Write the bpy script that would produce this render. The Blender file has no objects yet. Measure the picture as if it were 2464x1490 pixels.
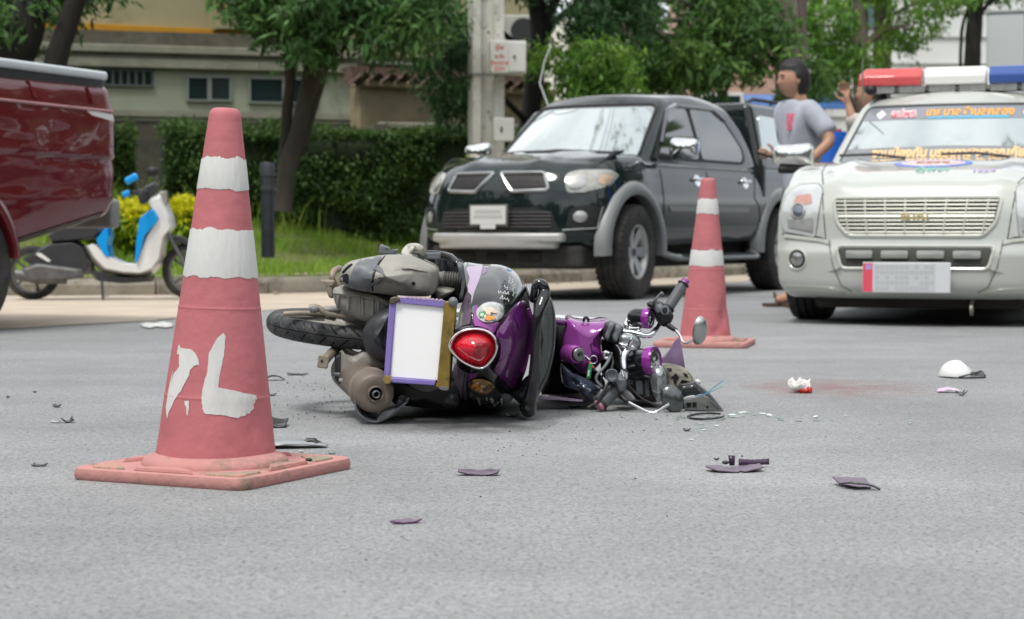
import bpy, bmesh, math, random
import numpy as np
from mathutils import Vector, Matrix, noise
from mathutils.geometry import delaunay_2d_cdt
from mathutils.bvhtree import BVHTree
R=math.radians; PI=math.pi
V=Vector
sc=bpy.context.scene
col=sc.collection
# ---------------- camera
HC=.55; FP=4720.0; HZ=557.0; PW=2464.0
pitch=math.atan((745-HZ)/FP)
cam=bpy.data.cameras.new('camera'); co=bpy.data.objects.new('camera',cam); col.objects.link(co)
cam.sensor_width=36; cam.lens=36*FP/PW; cam.clip_end=400; cam.clip_start=.05
co.location=(0,0,HC); co.rotation_euler=(PI/2-pitch,0,0)
cam.dof.use_dof=True; cam.dof.focus_distance=4.95; cam.dof.aperture_fstop=6.3
sc.camera=co
# ---------------- world: bright overcast sky
SUN_EL,SUN_AZ=R(62),R(-150)
w=bpy.data.worlds.new('World'); sc.world=w; w.use_nodes=True
nt=w.node_tree; nt.nodes.clear()
out=nt.nodes.new('ShaderNodeOutputWorld'); bg=nt.nodes.new('ShaderNodeBackground')
sky=nt.nodes.new('ShaderNodeTexSky'); sky.sky_type='NISHITA'; sky.sun_disc=False
sky.sun_elevation=SUN_EL; sky.sun_rotation=PI-R(30); sky.air_density=1; sky.dust_density=3; sky.ozone_density=1
tc=nt.nodes.new('ShaderNodeTexCoord'); mp=nt.nodes.new('ShaderNodeMapping'); mp.inputs['Scale'].default_value=(1,1,2.6)
nz=nt.nodes.new('ShaderNodeTexNoise'); nz.inputs['Scale'].default_value=2.2; nz.inputs['Detail'].default_value=7
cr=nt.nodes.new('ShaderNodeValToRGB'); cr.color_ramp.elements[0].position=.34; cr.color_ramp.elements[0].color=(6.2,6.7,7.2,1)
cr.color_ramp.elements[1].position=.66; cr.color_ramp.elements[1].color=(11.5,11.6,11.6,1)
mx=nt.nodes.new('ShaderNodeMix'); mx.data_type='RGBA'; mx.inputs[0].default_value=.86
L=nt.links.new
L(tc.outputs['Generated'],mp.inputs[0]); L(mp.outputs[0],nz.inputs['Vector']); L(nz.outputs[0],cr.inputs[0])
L(sky.outputs[0],mx.inputs[6]); L(cr.outputs[0],mx.inputs[7]); L(mx.outputs[2],bg.inputs[0]); L(bg.outputs[0],out.inputs[0])
bg.inputs[1].default_value=.085
sl=bpy.data.lights.new('sun','SUN'); sl.energy=1.5; sl.angle=R(14); sl.color=(1,.97,.92)
so=bpy.data.objects.new('sun',sl); col.objects.link(so)
# sun high, behind and to the left of the camera: soft shadows fall away to the right
so.rotation_euler=(R(90)-SUN_EL,0,R(-30))
sc.render.engine='CYCLES'
vs=sc.view_settings; vs.view_transform='Standard'; vs.look='None'; vs.gamma=1; vs.use_curve_mapping=False; vs.exposure=.84
# ---------------- pixel <-> place (only used to read distances off the photograph)
_fw=V((0,math.cos(pitch),-math.sin(pitch))); _up=V((0,math.sin(pitch),math.cos(pitch)))
def ray(px,py): return (_fw+V((1,0,0))*((px-1232)/FP)+_up*((745-py)/FP))
CAM=V((0,0,HC))
def P(px,py,d):
    r=ray(px,py); return CAM+r*(d/r.y)
def G(px,py,z=0):
    r=ray(px,py); return CAM+r*((z-HC)/r.z)
# ---------------- materials
MC={}
def mat(name,c=(.5,.5,.5),rough=.5,metal=0,var=0,vs=4,bump=0,bs=60,coat=0,c2=None,c2s=3,c2a=.5,c2w=.1,spec=.5,emis=0,alpha=1,trans=0,ior=1.45,isl=0,rv=0,stretch=None):
    if name in MC: return MC[name]
    m=bpy.data.materials.new(name); m.use_nodes=True; n=m.node_tree; b=n.nodes['Principled BSDF']; MC[name]=m
    N=n.nodes.new; l=n.links.new
    if coat>=.4 and spec==.5: spec=.12
    b.inputs['Base Color'].default_value=(*c,1); b.inputs['Roughness'].default_value=rough; b.inputs['Metallic'].default_value=metal
    b.inputs['Coat Weight'].default_value=coat; b.inputs['Coat Roughness'].default_value=.04; b.inputs['Specular IOR Level'].default_value=spec
    b.inputs['Transmission Weight'].default_value=trans; b.inputs['IOR'].default_value=ior; b.inputs['Alpha'].default_value=alpha
    if emis: b.inputs['Emission Color'].default_value=(*c,1); b.inputs['Emission Strength'].default_value=emis
    t=N('ShaderNodeTexCoord').outputs['Object']
    if stretch:
        q=N('ShaderNodeMapping'); q.inputs['Scale'].default_value=stretch; l(t,q.inputs[0]); t=q.outputs[0]
    cur=None
    if var:
        z=N('ShaderNodeTexNoise'); z.inputs['Scale'].default_value=vs; z.inputs['Detail'].default_value=6; z.inputs['Roughness'].default_value=.65; l(t,z.inputs['Vector'])
        r=N('ShaderNodeMapRange'); r.inputs[1].default_value=.3; r.inputs[2].default_value=.7; r.inputs[3].default_value=1-var; r.inputs[4].default_value=1+var; l(z.outputs[0],r.inputs[0])
        mm=N('ShaderNodeMix'); mm.data_type='RGBA'; mm.blend_type='MULTIPLY'; mm.inputs[0].default_value=1; mm.inputs[6].default_value=(*c,1); l(r.outputs[0],mm.inputs[7]); cur=mm.outputs[2]
    if isl:
        g=N('ShaderNodeNewGeometry'); r=N('ShaderNodeMapRange'); r.inputs[3].default_value=1-isl; r.inputs[4].default_value=1+isl; l(g.outputs['Random Per Island'],r.inputs[0])
        mm=N('ShaderNodeMix'); mm.data_type='RGBA'; mm.blend_type='MULTIPLY'; mm.inputs[0].default_value=1
        if cur: l(cur,mm.inputs[6])
        else: mm.inputs[6].default_value=(*c,1)
        l(r.outputs[0],mm.inputs[7]); cur=mm.outputs[2]
    if c2:
        z=N('ShaderNodeTexNoise'); z.inputs['Scale'].default_value=c2s; z.inputs['Detail'].default_value=8; z.inputs['Roughness'].default_value=.7; l(t,z.inputs['Vector'])
        r=N('ShaderNodeMapRange'); r.inputs[1].default_value=c2a; r.inputs[2].default_value=c2a+c2w; l(z.outputs[0],r.inputs[0])
        mm=N('ShaderNodeMix'); mm.data_type='RGBA'; l(r.outputs[0],mm.inputs[0])
        if cur: l(cur,mm.inputs[6])
        else: mm.inputs[6].default_value=(*c,1)
        mm.inputs[7].default_value=(*c2,1); cur=mm.outputs[2]
    if cur: l(cur,b.inputs['Base Color'])
    if rv:
        z=N('ShaderNodeTexNoise'); z.inputs['Scale'].default_value=vs*2; z.inputs['Detail'].default_value=5; l(t,z.inputs['Vector'])
        r=N('ShaderNodeMapRange'); r.inputs[1].default_value=.3; r.inputs[2].default_value=.7; r.inputs[3].default_value=max(0,rough-rv); r.inputs[4].default_value=min(1,rough+rv); l(z.outputs[0],r.inputs[0]); l(r.outputs[0],b.inputs['Roughness'])
    if bump:
        z=N('ShaderNodeTexNoise'); z.inputs['Scale'].default_value=bs; z.inputs['Detail'].default_value=4; l(t,z.inputs['Vector'])
        bb=N('ShaderNodeBump'); bb.inputs['Strength'].default_value=bump; bb.inputs['Distance'].default_value=.01; l(z.outputs[0],bb.inputs['Height']); l(bb.outputs[0],b.inputs['Normal'])
    return m
def leafmat(name,c,isl=.45,tr=.35,hue=(.35,.42,.06)):
    m=bpy.data.materials.new(name); m.use_nodes=True; n=m.node_tree; b=n.nodes['Principled BSDF']; N=n.nodes.new; l=n.links.new; MC[name]=m
    g=N('ShaderNodeNewGeometry'); r=N('ShaderNodeMapRange'); r.inputs[3].default_value=1-isl; r.inputs[4].default_value=1+isl; l(g.outputs['Random Per Island'],r.inputs[0])
    t=N('ShaderNodeTexCoord'); z=N('ShaderNodeTexNoise'); z.inputs['Scale'].default_value=1.6; z.inputs['Detail'].default_value=3; l(t.outputs['Object'],z.inputs['Vector'])
    r2=N('ShaderNodeMapRange'); r2.inputs[1].default_value=.45; r2.inputs[2].default_value=.75; r2.inputs[4].default_value=.55; l(z.outputs[0],r2.inputs[0])
    m1=N('ShaderNodeMix'); m1.data_type='RGBA'; m1.inputs[6].default_value=(*c,1); m1.inputs[7].default_value=(*hue,1); l(r2.outputs[0],m1.inputs[0])
    mm=N('ShaderNodeMix'); mm.data_type='RGBA'; mm.blend_type='MULTIPLY'; mm.inputs[0].default_value=1; l(m1.outputs[2],mm.inputs[6]); l(r.outputs[0],mm.inputs[7])
    l(mm.outputs[2],b.inputs['Base Color']); b.inputs['Roughness'].default_value=.5; b.inputs['Specular IOR Level'].default_value=.3
    tl=N('ShaderNodeBsdfTranslucent'); l(mm.outputs[2],tl.inputs[0]); ms=N('ShaderNodeMixShader'); ms.inputs[0].default_value=tr
    o=n.nodes['Material Output']; l(b.outputs[0],ms.inputs[1]); l(tl.outputs[0],ms.inputs[2]); l(ms.outputs[0],o.inputs[0])
    return m
# ---------------- things
def empty(name,loc=(0,0,0),rz=0,label=None,cat=None,group=None,parent=None,M=None):
    o=bpy.data.objects.new(name,None); col.objects.link(o); o.empty_display_size=.1
    o.location=loc; o.rotation_euler=(0,0,rz)
    if M is not None: o.matrix_world=M
    if parent: o.parent=parent
    tag(o,label,cat,group); return o
def tag(o,label=None,cat=None,group=None,kind=None):
    if label: o['label']=label
    if cat: o['category']=cat
    if group: o['group']=group
    if kind: o['kind']=kind
    return o
def copy_tree(o,parent=None):
    c=o.copy(); col.objects.link(c)
    if parent: c.parent=parent
    for ch in list(o.children): copy_tree(ch,c)
    return c
def link(name,me,parent=None):
    o=bpy.data.objects.new(name,me); col.objects.link(o)
    if parent: o.parent=parent
    return o
def npmesh(name,v,f,mats,parent=None,smooth=False,mi=None):
    v=np.asarray(v,dtype=np.float32).reshape(-1,3); f=np.asarray(f,dtype=np.int32); k=f.shape[1]
    me=bpy.data.meshes.new(name); me.vertices.add(len(v)); me.vertices.foreach_set('co',v.ravel())
    me.loops.add(f.size); me.loops.foreach_set('vertex_index',f.ravel())
    me.polygons.add(len(f)); me.polygons.foreach_set('loop_start',np.arange(len(f),dtype=np.int32)*k)
    try: me.polygons.foreach_set('loop_total',np.full(len(f),k,dtype=np.int32))
    except Exception: pass
    me.polygons.foreach_set('use_smooth',np.full(len(f),smooth))
    for m in (mats if isinstance(mats,(list,tuple)) else [mats]): me.materials.append(m)
    if mi is not None: me.polygons.foreach_set('material_index',np.asarray(mi,dtype=np.int32))
    me.update(calc_edges=True); me.validate()
    return link(name,me,parent)
def frame(a,b=None,upv=V((0,0,1))):
    """matrix with local z along a->b at a"""
    z=(V(b)-V(a)).normalized() if b is not None else V(a).normalized()
    x=upv.cross(z)
    if x.length<1e-4: x=V((1,0,0)).cross(z)
    x.normalize(); y=z.cross(x)
    M=Matrix((x,y,z)).transposed().to_4x4(); M.translation=V(a) if b is not None else V()
    return M
def crom(pts,n=6,closed=False):
    """Catmull-Rom through points (any dimension)"""
    P_=[np.array(p,float) for p in pts]; N=len(P_); o=[]
    for i in range(N if closed else N-1):
        p0,p1,p2,p3=(P_[(i-1)%N],P_[i],P_[(i+1)%N],P_[(i+2)%N]) if closed else (P_[max(i-1,0)],P_[i],P_[i+1],P_[min(i+2,N-1)])
        for j in range(n):
            t=j/n; o.append(.5*((2*p1)+(-p0+p2)*t+(2*p0-5*p1+4*p2-p3)*t*t+(-p0+3*p1-3*p2+p3)*t**3))
    if not closed: o.append(P_[-1])
    return [tuple(p) for p in o]
def roundpoly(pts,r=.02,n=3):
    """round the corners of a closed 2-D polygon"""
    o=[]; N=len(pts)
    for i in range(N):
        a,b,c=V(pts[i-1]),V(pts[i]),V(pts[(i+1)%N])
        u,v=(a-b),(c-b); rr=min(r,u.length*.45,v.length*.45); p,q=b+u.normalized()*rr,b+v.normalized()*rr
        for j in range(n+1):
            t=j/n; o.append(tuple(p*(1-t)**2+b*2*t*(1-t)+q*t*t))
    return o
class MB:
    def __init__(s): s.v=[]; s.f=[]; s.m=[]
    def add(s,vs_,fs,m=0,M=None):
        k=len(s.v); s.v+= [tuple(M@V(p)) for p in vs_] if M is not None else [tuple(p) for p in vs_]
        for f in fs: s.f.append(tuple(i+k for i in f)); s.m.append(m)
        return s
    def box(s,c,d,rot=None,m=0,M=None):
        T=Matrix.Translation(V(c))
        if rot is not None: T=T@(rot if isinstance(rot,Matrix) else Matrix.Rotation(rot,4,'Z'))
        if M is not None: T=M@T
        vv=[(x*d[0]/2,y*d[1]/2,z*d[2]/2) for x in(-1,1) for y in(-1,1) for z in(-1,1)]
        return s.add(vv,[(0,1,3,2),(4,6,7,5),(0,4,5,1),(2,3,7,6),(0,2,6,4),(1,5,7,3)],m,T)
    def tube(s,pts,r,n=10,m=0,cap=True,flat=1,M=None,up=None):
        pts=[V(p) for p in pts]; N=len(pts); vv=[]; ff=[]
        rs=r if isinstance(r,(list,tuple)) else [r]*N
        pu=up and V(up)
        for i,p in enumerate(pts):
            t=(pts[min(i+1,N-1)]-pts[max(i-1,0)]).normalized()
            if pu is None: pu=V((0,0,1)) if abs(t.z)<.9 else V((1,0,0))
            x=t.cross(pu)
            if x.length<1e-5: x=t.cross(V((1,.3,0)))
            x.normalize(); y=x.cross(t); pu=y
            for j in range(n):
                a=2*PI*j/n; vv.append(p+x*math.cos(a)*rs[i]+y*math.sin(a)*rs[i]*flat)
        for i in range(N-1):
            for j in range(n): ff.append((i*n+j,i*n+(j+1)%n,(i+1)*n+(j+1)%n,(i+1)*n+j))
        if cap: ff.append(tuple(range(n-1,-1,-1))); ff.append(tuple(range((N-1)*n,N*n)))
        return s.add(vv,ff,m,M)
    def lathe(s,prof,n=32,m=0,M=None,a0=0,a1=2*PI,sy=1,cap=False):
        full=abs(a1-a0-2*PI)<1e-6; k=n if full else n+1; vv=[];ff=[];
        for r,z in prof:
            for j in range(k):
                a=a0+(a1-a0)*j/n; vv.append((r*math.cos(a),r*math.sin(a)*sy,z))
        for i in range(len(prof)-1):
            for j in range(n): ff.append((i*k+j,i*k+(j+1)%k,(i+1)*k+(j+1)%k,(i+1)*k+j))
        if cap and full:
            ff.append(tuple(range(k-1,-1,-1))); ff.append(tuple(range((len(prof)-1)*k,len(prof)*k)))
        return s.add(vv,ff,m,M)
    def prism(s,out2,z0,z1,m=0,M=None,taper=1):
        n=len(out2); cx=sum(p[0] for p in out2)/n; cy=sum(p[1] for p in out2)/n
        vv=[(p[0],p[1],z0) for p in out2]+[(cx+(p[0]-cx)*taper,cy+(p[1]-cy)*taper,z1) for p in out2]
        ff=[tuple(range(n-1,-1,-1)),tuple(range(n,2*n))]+[(i,(i+1)%n,n+(i+1)%n,n+i) for i in range(n)]
        return s.add(vv,ff,m,M)
    def loft(s,rings,m=0,cap=True,closed=True,M=None):
        n=len(rings[0]); vv=[p for r in rings for p in r]; ff=[]
        for i in range(len(rings)-1):
            for j in range(n if closed else n-1): ff.append((i*n+j,i*n+(j+1)%n,(i+1)*n+(j+1)%n,(i+1)*n+j))
        if cap: ff.append(tuple(range(n-1,-1,-1))); ff.append(tuple(range((len(rings)-1)*n,len(rings)*n)))
        return s.add(vv,ff,m,M)
    def ell(s,c,r,n=20,m=0,M=None,k=None):
        k=k or n//2; T=Matrix.Translation(V(c))
        if M is not None: T=M@T
        vv=[(0,0,-r[2])];
        for i in range(1,k):
            th=-PI/2+PI*i/k
            for j in range(n): vv.append((r[0]*math.cos(th)*math.cos(2*PI*j/n),r[1]*math.cos(th)*math.sin(2*PI*j/n),r[2]*math.sin(th)))
        vv.append((0,0,r[2])); ff=[(0,1+(j+1)%n,1+j) for j in range(n)]
        for i in range(k-2):
            for j in range(n): a=1+i*n; ff.append((a+j,a+(j+1)%n,a+n+(j+1)%n,a+n+j))
        a=1+(k-2)*n; ff+=[(a+j,a+(j+1)%n,len(vv)-1) for j in range(n)]
        return s.add(vv,ff,m,T)
    def rbox(s,h,r,n=(6,6,6),fn=None,m=0,M=None):
        """rounded box, half sizes h, corner radius r, then vertex function fn(array)->array"""
        ax=[]
        for a in range(3):
            e=[-h[a]+r*t for t in (0,.35,.7)]; c=list(np.linspace(-h[a]+r,h[a]-r,n[a]+1)); ax.append(np.array(e+c+[-x for x in e[::-1]]))
        L_=[len(x) for x in ax]; idx={}; vv=[]; ff=[]
        def vid(i,j,k):
            t=(i,j,k)
            if t not in idx: idx[t]=len(vv); vv.append((ax[0][i],ax[1][j],ax[2][k]))
            return idx[t]
        for k,sg in ((0,0),(L_[2]-1,1)):
            for i in range(L_[0]-1):
                for j in range(L_[1]-1):
                    q=(vid(i,j,k),vid(i+1,j,k),vid(i+1,j+1,k),vid(i,j+1,k)); ff.append(q if sg else q[::-1])
        for j,sg in ((0,1),(L_[1]-1,0)):
            for i in range(L_[0]-1):
                for k in range(L_[2]-1):
                    q=(vid(i,j,k),vid(i+1,j,k),vid(i+1,j,k+1),vid(i,j,k+1)); ff.append(q if sg else q[::-1])
        for i,sg in ((0,0),(L_[0]-1,1)):
            for j in range(L_[1]-1):
                for k in range(L_[2]-1):
                    q=(vid(i,j,k),vid(i,j+1,k),vid(i,j+1,k+1),vid(i,j,k+1)); ff.append(q if sg else q[::-1])
        p=np.array(vv); cl=np.clip(p,-np.array(h)+r,np.array(h)-r); d=p-cl; ln=np.linalg.norm(d,axis=1,keepdims=True); p=cl+d/np.maximum(ln,1e-9)*r*(ln>1e-9)
        if fn is not None: p=fn(p)
        return s.add([tuple(q) for q in p],ff,m,M)
    def build(s,name,mats,parent=None,smooth=True,ang=38,bev=0,bseg=2,sub=0,label=None,solid=0):
        me=bpy.data.meshes.new(name); me.from_pydata(s.v,[],s.f)
        for m in (mats if isinstance(mats,(list,tuple)) else [mats]): me.materials.append(m)
        me.polygons.foreach_set('material_index',s.m)
        me.polygons.foreach_set('use_smooth',[smooth]*len(s.f))
        if smooth and ang: me.set_sharp_from_angle(angle=R(ang))
        me.update(); o=link(name,me,parent)
        if label: o['label']=label
        if solid:
            b=o.modifiers.new('s','SOLIDIFY'); b.thickness=solid; b.offset=0
        if bev:
            b=o.modifiers.new('b','BEVEL'); b.width=bev; b.segments=bseg; b.limit_method='ANGLE'; b.angle_limit=R(40)
        if sub:
            b=o.modifiers.new('u','SUBSURF'); b.levels=b.render_levels=sub
        return o
    def bvh(s): return BVHTree.FromPolygons([V(p) for p in s.v],s.f)
def bake(o):
    dg=bpy.context.evaluated_depsgraph_get(); dg.update(); me=bpy.data.meshes.new_from_object(o.evaluated_get(dg)); o.modifiers.clear(); o.data=me; return o
def cut(o,mb,mats):
    c=mb.build('cutter',mats,None,smooth=True); b=o.modifiers.new('bo','BOOLEAN'); b.object=c; b.operation='DIFFERENCE'; b.solver='EXACT'
    try: b.material_mode='TRANSFER'
    except Exception: pass
    c.matrix_world=o.matrix_world; bpy.context.view_layer.update(); bake(o); bpy.data.objects.remove(c); o.data.set_sharp_from_angle(angle=R(38)); return o
def inside(p,poly):
    x,y=p; c=False; n=len(poly)
    for i in range(n):
        x1,y1=poly[i][:2]; x2,y2=poly[i-1][:2]
        if (y1>y)!=(y2>y) and x<(x2-x1)*(y-y1)/(y2-y1)+x1: c=not c
    return c
def tri2(poly,step=.05,dens=True):
    """triangulate a 2-D outline with inner grid points"""
    pts=[]; n=len(poly)
    for i in range(n):
        a,b=V(poly[i][:2]),V(poly[(i+1)%n][:2]); k=max(1,int((b-a).length/step)) if dens else 1
        for j in range(k): pts.append(a.lerp(b,j/k))
    nb=len(pts); bb=[(min(p[i] for p in pts),max(p[i] for p in pts)) for i in(0,1)]
    x=bb[0][0]+step/2
    while x<bb[0][1]:
        y=bb[1][0]+step/2
        while y<bb[1][1]:
            if inside((x,y),poly) and min((V((x,y))-p).length for p in pts[:nb])>step*.35: pts.append(V((x,y)))
            y+=step
        x+=step
    r=delaunay_2d_cdt(pts,[],[list(range(nb))],1,1e-6)
    return [tuple(p) for p in r[0]],[tuple(f) for f in r[2]],nb
def conform(mb,bv,poly,to3,dirv,off=.004,th=.012,step=.05,m=0,bulge=0):
    """a plate whose outline is poly, laid on the surface bv along dirv"""
    vv,ff,nb=tri2(poly,step); d=V(dirv).normalized(); top=[];low=[]
    cx=sum(p[0] for p in poly)/len(poly); cy=sum(p[1] for p in poly)/len(poly); rr=max(math.hypot(p[0]-cx,p[1]-cy) for p in poly)
    for p in vv:
        o=V(to3(p)); h=bv.ray_cast(o,d)
        if h[0] is None: h=bv.find_nearest(o)
        q=h[0]; bl=bulge*max(0,1-(math.hypot(p[0]-cx,p[1]-cy)/rr)**2) if bulge else 0
        top.append(q-d*(off+bl)); low.append(q+d*(th-off))
    k=len(top); e={}
    for f in ff:
        for i in range(len(f)): e[(f[i],f[(i+1)%len(f)])]=1
    n0=(top[ff[0][1]]-top[ff[0][0]]).cross(top[ff[0][2]]-top[ff[0][0]])
    fl=n0.dot(d)>0
    fs=[f[::-1] if fl else f for f in ff]
    for (a,b) in e:
        if (b,a) not in e: fs.append((a,b,b+k,a+k) if fl else (b,a,a+k,b+k))
    return mb.add(top+low,fs,m)
def lineon(mb,bv,pts2,to3,dirv,r=.004,off=0,m=0,n=6,step=.06):
    d=V(dirv).normalized(); pp=[]
    for i in range(len(pts2)-1):
        a,b=V(pts2[i]),V(pts2[i+1]); k=max(1,int((b-a).length/step))
        for j in range(k): pp.append(a.lerp(b,j/k))
    pp.append(V(pts2[-1])); q=[]
    for p in pp:
        h=bv.ray_cast(V(to3(p)),d)
        if h[0] is not None: q.append(h[0]-d*off)
    if len(q)>1: mb.tube(q,r,n,m)
    return mb
def textmesh(body,size,name,m,parent,M,ext=.001,shear=0,align='CENTER',bold=0,sx=1,bv=None,dirv=None,off=.003):
    cu=bpy.data.curves.new(name,'FONT'); cu.body=body; cu.size=size; cu.extrude=ext; cu.align_x=align; cu.align_y='CENTER'; cu.shear=shear; cu.offset=bold
    cu.resolution_u=3
    t=bpy.data.objects.new(name,cu); col.objects.link(t); dg=bpy.context.evaluated_depsgraph_get(); dg.update()
    me=bpy.data.meshes.new_from_object(t.evaluated_get(dg)); bpy.data.objects.remove(t); me.materials.clear(); me.materials.append(m)
    me.transform(M@Matrix.Diagonal((sx,1,1,1)))
    if bv:
        if len(me.vertices)<20000:
            d=V(dirv).normalized()
            for v in me.vertices:
                h=bv.ray_cast(v.co-d*1.0,d)
                if h[0] is not None: v.co=h[0]-d*(off if (v.index%2==0) else off)
    return link(name,me,parent)
# ================= THE SETTING =================
rng=np.random.default_rng(7); random.seed(7)
def asphalt():
    m=bpy.data.materials.new('asphalt'); m.use_nodes=True; n=m.node_tree; b=n.nodes['Principled BSDF']; N=n.nodes.new; l=n.links.new
    t=N('ShaderNodeTexCoord').outputs['Object']
    def ns(s,d=5,r=.6,v=None):
        z=N('ShaderNodeTexNoise'); z.inputs['Scale'].default_value=s; z.inputs['Detail'].default_value=d; z.inputs['Roughness'].default_value=r; l(v or t,z.inputs['Vector']); return z.outputs[0]
    def mr(x,a,b_,c,d):
        r=N('ShaderNodeMapRange'); r.inputs[1].default_value=a; r.inputs[2].default_value=b_; r.inputs[3].default_value=c; r.inputs[4].default_value=d; l(x,r.inputs[0]); return r.outputs[0]
    def mul(a,b_):
        q=N('ShaderNodeMath'); q.operation='MULTIPLY'; l(a,q.inputs[0]); l(b_,q.inputs[1]); return q.outputs[0]
    vo=N('ShaderNodeTexVoronoi'); vo.inputs['Scale'].default_value=210; vo.inputs['Randomness'].default_value=1; l(t,vo.inputs['Vector'])
    vo2=N('ShaderNodeTexVoronoi'); vo2.inputs['Scale'].default_value=210; vo2.feature='DISTANCE_TO_EDGE'; l(t,vo2.inputs['Vector'])
    sx=N('ShaderNodeSeparateColor'); l(vo.outputs['Color'],sx.inputs[0])
    st=mr(sx.outputs[0],0,1,.76,1.24)                       # every stone its own grey
    pits=mr(ns(95,3,.7),.36,.42,.42,1)                    # dark pits between stones
    edge=mr(vo2.outputs['Distance'],0,.009,.82,1)
    blot=mr(ns(1.3,6,.65),.3,.7,.86,1.12); big=mr(ns(.30,5,.6),.35,.65,.88,1.10)
    mp2=N('ShaderNodeMapping'); mp2.inputs['Rotation'].default_value=(0,0,.25); mp2.inputs['Scale'].default_value=(.25,3.0,1); l(t,mp2.inputs[0])
    trk=mr(ns(.9,5,.6,mp2.outputs[0]),.3,.7,.95,1.05)
    v=mul(mul(mul(st,pits),mul(edge,blot)),mul(big,trk))
    # pale specks and worn scratches
    sp=mr(ns(240,2,.5),.70,.74,0,.9)
    m1=N('ShaderNodeMix'); m1.data_type='RGBA'; m1.blend_type='MULTIPLY'; m1.inputs[0].default_value=1; m1.inputs[6].default_value=(.262,.265,.268,1); l(v,m1.inputs[7])
    m2=N('ShaderNodeMix'); m2.data_type='RGBA'; m2.inputs[7].default_value=(.5,.49,.47,1); l(sp,m2.inputs[0]); l(m1.outputs[2],m2.inputs[6])
    l(m2.outputs[2],b.inputs['Base Color']); b.inputs['Roughness'].default_value=.78; b.inputs['Specular IOR Level'].default_value=.35
    ad=N('ShaderNodeMath'); ad.operation='ADD'; l(mul(pits,edge),ad.inputs[0]); l(mr(sx.outputs[1],0,1,0,.45),ad.inputs[1])
    bb=N('ShaderNodeBump'); bb.inputs['Strength'].default_value=.65; bb.inputs['Distance'].default_value=.004; l(ad.outputs[0],bb.inputs['Height'])
    b2=N('ShaderNodeBump'); b2.inputs['Strength'].default_value=.35; b2.inputs['Distance'].default_value=.03; l(ns(9,4,.6),b2.inputs['Height']); l(bb.outputs[0],b2.inputs['Normal'])
    l(b2.outputs[0],b.inputs['Normal']); return m
ms_asph=asphalt()
o=MB().add([(-150,-60,0),(150,-60,0),(150,150,0),(-150,150,0)],[(0,1,2,3)]).build('road',ms_asph,smooth=False); tag(o,kind='structure')
# kerb line (x, distance): straight along the left, then bending away with the side road
KL=crom([(-30,15.2),(-14,16.1),(-6,16.55),(-3.5,16.75),(-2.0,17.3),(-.9,18.6),(.53,20.9),(2.64,24.2),(6,29.6),(12,39),(22,55)],10)
def off_line(pts,s):
    o=[]
    for i,p in enumerate(pts):
        a=V(pts[max(i-1,0)]); b=V(pts[min(i+1,len(pts)-1)]); t=(b-a).normalized(); n=V((-t.y,t.x)); o.append((p[0]+n.x*s,p[1]+n.y*s))
    return o
def resample(pts,step):
    o=[V(pts[0])]; acc=0
    for i in range(len(pts)-1):
        a,b=V(pts[i]),V(pts[i+1]); d=(b-a).length; t=step-acc
        while t<=d: o.append(a.lerp(b,t/d)); t+=step
        acc=(acc+d)%step
    return o
# dusty sandy shoulder between asphalt and kerb
sand=mat('sand_dust',(.46,.385,.305),.95,var=.14,vs=1.5,bump=.3,bs=90,c2=(.30,.29,.28),c2s=2.2,c2a=.56,c2w=.18)
edge=[(-16,9.6),(-6,10.4),(-3.4,10.75),(-2.6,11.4),(-2.02,12.6),(-1.55,13.9),(-.9,15.2),(.0,17.2),(1.4,19.6),(3.2,22.6),(6.2,27.6),(12,37.6),(22,54)]
E_=crom(edge,14); E_=[(x+.10*noise.noise((x*2.2,y*2.2,0))+.05*noise.noise((x*9,y*9,3)),y+.14*noise.noise((x*1.7,y*1.7,9))+.04*noise.noise((x*11,y*11,5))) for x,y in E_]
K_=resample(KL,.5); mb=MB(); vv,ff,nb=tri2(E_+[tuple(p) for p in K_[::-1] if p.x>-16.2],1.2,False)
mb.add([(p[0],p[1],.004) for p in vv],ff); o=mb.build('sandy_shoulder',sand,smooth=False); tag(o,kind='structure')
# painted road mark remains
wp=mat('road_paint',(.62,.62,.60),.8,var=.15,vs=9,c2=(.26,.26,.26),c2s=30,c2a=.52,c2w=.05)
mk=[(338,780),(352,776),(372,778),(392,774),(416,778),(414,786),(396,788),(378,785),(360,789),(345,786)]
mb=MB(); mb.add([tuple(G(x,y,.0085)) for x,y in mk],[tuple(range(len(mk)))[::-1]]); tag(mb.build('road_marking',wp,smooth=False),kind='structure')
# kerb: stones one by one
kc=mat('kerb_concrete',(.25,.225,.18),.9,var=.25,vs=3,bump=.5,bs=50,c2=(.10,.085,.065),c2s=4,c2a=.5,c2w=.16)
kr=empty('kerb'); tag(kr,kind='structure')
pts=resample(KL,1.0)
for i in range(len(pts)-1):
    a,b=pts[i],pts[i+1]
    if b.x<-7 or a.x>14: continue
    t=(b-a).normalized(); L_=(b-a).length-.012; M=Matrix.Translation(((a.x+b.x)/2-t.y*.1,(a.y+b.y)/2+t.x*.1,0))@Matrix.Rotation(math.atan2(t.y,t.x),4,'Z')
    mb=MB(); hh=.15+random.uniform(-.008,.008)
    mb.prism([(-.1+random.uniform(-.004,.004),-.02),(.1,-.02),(.1,hh),(-.06,hh),(-.1,hh-.05)],-L_/2,L_/2,0,M@Matrix(((0,0,1,0),(1,0,0,0),(0,1,0,0),(0,0,0,1))))
    mb.build('kerb_stone',kc,kr,bev=.008)
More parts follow.
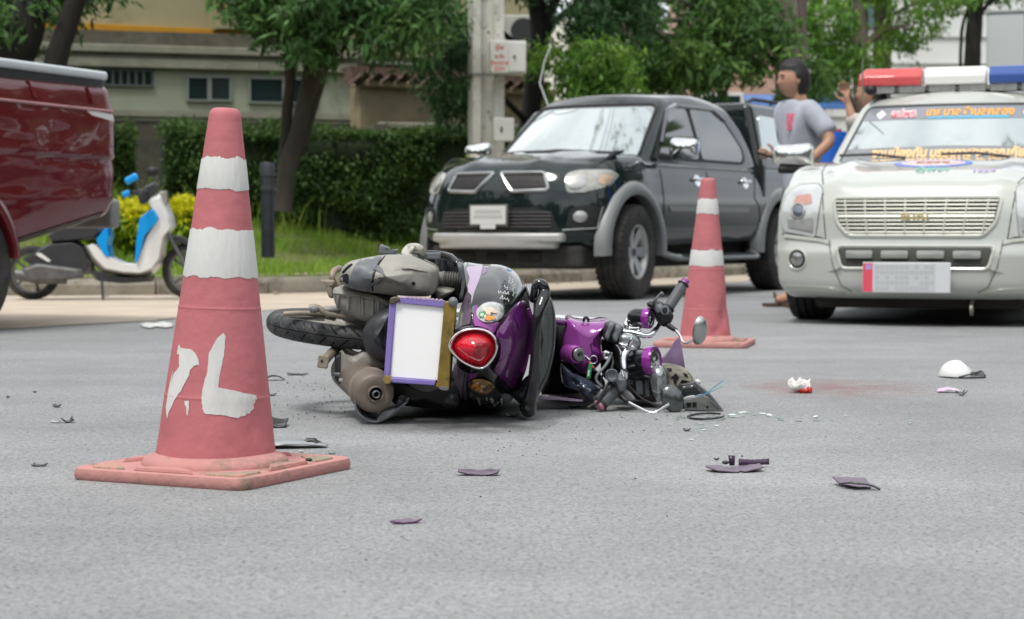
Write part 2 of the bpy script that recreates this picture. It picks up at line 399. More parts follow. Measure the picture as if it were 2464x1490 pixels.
# verge: grassy bank rising from the kerb
def vz(s): 
    t=min(max((s-1.2)/4.0,0),1); return .145+.58*t*t*(3-2*t)
soil=mat('verge_soil',(.11,.12,.035),.95,var=.35,vs=3,bump=.6,bs=20,c2=(.16,.13,.08),c2s=2,c2a=.55,c2w=.1)
SS=[.19,.5,.9,1.4,2,2.7,3.4,4.2,5,6,8,12,30,60]; rows=[[(x,y,vz(s)-.02*(s>.3)*0) for x,y in off_line(KL,s)] for s in SS]
nK=len(KL); mb=MB(); mb.add([p for r in rows for p in r],[(i*nK+j,i*nK+j+1,(i+1)*nK+j+1,(i+1)*nK+j) for i in range(len(SS)-1) for j in range(nK-1)])
tag(mb.build('verge',soil),kind='structure')
path=mat('path_dirt',(.42,.33,.27),.95,var=.15,vs=4,bump=.3,bs=60)
r1,r2=off_line(KL,.62),off_line(KL,.98); n_=len(r1); mb=MB()
mb.add([(x,y,vz(.62)+.006) for x,y in r1]+[(x,y,vz(.98)+.006) for x,y in r2],[(j,j+1,n_+j+1,n_+j) for j in range(n_-1)]); tag(mb.build('path',path),kind='structure')
# grass blades
def blades(n,s0,s1,x0,x1,h0,h1,w,skip=None,den=None):
    pk=np.array(resample(KL,.25)); 
    pk=pk[(pk[:,0]>x0)&(pk[:,0]<x1)]
    i=rng.integers(0,len(pk)-1,n); t=rng.random(n)[:,None]; base=pk[i]*(1-t)+pk[i+1]*t; tg=pk[i+1]-pk[i]; tg/=np.linalg.norm(tg,axis=1)[:,None]; nn=np.stack([-tg[:,1],tg[:,0]],1)
    s=s0+(s1-s0)*rng.random(n)**.8
    if skip: k=(s<skip[0])|(s>skip[1]); base,nn,s=base[k],nn[k],s[k]; n=len(s)
    xy=base+nn*s[:,None]; tt=np.clip((s-1.2)/4,0,1); z=.145+.58*tt*tt*(3-2*tt)
    pat=np.array([noise.noise((x*1.1,y*1.1,4.)) for x,y in xy]); h=(h0+(h1-h0)*rng.random(n))*(1+1.1*np.clip(pat,-.5,.8)); h*=np.clip((s-.15)*3,.35,1)
    a=rng.random(n)*2*PI; dx=np.cos(a)*w*h/h1; dy=np.sin(a)*w*h/h1; b=rng.random(n)*2*PI; ln=h*rng.random(n)*.7
    P0=np.stack([xy[:,0]-dx,xy[:,1]-dy,z-.01],1); P1=np.stack([xy[:,0]+dx,xy[:,1]+dy,z-.01],1)
    mid=np.stack([xy[:,0]+np.cos(b)*ln*.4,xy[:,1]+np.sin(b)*ln*.4,z+h*.65],1); P2=mid+np.stack([dx,dy,0*dx],1)*.7; P3=mid-np.stack([dx,dy,0*dx],1)*.7
    P4=np.stack([xy[:,0]+np.cos(b)*ln,xy[:,1]+np.sin(b)*ln,z+h],1)
    return P0,P1,P2,P3,P4
gm=leafmat('grass_leaf',(.25,.41,.055),.4,.45,(.48,.52,.11))
o=[]
P0,P1,P2,P3,P4=[np.concatenate(q) for q in zip(blades(95000,.2,4.6,-7,12,.035,.13,.006,(.66,.95)),blades(9000,3.4,5.4,-7,8,.15,.42,.007))]
n=len(P0); v=np.stack([P0,P1,P2,P3,P4],1).reshape(-1,3); b=np.arange(n)*5
f=np.stack([b,b+1,b+2,b+3],1); f2=np.stack([b+3,b+2,b+4,b+4],1)
f3=np.concatenate([np.stack([b,b+1,b+2],1),np.stack([b,b+2,b+3],1),np.stack([b+3,b+2,b+4],1)])
tag(npmesh('grass',v,f3,gm),'bright green uneven grass growing on the verge behind the kerb','grass',kind='stuff')
# pale seed heads and clover in the grass
def leaf_cloud(name,C,size,m,parent=None,droop=.4,wid=.34,flat=0,sv=.55,kind=None,outw=None):
    C=np.asarray(C,dtype=np.float64); n=len(C); a=rng.normal(size=(n,3)); a[:,2]=a[:,2]*(1-flat)-droop
    if outw is not None: a+=outw
    a/=np.linalg.norm(a,axis=1)[:,None]; b=rng.normal(size=(n,3)); b[:,2]*=.6; b-=a*(a*b).sum(1)[:,None]; b/=np.linalg.norm(b,axis=1)[:,None]
    L_=(size*(1-sv+2*sv*rng.random(n)))[:,None]; nn=np.cross(a,b)
    v=np.stack([C,C+a*L_*.5+b*L_*wid*.5-nn*L_*.06,C+a*L_-np.array([0,0,1])*L_*.15,C+a*L_*.5-b*L_*wid*.5-nn*L_*.06],1).reshape(-1,3)
    k=np.arange(n)[:,None]*4; f=np.concatenate([np.hstack([k,k+1,k+2]),np.hstack([k,k+2,k+3])])
    o=npmesh(name,v,f,m,parent)
    if kind: o['kind']=kind
    return o
def sprays(lobes,per=16,spread=.17,fill=.55,gap=.0,seed=1,nz=1.3):
    """leaf positions: twigs scattered in ellipsoid lobes, more of them near the outside; noise leaves gaps"""
    out=[]
    for (c,r,n) in lobes:
        k=0; tries=0
        while k<n and tries<n*6:
            tries+=1
            d=V(rng.normal(size=3)).normalized(); rr=fill+(1-fill)*random.random()
            if random.random()<.18: rr*=random.random()
            q=(c[0]+d.x*r[0]*rr,c[1]+d.y*r[1]*rr,c[2]+d.z*r[2]*rr)
            if noise.noise((q[0]*nz,q[1]*nz,q[2]*nz+seed))<gap-.12: continue
            k+=1; dr=rng.normal(size=3); dr[2]=dr[2]*.4-.5; dr/=np.linalg.norm(dr)
            t=rng.random(per)[:,None]; side=rng.normal(size=(per,3))*spread*.33
            out.append(np.array(q)+dr*t*spread*1.6+side)
    return np.concatenate(out)
bark=mat('bark_grey',(.055,.048,.038),.95,var=.35,vs=5,bump=1,bs=18,stretch=(1,1,.35),c2=(.20,.18,.145),c2s=4,c2a=.62,c2w=.05)
barkd=mat('bark_dark',(.014,.013,.011),.95,var=.3,vs=6,bump=1,bs=18,stretch=(1,1,.35),c2=(.035,.032,.026),c2s=3,c2a=.56,c2w=.1)
barkb=mat('bark_brown',(.13,.105,.085),.95,var=.3,vs=4,bump=1,bs=14,stretch=(1,1,.3),c2=(.24,.21,.18),c2s=3,c2a=.55,c2w=.1)
lfD=leafmat('leaf_dark',(.035,.085,.028),.5,.3,(.06,.13,.03)); lfM=leafmat('leaf_mid',(.065,.145,.045),.55,.38,(.17,.27,.05)); lfB=leafmat('leaf_bright',(.10,.22,.035),.45,.45,(.24,.36,.04))
lfV=leafmat('leaf_fresh',(.08,.17,.045),.6,.42,(.22,.33,.06)); lfH=leafmat('leaf_hedge',(.065,.13,.032),.5,.32,(.13,.20,.035)); lfY=leafmat('leaf_yellow',(.62,.60,.02),.3,.4,(.75,.70,.03)); lfG=leafmat('leaf_lime',(.22,.36,.02),.4,.4,(.45,.5,.02))
def wob(pts,a=.04,n=5):
    q=crom(pts,n); return [(x+a*noise.noise((x*3,y,z*2.3)),y,z+0*a) for x,y,z in q]
def tree(name,label,cat,base,stems,lobes,bk,lf,ls=.09,per=16,gap=0,seed=1,group=None,spread=.17,limbs=True):
    """base (x,y,z); stems = lists of (x,y,z,r) absolute; lobes absolute"""
    B=V(base); e=empty(name,base,0,label,cat,group)
    for st in stems:
        mb=MB()
        q=crom([(a-B.x,b_-B.y,c-B.z,r) for a,b_,c,r in st],5)
        mb.tube([(p[0]+.03*noise.noise((p[2]*2.1,p[1],seed)),p[1],p[2]) for p in q],[p[3]*(1+.10*noise.noise((p[2]*4,seed,p[0]))) for p in q],12); mb.build('trunk',bk,e,ang=60)
    if limbs:
        for (c,r,n) in lobes:
            st=min(stems,key=lambda s:(V(s[-1][:3])-V(c)).length); k=min(st,key=lambda s:(V(s[:3])-V(c)).length if s[2]<c[2]+.3 else 99) ; a=V(k[:3])-B; c_=V(c)-B
            mid=a.lerp(c_,.5)+V((0,0,.12*(c_-a).length)); mb=MB(); mb.tube([tuple(x) for x in [a,mid,c_,c_+V((r[0]*.5*random.choice([-1,1]),0,-.1*r[2]))]],[.045,.032,.018,.006],7); mb.build('limb',bk,e)
    C=sprays(lobes,per,spread,gap=gap,seed=seed)-np.array(B); leaf_cloud('crown',C,ls,lf,e,kind='stuff')
    return e
def at(px,py,d,*r): p=P(px,py,d); return (p.x,p.y,p.z)+tuple(r)
def lob(px,py,d,rx,ry,n,rd=None):
    """lobe read off the photograph: centre pixel, distance, half extents in pixels"""
    s=d/FP; return (at(px,py,d),(rx*s,(rd or .9),ry*s),n)
# tree in front of the hedge: two stems, drooping crown
tree('street_tree','two-stemmed leaning grey tree growing from the grass just behind the dark bollard','tree',(-2.45,21.0,.62),
 [[at(682,510,21,.10),at(694,400,21,.095),at(722,300,21,.085),at(748,190,21,.10),at(768,90,21,.10),at(790,-60,21,.08)],
  [at(678,510,21.15,.075),at(684,380,21.15,.065),at(692,280,21.15,.062),at(698,180,21.1,.060),at(690,90,21.1,.055),at(650,-30,21.1,.05)],
  [at(700,420,21.1,.05),at(738,310,21.1,.06),at(768,200,21.1,.06),at(790,110,21.1,.05)]],
 [lob(690,15,20.6,130,60,100),lob(830,0,20.4,150,65,130),lob(960,0,20.2,120,60,95),lob(760,100,20.6,75,45,50),lob(1060,10,20.4,60,40,30),lob(620,30,20.6,50,45,22),lob(640,-60,21,160,70,110),lob(900,-90,21.5,230,70,170),lob(930,90,20,60,28,24),lob(1010,60,20,50,40,22),lob(560,-10,20.6,60,30,16),((1.2,18.5,7.2),(2.6,2.4,.9),110)],
 bark,lfM,.12,15,.02,1)
tree('leafy_tree','dark branches hanging in front of the tiled wall left of the pole','tree',(-.2,25,.7),
 [[at(1262,450,25,.14),at(1275,300,25,.13),at(1290,150,25,.12),at(1296,20,25,.11),at(1260,-120,25,.10)],[at(1288,150,25,.09),at(1320,60,25,.07),at(1360,-80,25,.06)]],
 [lob(1090,225,23,45,60,50),lob(1075,130,23.2,60,45,40),lob(1100,90,23,60,45,45),lob(1030,160,23,45,25,16),lob(1400,40,24.5,100,80,120),lob(1470,-10,24.5,120,70,150),lob(1340,-60,25,150,70,160)],
 barkd,lfD,.10,16,-.02,5)
tree('left_tree','dark tree with two black leaning trunks above the red pickup','tree',(-5.4,20,.6),
 [[at(-30,520,20,.22),at(10,200,20,.21),at(55,90,20,.20),at(85,-20,20,.17),at(95,-120,20,.15)],[at(90,420,19.8,.13),at(128,170,19.8,.12),at(160,70,19.8,.11),at(195,-30,19.8,.10),at(230,-140,19.8,.09)]],
 [lob(20,40,20.2,60,100,100),lob(-40,0,20.6,120,120,160),lob(150,-70,20.8,190,70,170),lob(120,20,20.5,50,30,26)],barkd,lfM,.10,16,0,9)
tree('broad_tree','dense green tree right behind the dark pickup roof','tree',(3.1,28,.7),
 [[at(1900,420,28,.20),at(1895,130,28,.19),at(1888,20,28,.18),at(1870,-80,28,.17)],[at(1925,400,28.2,.13),at(1922,100,28.2,.12),at(1925,-60,28.2,.11)],[at(1500,60,26.5,.05),at(1560,0,26.5,.07),at(1620,-60,26.5,.08)]],
 [lob(1600,80,26.5,110,100,170),lob(1740,50,26.6,130,110,200),lob(1690,160,26.3,130,55,120),lob(1830,110,26.6,90,90,100),lob(1560,170,26.2,80,50,70),lob(1650,-60,27,260,80,200),lob(1940,190,27,50,60,45),lob(1640,120,26,45,50,40)],
 barkb,lfV,.13,15,.05,13)
tree('young_tree','light green bushy young tree between utility pole and dense tree','tree',(1.1,24,.6),
 [[at(1420,450,24,.04),at(1415,300,24,.035),at(1425,160,24,.02)]],
 [lob(1430,150,24,95,60,150),lob(1410,220,24,80,50,90),lob(1490,185,24,40,50,50),lob(1310,130,24.3,28,30,24)],barkd,lfB,.09,16,0,17)
tree('sparse_tree','airy bright green tree around two brown trunks behind the light bar','tree',(5.9,31,.7),
 [[at(2078,560,31,.12),at(2074,300,31,.12),at(2070,120,31,.12),at(2072,-70,31,.11)],[at(2118,560,31.5,.15),at(2120,250,31.5,.15),at(2124,60,31.5,.15),at(2130,-90,31.5,.14)]],
 [lob(1980,60,30,90,60,120),lob(1990,160,30,90,60,90),lob(2080,150,29.8,50,60,30),lob(2190,60,30.5,55,60,55),lob(2240,-10,30.5,120,30,60),lob(2030,-40,31,150,60,140)],barkb,lfB,.11,15,.03,21)
tree('corner_tree','dark thin trunk with few leaves beside the grey cabinet top right','tree',(8.2,33,.7),
 [[at(2335,560,33,.16),at(2338,200,33,.15),at(2345,60,33,.14),at(2350,-90,33,.13)],[at(2310,560,33,.03),at(2312,120,33,.03),at(2330,20,33,.03)]],
 [lob(2330,-60,33,160,60,120),lob(2420,-30,33,70,30,40)],barkd,lfM,.11,15,0,25)
# hedge: clipped, with leaves one by one over a dense twiggy core
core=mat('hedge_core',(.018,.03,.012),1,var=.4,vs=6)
def hedge(label,p0,p1,z0,z1,thick,n,m,sz=.055,name='hedge',wav=.10):
    a,b=V(p0),V(p1); t=(b-a); Ln=t.length; t.normalize(); nn=V((-t.y,t.x)); e=empty(name,(a.x,a.y,z0),math.atan2(t.y,t.x),label,'hedge')
    h=z1-z0
    def fn(p):
        q=p.copy(); q[:,0]+=Ln/2; q[:,1]+=thick/2; q[:,2]+=h/2
        for i in range(len(q)):
            d=noise.noise((q[i,0]*1.3,q[i,1]*2,q[i,2]*1.6+z1)); q[i,1]+=d*wav*1.5*(1 if q[i,1]>thick/2 else -1)*-1; q[i,2]+=(d*wav*1.2 if q[i,2]>h*.6 else 0)
        return q
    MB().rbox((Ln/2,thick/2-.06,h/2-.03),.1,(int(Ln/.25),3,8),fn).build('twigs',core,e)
    x=rng.random(n)*Ln; side=rng.random(n); z=rng.random(n)**.9*h; y=np.where(side<.72,0,rng.random(n)*thick); z=np.where(side<.72,z,h)
    d=np.array([noise.noise((x[i]*1.3,y[i]*2,z[i]*1.6+z1)) for i in range(n)]); d2=np.array([noise.noise((x[i]*3.3,y[i]*5,z[i]*3.6)) for i in range(n)])
    y=np.where(side<.72,y+.02-d*wav*1.5-d2*.09+rng.normal(size=n)*.03,y); z=np.where(side>=.72,z+d*wav*1.2+rng.normal(size=n)*.04+d2*.06,z)
    leaf_cloud('leaves',np.stack([x,y,z],1),sz,m,e,droop=.3,wid=.5,kind='stuff',outw=np.stack([0*x,np.where(side<.72,-.7,0),np.where(side<.72,0,.7)],1)); return e
hedge('long dark green clipped hedge running from the street tree to behind the dark pickup',(-4.0,22.6),(2.2,24.4),.5,1.72,.7,46000,lfH)
hedge('short dark green hedge behind the blue and white scooter, left of the gap',(-7.2,21.6),(-4.25,22.2),.5,1.72,.7,19000,lfH)
# yellow-topped shrubs
def shrub(label,c,r,n):
    e=empty('golden_shrub',(c[0],c[1],c[2]-r[2]),0,label,'shrub','golden shrubs on the verge')
    def pts(n,zlo,zhi):
        o=[]
        while len(o)<n:
            d=V(rng.normal(size=3)).normalized(); k=.8+.22*random.random(); q=(d.x*r[0]*k,d.y*r[1]*k,d.z*r[2]*k)
            if zlo*r[2]<=q[2]+.12*r[2]*noise.noise((q[0]*9,q[1]*9,1))*3<zhi*r[2]: o.append((q[0],q[1],q[2]+r[2]+.05*noise.noise((q[0]*11,q[1]*7,0))))
        return np.array(o)
    MB().ell((0,0,r[2]),(r[0]*.82,r[1]*.82,r[2]*.82)).build('twigs',core,e)
    leaf_cloud('yellow_leaves',pts(n,.25,9),.075,lfY,e,droop=-.4,kind='stuff',wid=.45); leaf_cloud('green_leaves',pts(n,-9,.35),.07,lfG,e,droop=.2,kind='stuff',wid=.45)
shrub('golden shrub showing between the red pickup tail and the scooter front panel',at(325,545,19.3),(.30,.3,.24),1500)
shrub('golden shrub showing between scooter front and the tall cone',at(440,540,19.3),(.22,.3,.25),1300)
shrub('small golden shrub low behind the seat of the blue scooter',at(215,560,19.2),(.25,.25,.2),900)
# ================= BUILDINGS AND STREET FURNITURE =================
cream=mat('cream_plaster',(.28,.255,.15),.9,var=.10,vs=1.2,c2=(.16,.15,.09),c2s=.9,c2a=.58,c2w=.25,bump=.2,bs=30)  # cream, sage and ledge tones lowered: the trees' shade is in the colour
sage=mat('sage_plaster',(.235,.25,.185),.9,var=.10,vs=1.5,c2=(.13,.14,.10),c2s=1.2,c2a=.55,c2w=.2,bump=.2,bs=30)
orange=mat('orange_paint',(.42,.20,.008),.8,var=.12,vs=3,c2=(.25,.16,.03),c2s=4,c2a=.6,c2w=.15)
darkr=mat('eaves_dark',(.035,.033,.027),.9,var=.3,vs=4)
grimy=mat('grimy_concrete',(.085,.078,.058),.95,var=.3,vs=2,c2=(.05,.048,.035),c2s=2.5,c2a=.5,c2w=.15,bump=.5,bs=30)
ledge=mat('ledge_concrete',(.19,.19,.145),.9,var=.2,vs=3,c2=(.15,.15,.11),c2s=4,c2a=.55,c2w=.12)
tanw=mat('tan_plaster',(.23,.19,.115),.9,var=.16,vs=2,c2=(.15,.13,.085),c2s=3,c2a=.6,c2w=.12)
tile=mat('roof_clay',(.095,.058,.046),.85,var=.3,vs=6)
wglass=mat('window_glass',(.012,.022,.024),.08,spec=.5); alum=mat('aluminium_frame',(.19,.21,.19),.5,.3)
def seg(mb,p0,p1,z0,z1,t,m=0,a=0,b=1,dy=0):
    """a slab along p0->p1 between fractions a..b; its front face dy in front of the line"""
    p,q=V(p0),V(p1); d=q-p; L_=d.length; d.normalize(); nn=V((-d.y,d.x)); c=p+d*L_*(a+b)/2+nn*(t/2-dy)
    return mb.box((c.x,c.y,(z0+z1)/2),(L_*(b-a),t,z1-z0),math.atan2(d.y,d.x),m)
def zat(py,d): return P(0,py,d).z
# --- annex with small windows
a0=P(-300,0,28.6); a1=P(858,0,30.8); A0=(a0.x,a0.y); A1=(a1.x,a1.y); AL=(V(A1)-V(A0)).length
zb=zat(268,30); zt=zat(168,30)
e=empty('annex_building',(A0[0],A0[1],0),0,'low sage green annex with small dark windows behind the hedge','building'); 
def rel(mb): mb.v=[(x-A0[0],y-A0[1],z) for x,y,z in mb.v]; return mb
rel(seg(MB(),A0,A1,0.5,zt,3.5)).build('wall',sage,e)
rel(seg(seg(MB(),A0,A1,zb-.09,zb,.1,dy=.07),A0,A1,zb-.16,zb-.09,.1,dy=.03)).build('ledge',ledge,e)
rel(seg(MB(),A0,A1,0.4,zb-.16,.05,dy=.01)).build('lower_wall',grimy,e)
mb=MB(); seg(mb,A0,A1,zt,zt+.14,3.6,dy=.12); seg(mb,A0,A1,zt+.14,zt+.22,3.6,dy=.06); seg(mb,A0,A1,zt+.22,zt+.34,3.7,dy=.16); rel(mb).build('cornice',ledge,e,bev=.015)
mb=MB(); seg(mb,A0,A1,zt+.34,zt+.62,.2,dy=-.6); rel(mb).build('parapet',grimy,e)
def xfrac(px):
    r=ray(px,500); # meet the wall line in plan
    p=V(A0); d=V(A1)-V(A0); den=r.x*d.y-r.y*d.x; t=(p.x*d.y-p.y*d.x)/den; u=(r.x*t-p.x)/d.x; return u
def win(x0,x1,y0,y1,label=None,bars=0,m=None):
    f0,f1=xfrac(x0),xfrac(x1); dd=V(A0).lerp(V(A1),(f0+f1)/2).y; z1,z0=zat(y0,dd),zat(y1,dd)
    mb=MB(); fr=.035/AL
    seg(mb,A0,A1,z0-.03,z0,.08,0,f0-fr,f1+fr,.05); seg(mb,A0,A1,z1,z1+.03,.08,0,f0-fr,f1+fr,.045)
    for f in [f0-fr/2,f1+fr/2]+[f0+(f1-f0)*k/(bars+1) for k in range(1,bars+1)]: seg(mb,A0,A1,z0,z1,.06,0,f-fr/2,f+fr/2,.04)
    w_=rel(mb).build('window',m or alum,e); rel(seg(MB(),A0,A1,z0,z1,.03,0,f0,f1,.012)).build('pane',wglass,w_)
win(455,500,188,240); win(510,553,188,240); win(604,760,192,246,bars=1); win(255,366,172,204,bars=5,m=mat('louvre_grey',(.07,.075,.07),.7)); win(60,180,160,196,bars=4)
# --- upper house with orange band
b0=P(-350,0,33); b1=P(1300,0,38.5); B0=(b0.x,b0.y); B1=(b1.x,b1.y); A0s=A0
e2=empty('cream_house',(B0[0],B0[1],0),0,'large cream house wall with an orange band above the annex','building')
def rel2(mb): mb.v=[(x-B0[0],y-B0[1],z) for x,y,z in mb.v]; return mb
def fr2(px):
    r=ray(px,500); p=V(B0); d=V(B1)-V(B0); den=r.x*d.y-r.y*d.x; t=(p.x*d.y-p.y*d.x)/den; return (r.x*t-p.x)/d.x
zo=zat(94,35.2)
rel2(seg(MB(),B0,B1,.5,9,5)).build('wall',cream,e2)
rel2(seg(MB(),B0,B1,zo-.04,zo+.21,.2,0,0,fr2(800),.16)).build('band',orange,e2,bev=.01)
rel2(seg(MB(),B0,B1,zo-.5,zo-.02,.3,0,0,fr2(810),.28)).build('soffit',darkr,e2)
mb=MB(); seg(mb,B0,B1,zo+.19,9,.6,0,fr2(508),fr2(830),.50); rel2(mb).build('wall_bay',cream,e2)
zz=zat(16,35); mb=MB(); seg(mb,B0,B1,zz,zz+.2,.2,0,fr2(505),fr2(570),.64); seg(mb,B0,B1,zz+.2,zz+1.4,.15,0,fr2(512),fr2(560),.58); rel2(mb).build('bay_trim',orange,e2)
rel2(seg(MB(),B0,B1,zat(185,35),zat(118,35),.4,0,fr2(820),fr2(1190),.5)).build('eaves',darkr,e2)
rel2(seg(MB(),B0,B1,zat(137,35),zat(131,35),.1,0,fr2(850),fr2(1010),.62)).build('gutter',alum,e2)
mb=MB(); seg(mb,B0,B1,1,9,.05,0,fr2(1640),fr2(1700),.03)
# ac unit
d=34.2; c=P(1246,75,d); e=empty('air_conditioner',c,0,'grey outdoor air conditioner on the cream house beside the utility pole','air conditioner')
acm=mat('ac_casing',(.38,.38,.34),.6,var=.1,vs=3); blk=mat('black_plastic',(.02,.02,.022),.45,var=.2,vs=9)
MB().box((0,.15,0),(.58,.3,.56)).build('casing',acm,e,bev=.02); MB().box((-.30,.1,-.02),(.05,.4,.6)).build('bracket',barkd,e)
MB().lathe([(.0,0),(.21,0),(.23,-.02),(.23,.0)],24,0,Matrix.Translation((.1,-.012,0))@Matrix.Rotation(PI/2,4,'X')).build('fan_grille',blk,e)
# --- boundary wall with tiled coping, right of the annex
w0=P(866,0,26.6); w1=P(1330,0,28.6); W0=(w0.x,w0.y); W1=(w1.x,w1.y)
e=empty('tiled_wall',(0,0,0),0,'tan boundary wall with a coping of red clay tiles right of the annex','wall')
zt2=zat(214,27); 
seg(MB(),W0,W1,.5,zt2,.25).build('wall',tanw,e); seg(MB(),W0,W1,zt2,zt2+.10,.4,dy=.1).build('cap',tanw,e,bev=.02)
n=15; dd=(V(W1)-V(W0)); an=math.atan2(dd.y,dd.x); TM=None
for i in range(n):
    p=V(W0).lerp(V(W1),(i+.5)/n); q=MB()
    if TM is None:
        arc=[(.085*math.cos(a),.075*math.sin(a)) for a in np.linspace(0,PI,8)]; arc+= [(x*.8,y*.78) for x,y in arc[::-1]]
        q.prism(arc,-.34,.02,0,Matrix.Rotation(PI/2-.35,4,'X')); o=q.build('roof_tile',tile,e); TM=o.data
    else: o=link('roof_tile',TM,e)
    o.location=(p.x,p.y-.30,zt2+.12+random.uniform(-.008,.008)); o.rotation_euler=(0,random.uniform(-.03,.03),an)
seg(MB(),W0,W1,zt2+.07,zt2+.3,.2,dy=-.2).build('coping_core',tile,e)
# lower concrete block wall in front
w2=P(60,0,24.6); w3=P(1500,0,27); 
e=empty('low_wall',(w2.x,w2.y,0),0,'low weathered concrete wall directly behind the hedge','wall')
q=seg(MB(),(w2.x,w2.y),(w3.x,w3.y),.5,zat(300,25),.2); q.v=[(x-w2.x,y-w2.y,z) for x,y,z in q.v]; q.build('wall',grimy,e)
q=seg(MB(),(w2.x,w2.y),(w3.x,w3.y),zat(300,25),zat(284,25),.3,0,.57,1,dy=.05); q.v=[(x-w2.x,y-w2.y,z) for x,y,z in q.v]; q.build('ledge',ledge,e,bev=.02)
for i,f in enumerate((.08,.25,.42,.57,.74,.9)):
    q=seg(MB(),(w2.x,w2.y),(w3.x,w3.y),.5,zat(300,25)+.06,.3,0,f-.012,f+.012,dy=.06); q.v=[(x-w2.x,y-w2.y,z) for x,y,z in q.v]; q.build('pier',grimy,e)
# --- pale buildings far right
wh=mat('white_render',(.66,.67,.65),.85,var=.08,vs=.8,c2=(.5,.5,.48),c2s=1,c2a=.55,c2w=.2); brick=mat('pink_brick',(.42,.27,.22),.9,var=.15,vs=3)
c=P(2330,0,46); e=empty('white_building',(c.x,c.y,0),.05,'white rendered building filling the far right background','building')
MB().box((0,3,4.5),(9,6,9)).build('wall',wh,e)
for i in range(7): 
    z=2.6+i*.62; MB().box((0,-.02,z),(9.02,.06,.035)).build('groove_trim',mat('grey_joint',(.42,.43,.42),.8),e)
for x in (-2.6,):
    f=MB().box((x,-.02,5.55),(1.0,.1,.6)).build('window',alum,e); MB().box((x,-.05,5.55),(.9,.08,.5)).build('pane',mat('teal_glass',(.10,.17,.17),.1),f)
c=P(1790,0,44); e=empty('brick_house',(c.x,c.y,0),0,'pinkish brick house glimpsed between tree trunks','building')
MB().box((0,3,3.5),(2.4,6,7)).build('wall',brick,e)
for z in (3.2,5.2):
    for x in(-.5,): f=MB().box((x,-.02,z),(1,.1,.9)).build('window',wh,e); MB().box((x,-.05,z),(.85,.08,.75)).build('pane',wglass,f)
c=P(2060,0,60); e=empty('pale_shophouse',(c.x,c.y,0),0,'pale distant shophouse seen through the sparse tree','building')
MB().box((-2,3,3.5),(15,6,7)).build('wall',mat('pale_wall',(.72,.70,.62),.9,var=.08),e)
for x in (-2,0,2):
    f=MB().box((x,-.03,3.3),(1.2,.1,1)).build('window',alum,e); MB().box((x,-.06,3.3),(1.05,.08,.85)).build('pane',wglass,f)
# blue awning behind the person
c=P(1905,245,30); e=empty('blue_awning',c,0,'blue market awning seen over the dark pickup behind the man','awning')
blu=mat('blue_tarp',(.06,.16,.42),.6,var=.15,vs=6)
MB().add([(-.75,0,.10),(.75,0,.10),(.75,-.9,-.16),(-.75,-.9,-.16)],[(0,1,2,3)]).build('sheet',blu,e,solid=.02)
for x in(-.72,.72): MB().tube([(x,-.85,-.16),(x,-.85,-c.z)],.02,8).build('post',alum,e)
# grey cabinet top right
c=P(2425,90,32); e=empty('electric_cabinet',(c.x,c.y,.7),-.35,'tall pale grey steel cabinet behind the light bar at the right edge','cabinet')
cab=mat('cabinet_grey',(.42,.45,.46),.5,var=.06,vs=3); H=c.z-.7+.38
MB().box((0,0,H/2),(.62,.55,H)).build('body',cab,e,bev=.015); MB().box((-.0,-.285,H/2),(.55,.02,H-.1)).build('door',mat('cabinet_door',(.50,.53,.54),.5),e,bev=.004); MB().box((0,0,H+.015),(.68,.62,.03)).build('top',cab,e)
# --- utility pole: H-section concrete
conc=mat('pole_concrete',(.58,.57,.52),.9,var=.14,vs=4,c2=(.34,.32,.27),c2s=7,c2a=.55,c2w=.1,bump=.4,bs=60)
d=22.3; c=P(1170,500,d); s=d/FP; zg=.6; e=empty('utility_pole',(c.x,c.y,zg),R(14),'tall pale concrete utility pole standing left of the dark pickup','utility pole')
hw=.185; MB().prism([(-hw,-.12),(-hw+.10,-.12),(-hw+.12,-.03),(hw-.13,-.03),(hw-.11,-.12),(hw,-.12),(hw,.12),(hw-.11,.12),(hw-.13,.03),(-hw+.12,.03),(-hw+.10,.12),(-hw,.12)],0,8.5,0).build('shaft',conc,e,bev=.008)
zr=lambda py:P(0,py,d).z-zg
MB().box((-.005,-.125,zr(182)),(.39,.02,.025)).box((-.005,.125,zr(182)),(.39,.02,.025)).box((-.19,0,zr(182)),(.02,.25,.025)).box((.185,0,zr(182)),(.02,.25,.025)).build('strap',alum,e)
for z in np.arange(.4,7,.45):
    if abs(z-zr(182))>.05: MB().lathe([(0,0),(.012,0),(.012,.01),(0,.01)],8,0,Matrix.Translation((.02,-.028,z))@Matrix.Rotation(PI/2,4,'X')).build('bolt_hole',darkr,e)
bx=empty('meter_box',P(1224,137,21.9),R(10),'white metal box with red writing strapped to the utility pole','box')
wpt=mat('white_box_paint',(.62,.62,.58),.5,var=.05,vs=5); redp=mat('red_print',(.60,.10,.08),.6)
MB().box((0,.12,0),(.40,.26,.36)).build('casing',wpt,bx,bev=.012); MB().box((.09,-.016,0),(.19,.012,.32)).build('door',wpt,bx,bev=.004)
for k,(z,t) in enumerate(((.10,'ตู้ไฟ'),(.0,'ระวัง'),(-.07,'อันตราย'),(-.135,'220V'))):
    textmesh(t,.062,'lettering',redp,bx,Matrix.Translation((-.105,-.0125,z))@Matrix.Rotation(PI/2,4,'X'),.0008,bold=.001)
MB().lathe([(0,0),(.014,0),(.014,.02),(0,.02)],12,0,Matrix.Translation((.06,-.022,0))@Matrix.Rotation(PI/2,4,'X')).build('lock',blk,bx)
bx=empty('junction_box',P(1213,312,21.95),R(10),'small white junction box low on the utility pole','box')
MB().box((0,.06,0),(.23,.12,.26)).build('casing',wpt,bx,bev=.01); MB().box((-.03,-.004,.0),(.02,.01,.06)).build('latch',blk,bx)
